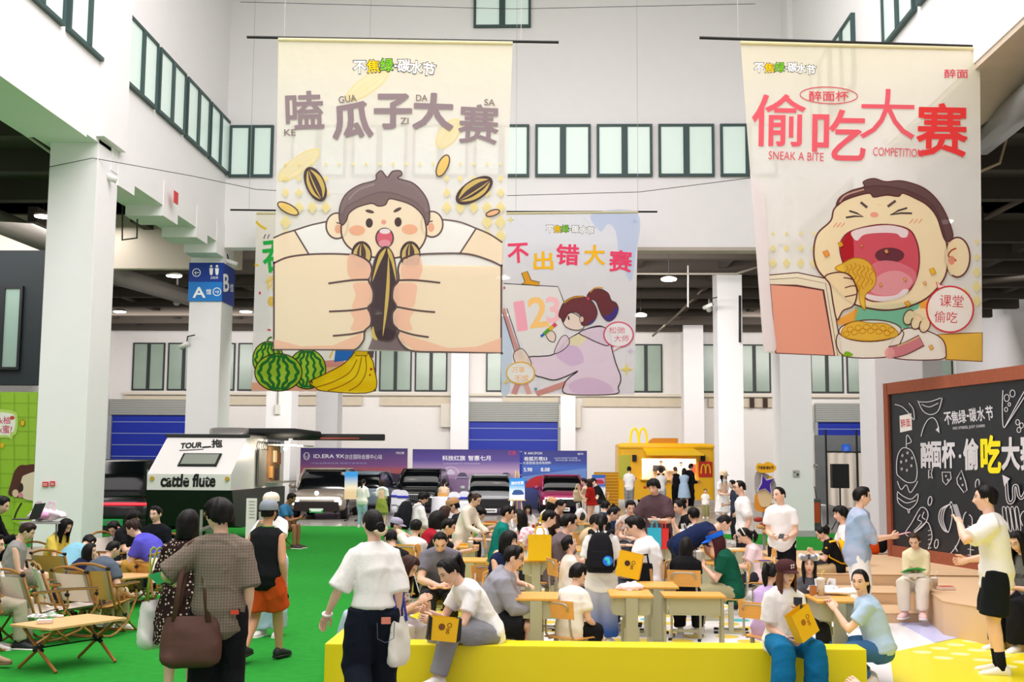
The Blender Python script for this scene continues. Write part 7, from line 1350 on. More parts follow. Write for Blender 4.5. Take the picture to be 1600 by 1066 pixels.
A54 = pe(965, 791, 19.2, 98, 'person in a black tee with hair pinned up, eating', sex='f', pose='sit', tc='#16171a', bc='#33353b', hair='tied', bun=(-.06, .09, .035), arms=('eat', 'table'), lean=22, hp=34, sz=.46)
A55 = pe(947, 782, 23, 20, 'person in a dark blue hooded top, back to the camera', pose='sit', top='jacket', tc='#2b4668', bc='#2a2c33', arms=('table', 'table'), lean=12, hp=20, sz=.46)
A56 = pe(932, 803, 18.6, 120, 'child with a bowl haircut behind the low ponytail', pose='sit', child=True, tc='#d8dade', hair='mop', arms=('table', 'table'), lean=10, sz=.48)
A57 = pe(986, 782, 21, 170, 'person in a checked shirt seated before the standing brown tee', pose='sit', tc='#cfc5bf', bc='#44464c', arms=('table', 'table'), lean=12, hp=24, sz=.46)
A14 = pe(1019, 748, 18.2, 208, 'person in a plum-brown tee carrying a plate and two gift bags', tc='#59444a', top='loose', bc='#1c1d21', arms=((-.02, .30, -.26), (.20, .22, -.40)), lean=10, hp=26, hair='mop', g=1.12, hem=-.14)
A58 = pe(1058, 780, 21, 262, 'person in black eating, hair in a bun with a purple clip', sex='f', pose='sit', tc='#15161a', bc='#30323a', hair='tied', bun=(-.1, .05, .05), arms=('eat', 'table'), lean=18, hp=24, sz=.46)
A59 = pe(1083, 792, 18.8, -20, 'boy in a white and black patterned shirt, back to the camera', pose='sit', child=True, tc=pattern('noise', '#ece9e4', '#3c3b40', 16.), arms=('table', 'table'), lean=8, hp=10, sz=.48)
A60 = pe(1012, 800, 20.5, 200, 'person in a grey tee hidden behind the food trays', pose='sit', tc='#8a8c92', arms=('table', 'table'), lean=24, hp=40, sz=.46) if False else None
A19 = pe(1156, 750, 19.5, 268, 'person in glasses and a plain white tee standing in profile', tc='#f6f5f3', bc='#22242a', arms=('hang', 'hang'), glasses='#4a3a34', hair='crop', top='loose', hp=4)
A20 = pe(1217, 760, 16.8, 196, 'person in a white tee and black trousers looking aside, phone in both hands', tc='#f6f5f3', bc='#16171b', arms=((-.04, .24, -.34), (-.06, .25, -.33)), hair='crop', hy=42, hp=6, g=1.08)
# -- far rows and stalls
A61 = pe(858, 778, 25, 182, 'person in a white top and white hairband touching the face', sex='f', pose='sit', tc='#f4f2f0', bc='#5a4a44', hair='tied', band='#f2efe8', arms=('face', 'table'), lean=8, sz=.46)
A62 = pe(866, 779, 22.5, 80, 'person in mustard yellow wearing a tan cap', pose='sit', tc='#c9a414', cap=('#d9a878', '#d9a878', 'cap'), hair='long', sex='f', arms=('eat', 'table'), lean=16, hp=22, sz=.46)
A63 = pe(879, 780, 22, 100, 'person in a dark brown tee raising an arm behind the tan cap', pose='sit', tc='#35261f', arms=((-.04, .3, .0), 'table'), lean=16, hp=22, sz=.46)
A64 = pe(825, 787, 24, 175, 'person low behind the white bags on the far desk', sex='f', pose='sit', hair='bang', tc='#e7e2e0', arms=('table', 'table'), lean=12, hp=20, sz=.46)
A65 = pe(757, 792, 21.5, 100, 'person in black lying an arm across the far desk', pose='sit', tc='#17181b', arms=((-.04, .46, -.05), 'table'), lean=42, hp=50, sz=.46)
A66 = pe(921, 748, 35, 300, 'person in a short red dress', sex='f', top='dress', tc='#a81e16', hem=.78, hair='long', hc='#3a211a', arms=((-.02, .24, -.22), (-.02, .26, -.22)), hp=4, shoe='#e9d9d9')
A67 = pe(912, 747, 36, 285, 'person in a beige top walking beside the red dress', sex='f', pose='walk', tc='#cdb79a', bc='#a89a84', hair='short', arms=('eat', 'eat'))
A68 = pe(925, 747, 44, 252, 'person in black seated with a bag by the side board', pose='sit', tc='#141518', bc='#1c1d22', arms=('lap', 'lap'), lean=22, hp=26, sz=.5)
A69 = pe(983, 729, 50, 4, 'person in a white tee and grey trousers at the trailer queue', tc='#f3f2f0', bc='#8f9092', arms=('waist', 'waist'))
A70 = pe(1033, 732, 50, 10, 'person in a pale tee at the counter, back to the camera', tc='#e7e5e2', bc='#b0b0b0', arms=('table', 'table'))
A71 = pe(1055, 729, 51, -20, 'person in a black vest over white at the counter', sex='f', top='tank', tc='#17181b', bc='#17181b', hair='tied', hc='#5a3a28', arms=('table', 'table'))
A72 = pe(1069, 731, 49.6, 15, 'person in a pale blue frilled dress at the counter', sex='f', top='dress', tc='#a9c2dc', hem=.6, hair='long', arms=('eat', 'eat'))
A73 = pe(1080, 724, 50, 60, 'person in a black suit beside the pale blue dress', sex='f', top='jacket', tc='#161619', bc='#161619', hair='tied', arms=('waist', 'waist'))
A74 = pe(1033, 720, 56.0, 180, 'trailer worker in black behind the counter', sex='m', tc='#1a1a1c', bc='#1a1a1c', arms=('table', 'table'), fl=.6, hp=24)
A75 = pe(1064, 722, 56.1, 185, 'trailer worker in white behind the counter', tc='#efeeec', bc='#222222', arms=('table', 'table'), fl=.6, hp=24)
A76 = pe(1131, 736, 36, 150, 'person in a bucket hat, white skirt and black hair beside the right column', sex='f', tc='#f0eeec', bot='skirt', bc='#f2f1ef', hem=.55, hair='xlong', cap=('#d9c3a0', '#d9c3a0', 'bucket'), arms=('hang', 'waist'))
A77 = pe(1144, 750, 30, 262, 'person in a navy tee half hidden behind the plain white tee', tc='#3a4458', bc='#2a2c33', arms=('hang', 'waist'))
A78 = pe(1102, 764, 44, 190, 'small child in white and khaki by the trailer', child=True, tc='#f0eeea', bc='#8c8a5a', arms=('hang', 'hang'))
A43 = pe(568, 748, 36, 12, 'person in a white blouse with a ponytail before the beach poster', sex='f', top='half', tc='#f3f1ea', bc='#a9c4dc', fit='slim', hair='tied', ponytail=(.02, .3, 0), arms=('waist', 'waist'))
A44 = pe(598, 749, 36, 6, 'person in a white tee and olive skirt before the black suv', sex='f', top='loose', tc='#f5f4f1', bot='skirt', bc='#8a9440', hem=.45, hair='long', hc='#2c1a16', arms=('waist', 'waist'))
A46 = pe(694, 748, 44.5, 5, 'person in beige seated at a white clothed table, back to the camera', sex='f', pose='sit', tc='#d8bfa4', hair='tied', ponytail=(.03, .2, 0), arms=('table', 'table'), sz=.46)
A45 = pe(459, 771, 27, 98, 'person in a blue tee and brown shorts sitting by the suv with a phone', pose='sit', tc='#3f7fae', bot='shorts', bc='#6b4a3a', skin='#a5714e', arms=((-.08, .34, -.2), (-.08, .34, -.2)), lean=22, hp=28, sz=.42, shoe='#4a3a32')
# -- right stage
A21 = pe(1347, 760, 14.6, 92, 'person in a faded denim jacket and white trousers', top='jacket', tc=pattern('noise', '#9cb2cc', '#aab4ca', 6.), sleeve=1.05, bc='#f1efea', fit='straight', arms=('hang', (-.06, .36, -.22)), hair='short', hp=6, hem=-.12)
A22 = pe(1313, 790, 18.5, 268, 'person in a white tee holding a phone, seated behind the denim jacket', pose='sit', tc='#f1f1f3', bc='#33363c', arms=('phone', 'phone'), hair='mop', hp=8, lean=6, sz=.44)
A23 = pe(1277, 823, 17.4, 278, 'person in a black tee with a yellow backpack seated on the platform', sex='f', pose='sit', fl=0., tc='#141518', bot='shorts', bc='#b59b72', hair='tied', ponytail=(.04, .16, 0), arms=('phone', 'phone'), lean=16, hp=38, sz=.44)
A24 = pe(1427, 833, 14.9, 206, 'person in a pale yellow blouse and cream trousers reading a green box', sex='f', pose='sit', top='shirt', tc='#efe4bc', sleeve=1.92, bc='#ece3d2', fit='loose', hair='tied', hc='#3a2a22', ponytail=(-.02, .1, 0), arms=((-.10, .26, -.20), (-.10, .26, -.24)), lean=12, hp=34, sz=.44, shoe='#f0c9c6', legs=((.02, .42, .12), (.04, .36, .1)))
A26 = pe(1586, 829, 13.0, 240, 'person in glasses and a grey lettered tee at the right edge', sex='f', pose='sit', tc='#6c6f6e', bc='#17181b', fit='wide', hair='long', glasses='#b9a48a', arms=((-.08, .28, -.24), 'lap'), lean=12, hp=24, sz=.44)
# -- camp area on the turf
A47 = pe(8, 775, 16.2, 84, 'person in black with a laptop at the left edge', pose='sit', tc='#17181a', bc='#141517', fit='slim', arms=((-.06, .36, -.2), (-.06, .36, -.2)), lean=14, hp=24, sz=.62, sleeve=1.9, top='shirt', legs=((0, .55, .2), (.02, .5, .2)))
A48 = pe(50, 817, 15.2, 78, 'person with cropped hair in a grey sleeveless top', sex='f', pose='sit', top='tank', tc='#9a9894', bot='shorts', bc='#8a8070', hair='short', hc='#2a1c17', arms=('lap', 'lap'), lean=10, hp=30, sz=.36, g=1.05)
A49 = pe(108, 810, 16.9, 112, 'person in a yellow tee looking down, long dark hair', sex='f', pose='sit', tc='#ead35c', bot='shorts', bc='#e9c9b4', hair='long', arms=('lap', 'table'), lean=18, hp=34, sz=.36)
A79 = pe(-6, 834, 12.4, 82, 'person in a white shirt and beige trousers cut by the left edge', pose='sit', top='half', tc='#f2efe8', bc='#bcb29c', fit='straight', arms=('lap', 'lap'), lean=2, sz=.38, shoe='#23242a')
A80 = pe(-48, 872, 12.3, 80, 'person in black trousers mostly outside the left edge', pose='sit', tc='#2a2b30', bc='#15161a', arms=('lap', 'lap'), sz=.36, shoe='#e8e6e2', legs=((0, .55, 0), (.05, .62, 0)))
A81 = pe(-64, 880, 11.3, 86, 'person with bare legs and tan slip-ons reaching in from the left edge', sex='f', pose='sit', tc='#d9d4cc', bot='shorts', bc='#c9b8a0', arms=('lap', 'lap'), sz=.36, shoe='#b08d70', sole='#8a6a50', legs=((0, .60, 0), (.04, .82, 0)), skin='#d9a888')
A53b = pe(146, 816, 16.6, 14, 'person in a light blue tee bending forward, back to the camera', pose='sit', tc='#86bfd2', bc='#e0b23c', arms=((.05, .3, -.38), (.05, .3, -.38)), lean=48, curl=20, hp=52, sz=.36, g=1.2, k=1.0)
A82 = pe(173, 814, 17.6, 200, 'person with a side parting in pale blue facing the light blue tee', pose='sit', tc='#a9bfe0', arms=('table', 'table'), lean=30, hp=48, sz=.36)
A55b = pe(203, 812, 16.6, 280, 'person in a violet-blue tee and mustard trousers leaning forward', sex='f', pose='sit', tc='#5a56c8', bc='#c59a48', fit='straight', hair='short', hc='#2c1a16', arms=('table', 'table'), lean=36, curl=14, hp=30, sz=.38, g=1.2)
A56b = pe(141, 848, 14.1, 58, 'person with long black hair in navy turning to the right', sex='f', pose='sit', tc='#1a2140', bc='#e9dfae', fit='loose', hair='long', arms=('face', 'lap'), lean=30, hp=8, hy=28, sz=.36, sleeve=1.0, top='half')
A57b = pe(183, 845, 13.8, 24, 'person in a slate tee with a black strap across the back', pose='sit', tc='#566270', bc='#c0ad85', fit='straight', arms=((.10, .2, -.36), (.12, .2, -.38)), lean=26, curl=10, hp=28, hair='crop', sz=.36, g=1.18, hy=20)
A58b = pe(243, 790, 18.2, 196, 'person in a black printed tee and brown shorts facing the camera', pose='sit', tc='#14161d', bot='shorts', bc='#4a4038', fit='loose', arms=('waist', (-.05, .22, -.14)), lean=4, hp=8, sz=.38, g=1.15, shoe='#d8d4cc', legs=((.05, .3, 0), (.18, .34, 0)))
A59b = pe(214, 797, 17.4, 106, 'person in a black tee holding a snack tray before the dark car', pose='sit', tc='#17181b', bc='#2f3138', arms=((-.08, .32, -.16), (-.08, .32, -.16)), lean=12, hp=30, hair='mop', sz=.42)
A83 = pe(284, 833, 15, 150, 'person in white half hidden behind the dotted dress', pose='sit', tc='#f1efec', bc='#d6d2ca', arms=('lap', 'lap'), lean=20, hp=30, sz=.36)
A84 = pe(1318, 1069 + 8, 6.2, 340, 'child below the frame raising a hand at the bottom edge', pose='sit', child=True, sz=.12, k=.78, tc='#e8c9cc', arms=('table', (.02, .10, .40)), lean=0, handn=(None, v3(0, 1, .2)), curlh=.5)
# ================================================================ things held, worn on the back, or left on the desks
def V_(p): return tuple(p)
def backpack(per, label, col, wd=.32, ht=.42, dp=.14, u=.27, patch=None, gap=.155, strap=True):
    J, k = per.J, per.k; c = per.spine(u) + np.cross(v3(1, 0, 0), J['d2']) * (gap + dp * .3); a = -math.radians(per.az); t = thing('backpack', label, 'backpack', per.W(c)); lean = math.atan2(J['d2'][1], J['d2'][2]); t.rotation_euler = (Matrix.Rotation(a, 3, 'Z') @ Matrix.Rotation(-lean, 3, 'X')).to_euler()
    m = MB(); st = [(-.5, .40, .7), (-.48, .47, .9), (-.3, .5, 1.), (0, .49, 1.), (.25, .43, .9), (.42, .32, .7), (.5, .16, .4)]; V = []; n = 20
    for z, w_, d_ in st:
        for i in range(n): q = 2 * PI * i / n; c_, s_ = math.cos(q), math.sin(q); V.append((w_ * wd * np.sign(c_) * abs(c_) ** .6, d_ * dp / 2 * np.sign(s_) * abs(s_) ** .6 - .0, z * ht))
    m.add(V, [(i * n + j, i * n + (j + 1) % n, (i + 1) * n + (j + 1) % n, (i + 1) * n + j) for i in range(6) for j in range(n)] + [tuple(range(n))[::-1], tuple(range(6 * n, 7 * n))]); m.build('bag_body', cloth(col), t, smooth=True)
    MB().box((0, -dp * .5, -ht * .18), (wd * .62, dp * .3, ht * .42), 0, 0, None, .03).build('front_pocket', cloth(col), t); MB().tube([(-.03, 0, ht * .48), (-.03, -.01, ht * .58), (.03, -.01, ht * .58), (.03, 0, ht * .48)], .008).build('grab_loop', cloth(col), t)
    if strap:
        for s in (-1, 1): MB().tube([(s * .05, dp * .4, ht * .42), (s * .11, gap * .55, ht * .56), (s * .13, gap * 1.1, ht * .60), (s * .135, gap * 1.75, ht * .42), (s * .14, gap * 1.75, ht * .05), (s * .16, gap * .9, -ht * .3), (s * .14, dp * .3, -ht * .42)], [(.024, .006)] * 7, 0, 8, (1, 0, 0)).build('shoulder_strap', cloth(col), t, smooth=True)
    if patch: MB().tube([(wd * .3, -dp * .52, -ht * .22), (wd * .3, -dp * .56 - .03, -ht * .22)], .055, 0, 20).ball((wd * .28, -dp * .56 - .03, -ht * .18), (.03, .006, .02), 1).ball((wd * .34, -dp * .56 - .03, -ht * .26), (.02, .006, .025), 1).build('round_patch', [M('#1f6fe0', .4), M('#39d0d6', .4)], t)
    return t
def up(p, dz=0., dx=0., dy=0.): return (p.x + dx, p.y + dy, p.z + dz)
# plaid shirt and dotted dress
h = A1.hand('l', .07); cup('clear drink cup with a white straw held by the plaid shirt', up(h, -.02), .15, '#f2f0ec', '#f4f4f2', '#efe2a8')
p = up(A1.hand('l', .05), .03, -.09, .02); t = thing('snack_packet', 'green and yellow snack packet held against the drink cup', 'snack', p, .3); MB().prism([(-.1, 0, .02), (.02, 0, .05), (.05, 0, -.03), (-.03, 0, -.05)], (0, .012, 0)).build('packet', M('#2fae62', .4), t); MB().prism([(-.0, -.002, .03), (.04, -.002, .03), (.03, -.002, -.02), (.0, -.002, -.01)], (0, .004, 0)).build('print', M('#f2c52c', .4), t)
b = MB(); w_ = A1.J['wl'] * .86 + A1.J['el'] * .14; d_ = nz(A1.J['wl'] - A1.J['el']); b.tube([w_ - d_ * .014, w_ + d_ * .014], .036, 0, 14); b.build('watch', M('#2a1c1a', .5), A1.root)
q = A1.W(A1.J['sl'] * .86 + A1.J['nek'] * .14); tote('large brown leather tote hanging from the shoulder of the plaid shirt', up(q, -.47, -.01, -.15), 8, .43, .36, .17, '#55352a', .02, [(-.02, .10, .52), (.02, .16, .53)], '#55352a')
q = A2.W(A2.J['sl']); tote('white canvas tote on the shoulder of the dotted dress', up(q, -.40, -.10, -.03), 62, .36, .40, .10, '#efece6', .011, [(.0, .05, .43), (.0, -.02, .43)], '#a3b33a'); b = MB(); 
for c in ((-.05, -.05, .06), (.0, -.055, .0), (.05, -.05, .06)): b.ball(c, (.035, .02, .03))
# sleeveless top: lanyard, sandals ring
b = MB(); J = A3.J; b.tube([J['nek'] + v3(math.cos(a) * .068, math.sin(a) * .064 - .005, .018) for a in np.linspace(0, 6.28, 20)], [(.005, .012)] * 20, 0, 6, (0, 0, 1)); b.build('lanyard', M('#3fae2c', .5), A3.root)
t = thing('sunglasses', 'black sunglasses dangling from the hand above the orange shorts', 'glasses', up(A3.hand('r', .11), -.02)); MB().tube([(.03 * math.cos(a), 0, .03 * math.sin(a) - .02) for a in np.linspace(0, 6.28, 14)], .006).build('rim', BLACK, t); MB().tube([(.0, .0, .0), (.0, .03, .05)], .004).build('temple', BLACK, t)
h = A4.hand('r', .10); hl = A4.hand('l', .10); phone('phone raised in both hands by the person in the cream cap', ((h.x + hl.x) / 2, (h.y + hl.y) / 2 - .02, h.z + .03), 8, -.05, '#b8b4ae')
t = board('narrow white menu sign beside the person in the cream cap', 386, 779, 401, 15.5, M('#e8e6e0', .5), lambda A: [A.stroke([(389, y), (398, y)], 1., '#8a8782', False) for y in range(784, 812, 5)], .75, 'sign', 'menu_sign', False); MB().cyl((0, .04, 0), (0, .04, 1.2), .015).build('stand_pole', M('#b9b6b0', .5), t)
# white shirt
q = A5.W(A5.J['sr'] * .9 + A5.J['nek'] * .1); tote('off-white canvas tote with a royal blue strap', up(q, -.46, .085, .02), 70, .30, .36, .09, '#e9e8dc', .022, [(.0, .08, .49), (.0, .03, .49)], '#1f3fc0')
b = MB(); w_ = A5.J['wl']; b.tube([w_ + v3(.034 * math.cos(a), .03 * math.sin(a), .012 * math.sin(a)) for a in np.linspace(0, 6.28, 16)], .010, 0, 8); b.build('bracelet', M('#f2efe8', .5), A5.root, smooth=True)
b = MB(); b.box((.085, -.148, A5.J['pel'][2] - .06), (.07, .012, .05), 0, 0, None, .004); b.build('pocket_phone', M('#d8836a', .4), A5.root); b = MB(); pz = A5.J['pel'][2]
b.tube([(.02, -.150, pz - .075), (.025, -.158, pz - .19), (.085, -.156, pz - .22), (.145, -.140, pz - .19), (.15, -.132, pz - .075)], .003, 0, 6); b.build('pocket_stitching', M('#4a5568', .7), A5.root)
b = MB(); b.tube([A5.J['hc'] + A5.R @ v3(math.cos(a) * .045, -.135, -.045 + math.sin(a) * .04) * A5.hk for a in np.linspace(-2.9, .2, 12)], .017, 0, 8); b.build('hair_scrunchie', M('#dcc9a2', .7, bump=.4, bscale=40.), A5.root, smooth=True)
b = MB(); b.box((.12, -.145, A1.J['pel'][2] - .02), (.06, .012, .03)); b.build('pocket_note', M('#d24a2a', .5), A1.root)
# bench
h = A6.hand('r', .08); phone('phone with a colourful home screen between the two people on the bench', V_(PY(651, 912, 10.5)), 80, -.3, '#d9dde6', '#2a3a66', .16)
t = paper_bag('yellow and black shopping bag on the lap of the grey trousers', PY(690, 1001, 10.12), 12, .24, .20, .10, '#f2bd0e', .12, '#7a4a14', False, seed=4); MB().prism([(-.135, -.045, .0), (-.10, -.055, 0), (-.11, -.055, .19), (-.135, -.045, .2)], (0, .10, 0)).build('black_side', M('#1d1c1b', .5), t); MB().prism([(.125, -.045, .0), (.16, -.03, .02), (.15, -.03, .2), (.11, -.05, .2)], (0, .10, 0)).build('black_side', M('#1d1c1b', .5), t)
b = MB(); J = A6.J; b.tube([J['nek'] + v3(-.05, -.09, -.02), A6.spine(.4) + v3(0, -.15, 0), A6.spine(.25) + v3(.08, -.15, 0), A6.spine(.05) + v3(.16, -.05, 0)], [(.022, .004)] * 4, 0, 8, (1, 0, 0)); b.build('bag_strap', M('#e9cf7a', .6), A6.root, smooth=True)
h = A29.hand('l', .08); phone('dark phone held up by the person in the maroon cap', up(h, .03, .0, -.02), 200, -.25, '#26221f')
paper_bag('yellow paper bag tilted on the teal trousers', PY(1262, 995, 10.05), 35, .22, .25, .09, '#f2be10', (-.12, -.42), '#a86a14', False, seed=8)
t = thing('plush_charm', 'furry red and cream charm hanging beside the teal trousers', 'toy', PY(1272, 1020, 10.1)); MB().ball((0, 0, 0), (.05, .04, .055)).build('body', M('#e8dcc8', .9, bump=.6, bscale=60.), t, smooth=True); MB().ball((-.03, -.02, -.03), (.035, .03, .035)).build('face', M('#6b1f1c', .8), t, smooth=True)
b = MB(); A = A29.J; 
for x_, z_ in ((-.012, .095), (.012, .09), (-.01, .07), (.012, .066)): b.box(A['hc'] + A29.R @ v3(x_, .112, z_) * A29.hk, (.012, .004, .014))
b.build('cap_badge', M('#f2e9e6', .5), A29.root)
b = MB(); 
for s in (-1, 1): b.ball(A28.J['hc'] + A28.R @ v3(s * .055, .075, .09) * A28.hk, (.042, .028, .036))
b.build('goggles', M('#9a9ca2', .25, .5), A28.root, smooth=True); b = MB()
for s in (-1, 1): b.ball(A28.J['hc'] + A28.R @ v3(s * .095, .05, .095) * A28.hk, (.03, .03, .036))
b.build('fluffy_ear', M('#eeecea', .9, bump=.5, bscale=60.), A28.root, smooth=True)
# backpacks
backpack(A12, 'black backpack with a blue globe patch on the white tee', '#1c1c20', .30, .44, .15, .24, True, .15)
backpack(A39, 'large black backpack on the white long-sleeved top', '#1a1b1f', .34, .48, .22, .24, None, .17)
backpack(A23, 'bright yellow backpack on the black tee at the platform', '#f0b81c', .28, .38, .12, .2, None, .14)
q = PY(1002, 905, 13.2); t = thing('backpack', 'small black backpack slung on a school chair beside the yellow paper bag', 'backpack', (q.x, q.y, q.z)); MB().box((0, 0, 0), (.26, .14, .36), 0, 0, None, .05).build('bag_body', cloth('#17171a'), t); MB().tube([(-.07, -.06, .16), (-.08, -.1, .26), (.06, -.1, .28), (.08, -.06, .16)], .012).build('strap', cloth('#17171a'), t); MB().tube([(.1, -.07, .12), (.12, -.09, -.1)], [(.016, .004)] * 2, 0, 8).build('tan_strap', M('#b98a54', .6), t)
q = PZ(1364, 866, .44); t = thing('backpack', 'orange and black backpack lying on the cardboard platform', 'backpack', (q.x, q.y, .60)); MB().ball((0, 0, 0), (.19, .14, .17), 0, 18, 12).build('bag_body', cloth('#e0561c'), t, smooth=True); MB().ball((.14, -.02, .02), (.13, .13, .16), 0, 16, 10).build('black_panel', cloth('#141416'), t, smooth=True); MB().ball((-.12, -.1, .0), (.06, .05, .09), 0, 12, 8).build('front_pocket', cloth('#c9481a'), t, smooth=True)
# bags and phones in the middle
paper_bag('yellow paper bag with dark circles hanging beside the white-shirted pair', PY(980, 902, 12.75), -14, .26, .27, .09, '#f5be0a', .2, '#4a2a16', False, seed=3)
paper_bag('upright yellow paper bag with handles on a school desk', up(PZ(843, 876, .74), .002), 4, .30, .33, .12, '#f6c808', 0., None); t = bpy.data.objects.get('paper_bag.003')
h = A14.hand('l', .07); foodbox('white plate of food in the hand of the plum-brown tee', up(h, .01), 0, .2, .16, .025, '#f0ebe4', '#e0a47a', 'plate', 'food_plate')
h = A14.hand('r', .05) if False else A14.hand('l', .05)
paper_bag('turquoise gift bag hanging below the food plate', up(h, -.40, -.02, -.06), 5, .20, .30, .08, '#2fb4cf', 0, None); paper_bag('red gift bag hanging below the food plate', up(h, -.42, .13, -.04), -8, .14, .31, .08, '#d92f2c', 0, None)
h = A16.hand('l', .06); cup('clear cup with a pale straw held by the person in dark green', up(h, .0, -.02), .13, '#f3f1ee', '#ece6da', '#e9dcc0')
h = A20.hand('r', .10); phone('dark phone in the hands above the black trousers', up(h, .03, .08, -.03), 200, -1.2, '#2a2c30'); h = A22.hand('l', .1); phone('phone held before the person in white by the denim jacket', up(h, .03), 280, -.3, '#3a2a3a')
h = A25.hand('l', .09); phone('phone held up towards the chalkboard', up(h, .04), 150, -.35, '#17181b', '#a9adb5', .17); h = A21.hand('r', .10); phone('pink phone in the hand of the denim jacket', up(h, .02, .06), 270, -1.35, '#d98a96', '#e9c3c8', .18)
h = A35.hand('r', .1); phone('dark phone in the hand of the cream blouse', up(h, .02), 300, -1.1)
h = A45.hand('r', .1); phone('phone in the hands of the person in blue by the suv', up(h, .02), 280, -.7)
h = A24.hand('r', .08); h2 = A24.hand('l', .08); t = thing('lunch_box', 'open green lunch box on the lap of the pale yellow blouse', 'box', ((h.x + h2.x) / 2, (h.y + h2.y) / 2 - .03, h.z + .02), .3); MB().prism([(-.14, -.07, .03), (.0, -.09, .05), (.0, .07, -.01), (-.13, .08, -.02)], (0, 0, .012)).build('lid', M('#3fae54', .5), t); MB().prism([(.0, -.09, .05), (.14, -.06, .02), (.14, .08, -.02), (.0, .07, -.01)], (0, 0, .012)).build('side', M('#57bf62', .5), t); MB().box((0, 0, -.04), (.22, .14, .05), 0, 0, None, .01).build('tray', M('#e9e2d4', .6), t)
p = PZ(1461, 921, .42); cup('iced coffee cup on the cardboard block', up(p, .005), .13, '#e9ddd0', '#efe6d8', '#7a4f30'); p = PZ(1478, 922, .42); t = thing('snack_box', 'small red and white snack box beside the iced coffee', 'box', up(p, .003), .2); MB().box((0, 0, .02), (.2, .13, .04), 0, 0, None, .005).build('tray', M('#e8d2c4', .6), t); MB().box((0, 0, .042), (.17, .1, .008)).build('lid', M('#c8503c', .5), t)
h = A26.hand('l', .09); t = thing('bun', 'pale green bun in the hand at the right edge', 'food', up(h, .03)); MB().ball((0, 0, 0), (.035, .03, .028)).build('bun_body', M('#d9dba0', .7), t, smooth=True)
A = Art(A26.W(A26.J['che'] + v3(0, .17, 0)), (A26.root.matrix_basis.to_3x3() @ Vector((0, 1, .1))), PM, .001, .002) if False else None
# laptop, camp tables
h = A47.hand('l', .1); h2 = A47.hand('r', .1); q = PY(40, 811, 15.9); t = thing('laptop', 'thin open laptop on the lap of the person in black', 'laptop', (q.x, q.y, q.z), math.radians(-90)); MB().box((0, 0, 0), (.33, .23, .016), 0, 0, None, .005).build('keyboard_deck', M('#3a3436', .4), t); MB().box((0, .16, .11), (.33, .012, .22), 0, 0, (-.35, 'X'), .004).build('screen', M('#2c2c30', .3), t)
t = blob_bag('crumpled pink and white plastic bag before the first column', PY(70, 815, 17.0), (.24, .2, .2), '#f0dde6', 3, blotch='#e9a6cf'); t = thing('side_table', 'small grey folding table under the pink plastic bag', 'table', (PY(70, 815, 17.0).x, 17.0, 0)); zz = PY(70, 815, 17.0).z; MB().box((0, 0, zz - .015), (.6, .4, .025), 0, 0, None, .008).build('table_top', M('#a9a6a2', .5), t)
for s in (-1, 1):
    for q_ in (-1, 1): MB().cyl((s * .26, q_ * .16, 0), (s * .24, q_ * .15, zz - .03), .012).build('leg', STEEL, t)
p = PZ(207, 893, .43); blob_bag('white plastic carrier bag on the camp table right of the slate tee', up(p, .02), (.13, .10, .19), '#f6f2f3', 7, blotch='#d84a6a')
p = PZ(70, 976, .43); foodbox('white foam food tray on the foreground camp table', up(p, .014), 15, .15, .11, .03, '#f2eee8', None); p = PZ(58, 968, .43); t = blob_bag('crumpled white paper napkin on the foreground camp table', up(p, .014), (.10, .07, .025), '#f6f5f4', 11, 'napkin', 'paper_napkin', False); p = PZ(88, 966, .43); blob_bag('flat white napkin beside the foam tray', up(p, .014), (.08, .06, .015), '#f7f6f5', 12, 'napkin', 'paper_napkin', False)
b = MB(); J = A57b.J; b.tube([J['nek'] + v3(-.10, .0, -.01), J['nek'] + v3(-.07, -.075, -.03), A57b.spine(.36) + v3(.0, -.155, .0), A57b.spine(.2) + v3(.07, -.16, 0), A57b.spine(.02) + v3(.15, -.11, 0)], [(.022, .005)] * 5, 0, 8, (1, 0, 0)); b.build('bag_strap', M('#15161a', .7), A57b.root, smooth=True)
h = A59b.hand('r', .09); foodbox('snack tray in the hands of the person in black before the dark car', up(h, .02), 0, .18, .12, .04, '#d9cbb4', '#b98a5a')
# desk clutter
def on(px, py): p = PZ(px, py, .74); return (p.x, p.y, .7415)
blob_bag('pink and white wrapped snack on the front school desk', on(985, 922), (.13, .08, .05), '#f5e3e4', 21, 'food packet', 'food_packet', False)
blob_bag('flat white plastic bag hanging over the right desk', on(1312, 930), (.24, .10, .06), '#f3f2f2', 22, ears=False); blob_bag('puffed white plastic bag at the back of the right desk', on(1290, 927), (.15, .10, .09), '#f4f3f3', 23); cup('lemonade cup with a bent yellow straw on the right desk', on(1283, 931), .15, '#f3f3ee', '#e8e02c', '#f0efe0')
paper_bag('tiny brown paper pouch standing on the right desk', on(1271, 931), 20, .06, .09, .04, '#b97a45', 0, None, False); foodbox('paper food tray with sauce on the right desk', on(1285, 935), 10, .14, .09, .02, '#f1ede6', '#8a5a2c')
foodbox('wooden basket of fried food on the far school desk', on(1012, 838), 0, .22, .13, .06, '#c9a266', '#d8852c'); cup('yellow drink cup in the food basket row', on(1025, 837.5), .12, '#f2dc9a', '#f2f2f2', '#f0c24a'); foodbox('pale food tray beside the wooden basket', on(1030, 839), 0, .14, .1, .03, '#ece4d4', '#c98a4a')
t = blob_bag('white lunch bag with a navy base on the far school desk', on(1074, 840), (.15, .10, .16), '#eceae4', 31, blotch='#2c3a6a'); foodbox('food tray left of the lunch bag', on(1062, 838), 0, .13, .09, .03, '#e6d8c0', '#d0964a')
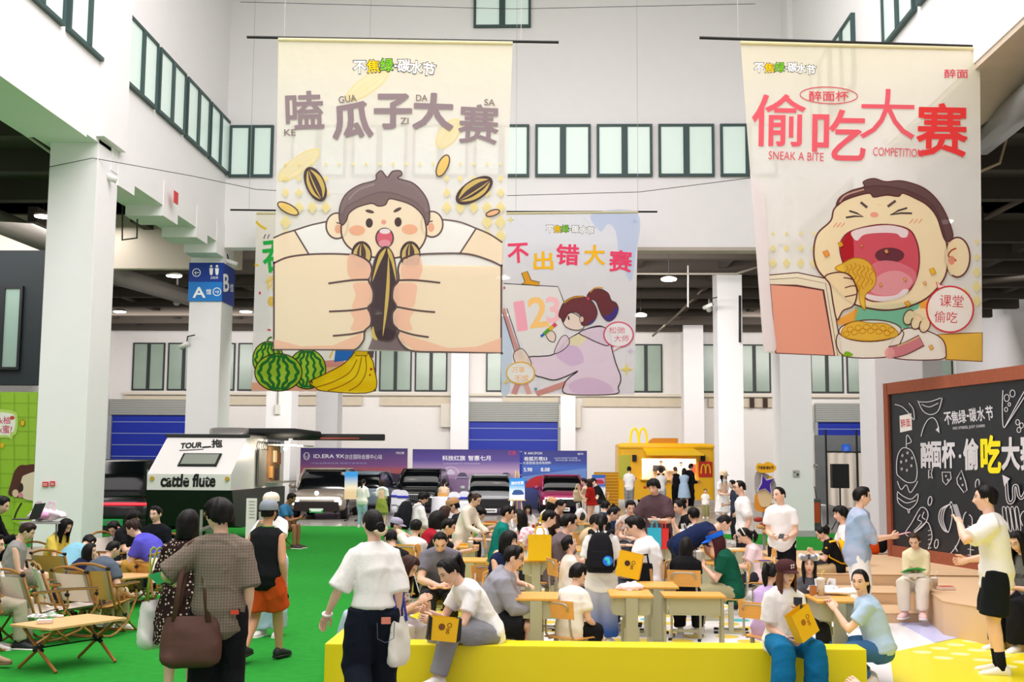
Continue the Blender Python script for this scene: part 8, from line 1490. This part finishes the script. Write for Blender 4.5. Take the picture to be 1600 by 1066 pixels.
for px, py, c, lb in ((911, 836, '#e86a5a', 'red food box nearest the taupe tee'), (924, 835.4, '#e9a23c', 'orange food box beyond the taupe tee'), (938, 836, '#ea5f50', 'flat red food box among the far food'), (943, 822, '#f0c9a0', 'tan food tray among the far food'), (903, 858, '#e9dfc8', 'cream food tray before the tan cap'), (957, 823, '#d94f42', 'red food box beside the standing backpack wearer')): foodbox(lb, on(px, py), (px * 7) % 40, .17, .12, .04, c, '#d99a4a')
for px, py, r, lb, sd in ((820, 837, (.20, .12, .16), 'big white carrier bag before the long black hair', 41), (846, 828, (.16, .12, .15), 'white carrier bag with black print on the far desk', 42), (908, 818, (.15, .1, .30), 'tall white carrier bag on the far food desk', 43)): blob_bag(lb, on(px, py), r, '#f3f1f0', sd, blotch='#e58aa8' if sd == 41 else '#2a2a2c')
cup('red paper cup by the white carrier bags', on(832, 828), .1, '#d8281f', None, '#7a1a14', False)
t = thing('camera_rig', 'black camera gear with blue and red knobs on the middle desk', 'camera', on(820, 853)); MB().box((0, 0, .06), (.16, .1, .12), 0, 0, None, .02).build('camera_body', BLACK, t); MB().cyl((.05, -.05, .07), (.05, -.13, .07), .045).build('lens', GLASSDK, t); MB().ball((.11, -.03, .03), .045).build('blue_knob', M('#2a4fa8', .4), t, smooth=True); MB().ball((.16, -.04, .05), .035).build('red_knob', M('#b8281f', .4), t, smooth=True)
t = paper_bag('lime green shopping bag on the floor between the desks', V_(PZ(770, 905, 0)), 0, .26, .40, .14, '#c6e01c', 0, None); t.location.z = .02
foodbox('tray of sausages on the far desk before the black sleeve', on(768, 817), 0, .3, .14, .03, '#c98a5a', '#c8643c'); cup('orange drink by the cream blouse', on(736, 852), .09, '#f5d28a', None, '#f0a21c'); foodbox('yellow wrapper on the desk of the black polo', on(722, 852), 20, .16, .1, .02, '#f4c01c', None); cup('clear tumbler on the desk of the black polo', on(735, 856), .08, '#f2f0ee', None, '#e8e0d8')
t = thing('exercise_book', 'purple-blue booklet on the empty desk before the standing man', 'book', on(1195, 877), .2); MB().box((0, 0, .006), (.14, .10, .012)).build('cover', M('#4a4a9c', .5), t)
t = thing('exercise_book', 'white booklet the little girl writes in', 'book', on(1146, 859), .2); MB().box((0, 0, .006), (.2, .14, .012)).build('cover', M('#f0efec', .5), t)
blob_bag('white plastic bag heaped on the platform floor behind the right desk', V_(PZ(1325, 965, .02)), (.25, .2, .2), '#f1f0f0', 51); t = thing('flower_pot', 'black planter of pale spring onions behind the little girl', 'plant', V_(PY(1117, 850, 17.4))); t.location.z = .74; MB().box((0, 0, .07), (.2, .14, .16), 0, 0, None, .01).build('planter', BLACK, t)
b = MB(); r_ = np.random.default_rng(3)
for i in range(26): x_, y_ = r_.uniform(-.08, .08), r_.uniform(-.05, .05); b.tube([(x_, y_, .14), (x_ * 1.2, y_, .26), (x_ * 1.5 + r_.uniform(-.02, .02), y_, .34)], [.006, .005, .002], 0, 5)
b.build('foliage', M('#cfdc8a', .6), t); dup(DK[-1], Vector((PY(1117, 850, 17.4).x, 17.4, 0)), math.radians(90), 'school desk under the black planter', 'wooden school desks')
tote('beige tote held by the walkers in beige and red', up(A67.hand('r', .1), -.08), 10, .32, .36, .1, '#d9c9a4', .014, [(0, .0, .18), (0, .02, .18)])
# lettering on clothes
def onchest(per, s, w_, h_, c, u=.27, off=.155, back=False, bold=.02):
    """text printed on the front or back of a shirt"""
    V, FA, sz = glyphs(s); sg = -1 if not back else 1; y = (1 if not back else -1); cc = per.spine(u); n = np.cross(v3(1, 0, 0), per.J['d1']) * -1 if False else np.cross(per.J['d1'], v3(1, 0, 0)); n = n * (1 if np.dot(n, v3(0, 1, 0)) * y > 0 else -1)
    dep = bpy.context.evaluated_depsgraph_get(); bpy.context.view_layer.update(); P = []
    for x_, z_ in V:
        o_ = cc + v3(sg * x_ * w_ / sz[0], 0, 0) + per.J['d1'] * (z_ * h_ / sz[1]) + n * .5; hit, loc, nn, fi = per.shirt.ray_cast(Vector(o_), Vector(-n)); P.append(tuple((np.array(loc) if hit else cc + n * off + v3(sg * x_ * w_ / sz[0], 0, 0) + per.J['d1'] * (z_ * h_ / sz[1])) + n * .003))
    mk('printed_text', np.array(P), FA, [0] * len(FA), M(c, .7), per.shirt)
onchest(A26, 'GODDARTI', .24, .05, '#1c1d1e', .3)
onchest(A58b, 'WOW', .18, .06, '#b98a6a', .26) if False else None

# ---- what the seated people sit on
def seat_under(per, kind, tan=False):
    p = per.W(per.J['pel']); a = -math.radians(per.az); f = Vector((-math.sin(a), math.cos(a), 0)); w_ = per.label.split(); d = ' '.join(w_[:11]).rstrip(',')
    while d.split()[-1] in ('a', 'the', 'and', 'with', 'in', 'of', 'to', 'on', 'at', 'over', 'behind', 'before', 'by', 'its', 'from', 'up', 'half', 'an', 'across'): d = d.rsplit(' ', 1)[0]
    p = p + f * (.03 if kind == 'school' else .02)
    src, g = (C0, 'plywood school chairs') if kind == 'school' else ((K1 if tan else K0), 'folding camp chairs on the turf')
    o = dup(src, Vector((p.x, p.y, per.sz * 0)), a, ('school chair' if kind == 'school' else 'camp chair') + ' under the ' + d.rstrip(','), g); s_ = per.sz / (.42 if kind == 'school' else .375); o.scale = (1, 1, s_)
for per in (A10, A11, A30, A28, A13, A15, A16, A18, A9, A31, A34, A36, A38, A37, A40, A41, A42, A32, A33, A50, A51, A52, A53, A54, A55, A56, A57, A58, A59, A61, A62, A63, A64, A65, A68, A46, A22): seat_under(per, 'school')
for per, tn in ((A48, 0), (A49, 0), (A53b, 1), (A55b, 0), (A57b, 0), (A58b, 0), (A56b, 0), (A82, 0), (A83, 0), (A79, 0), (A80, 0), (A81, 0), (A47, 0), (A59b, 0), (A45, 0)): seat_under(per, 'camp', tn)
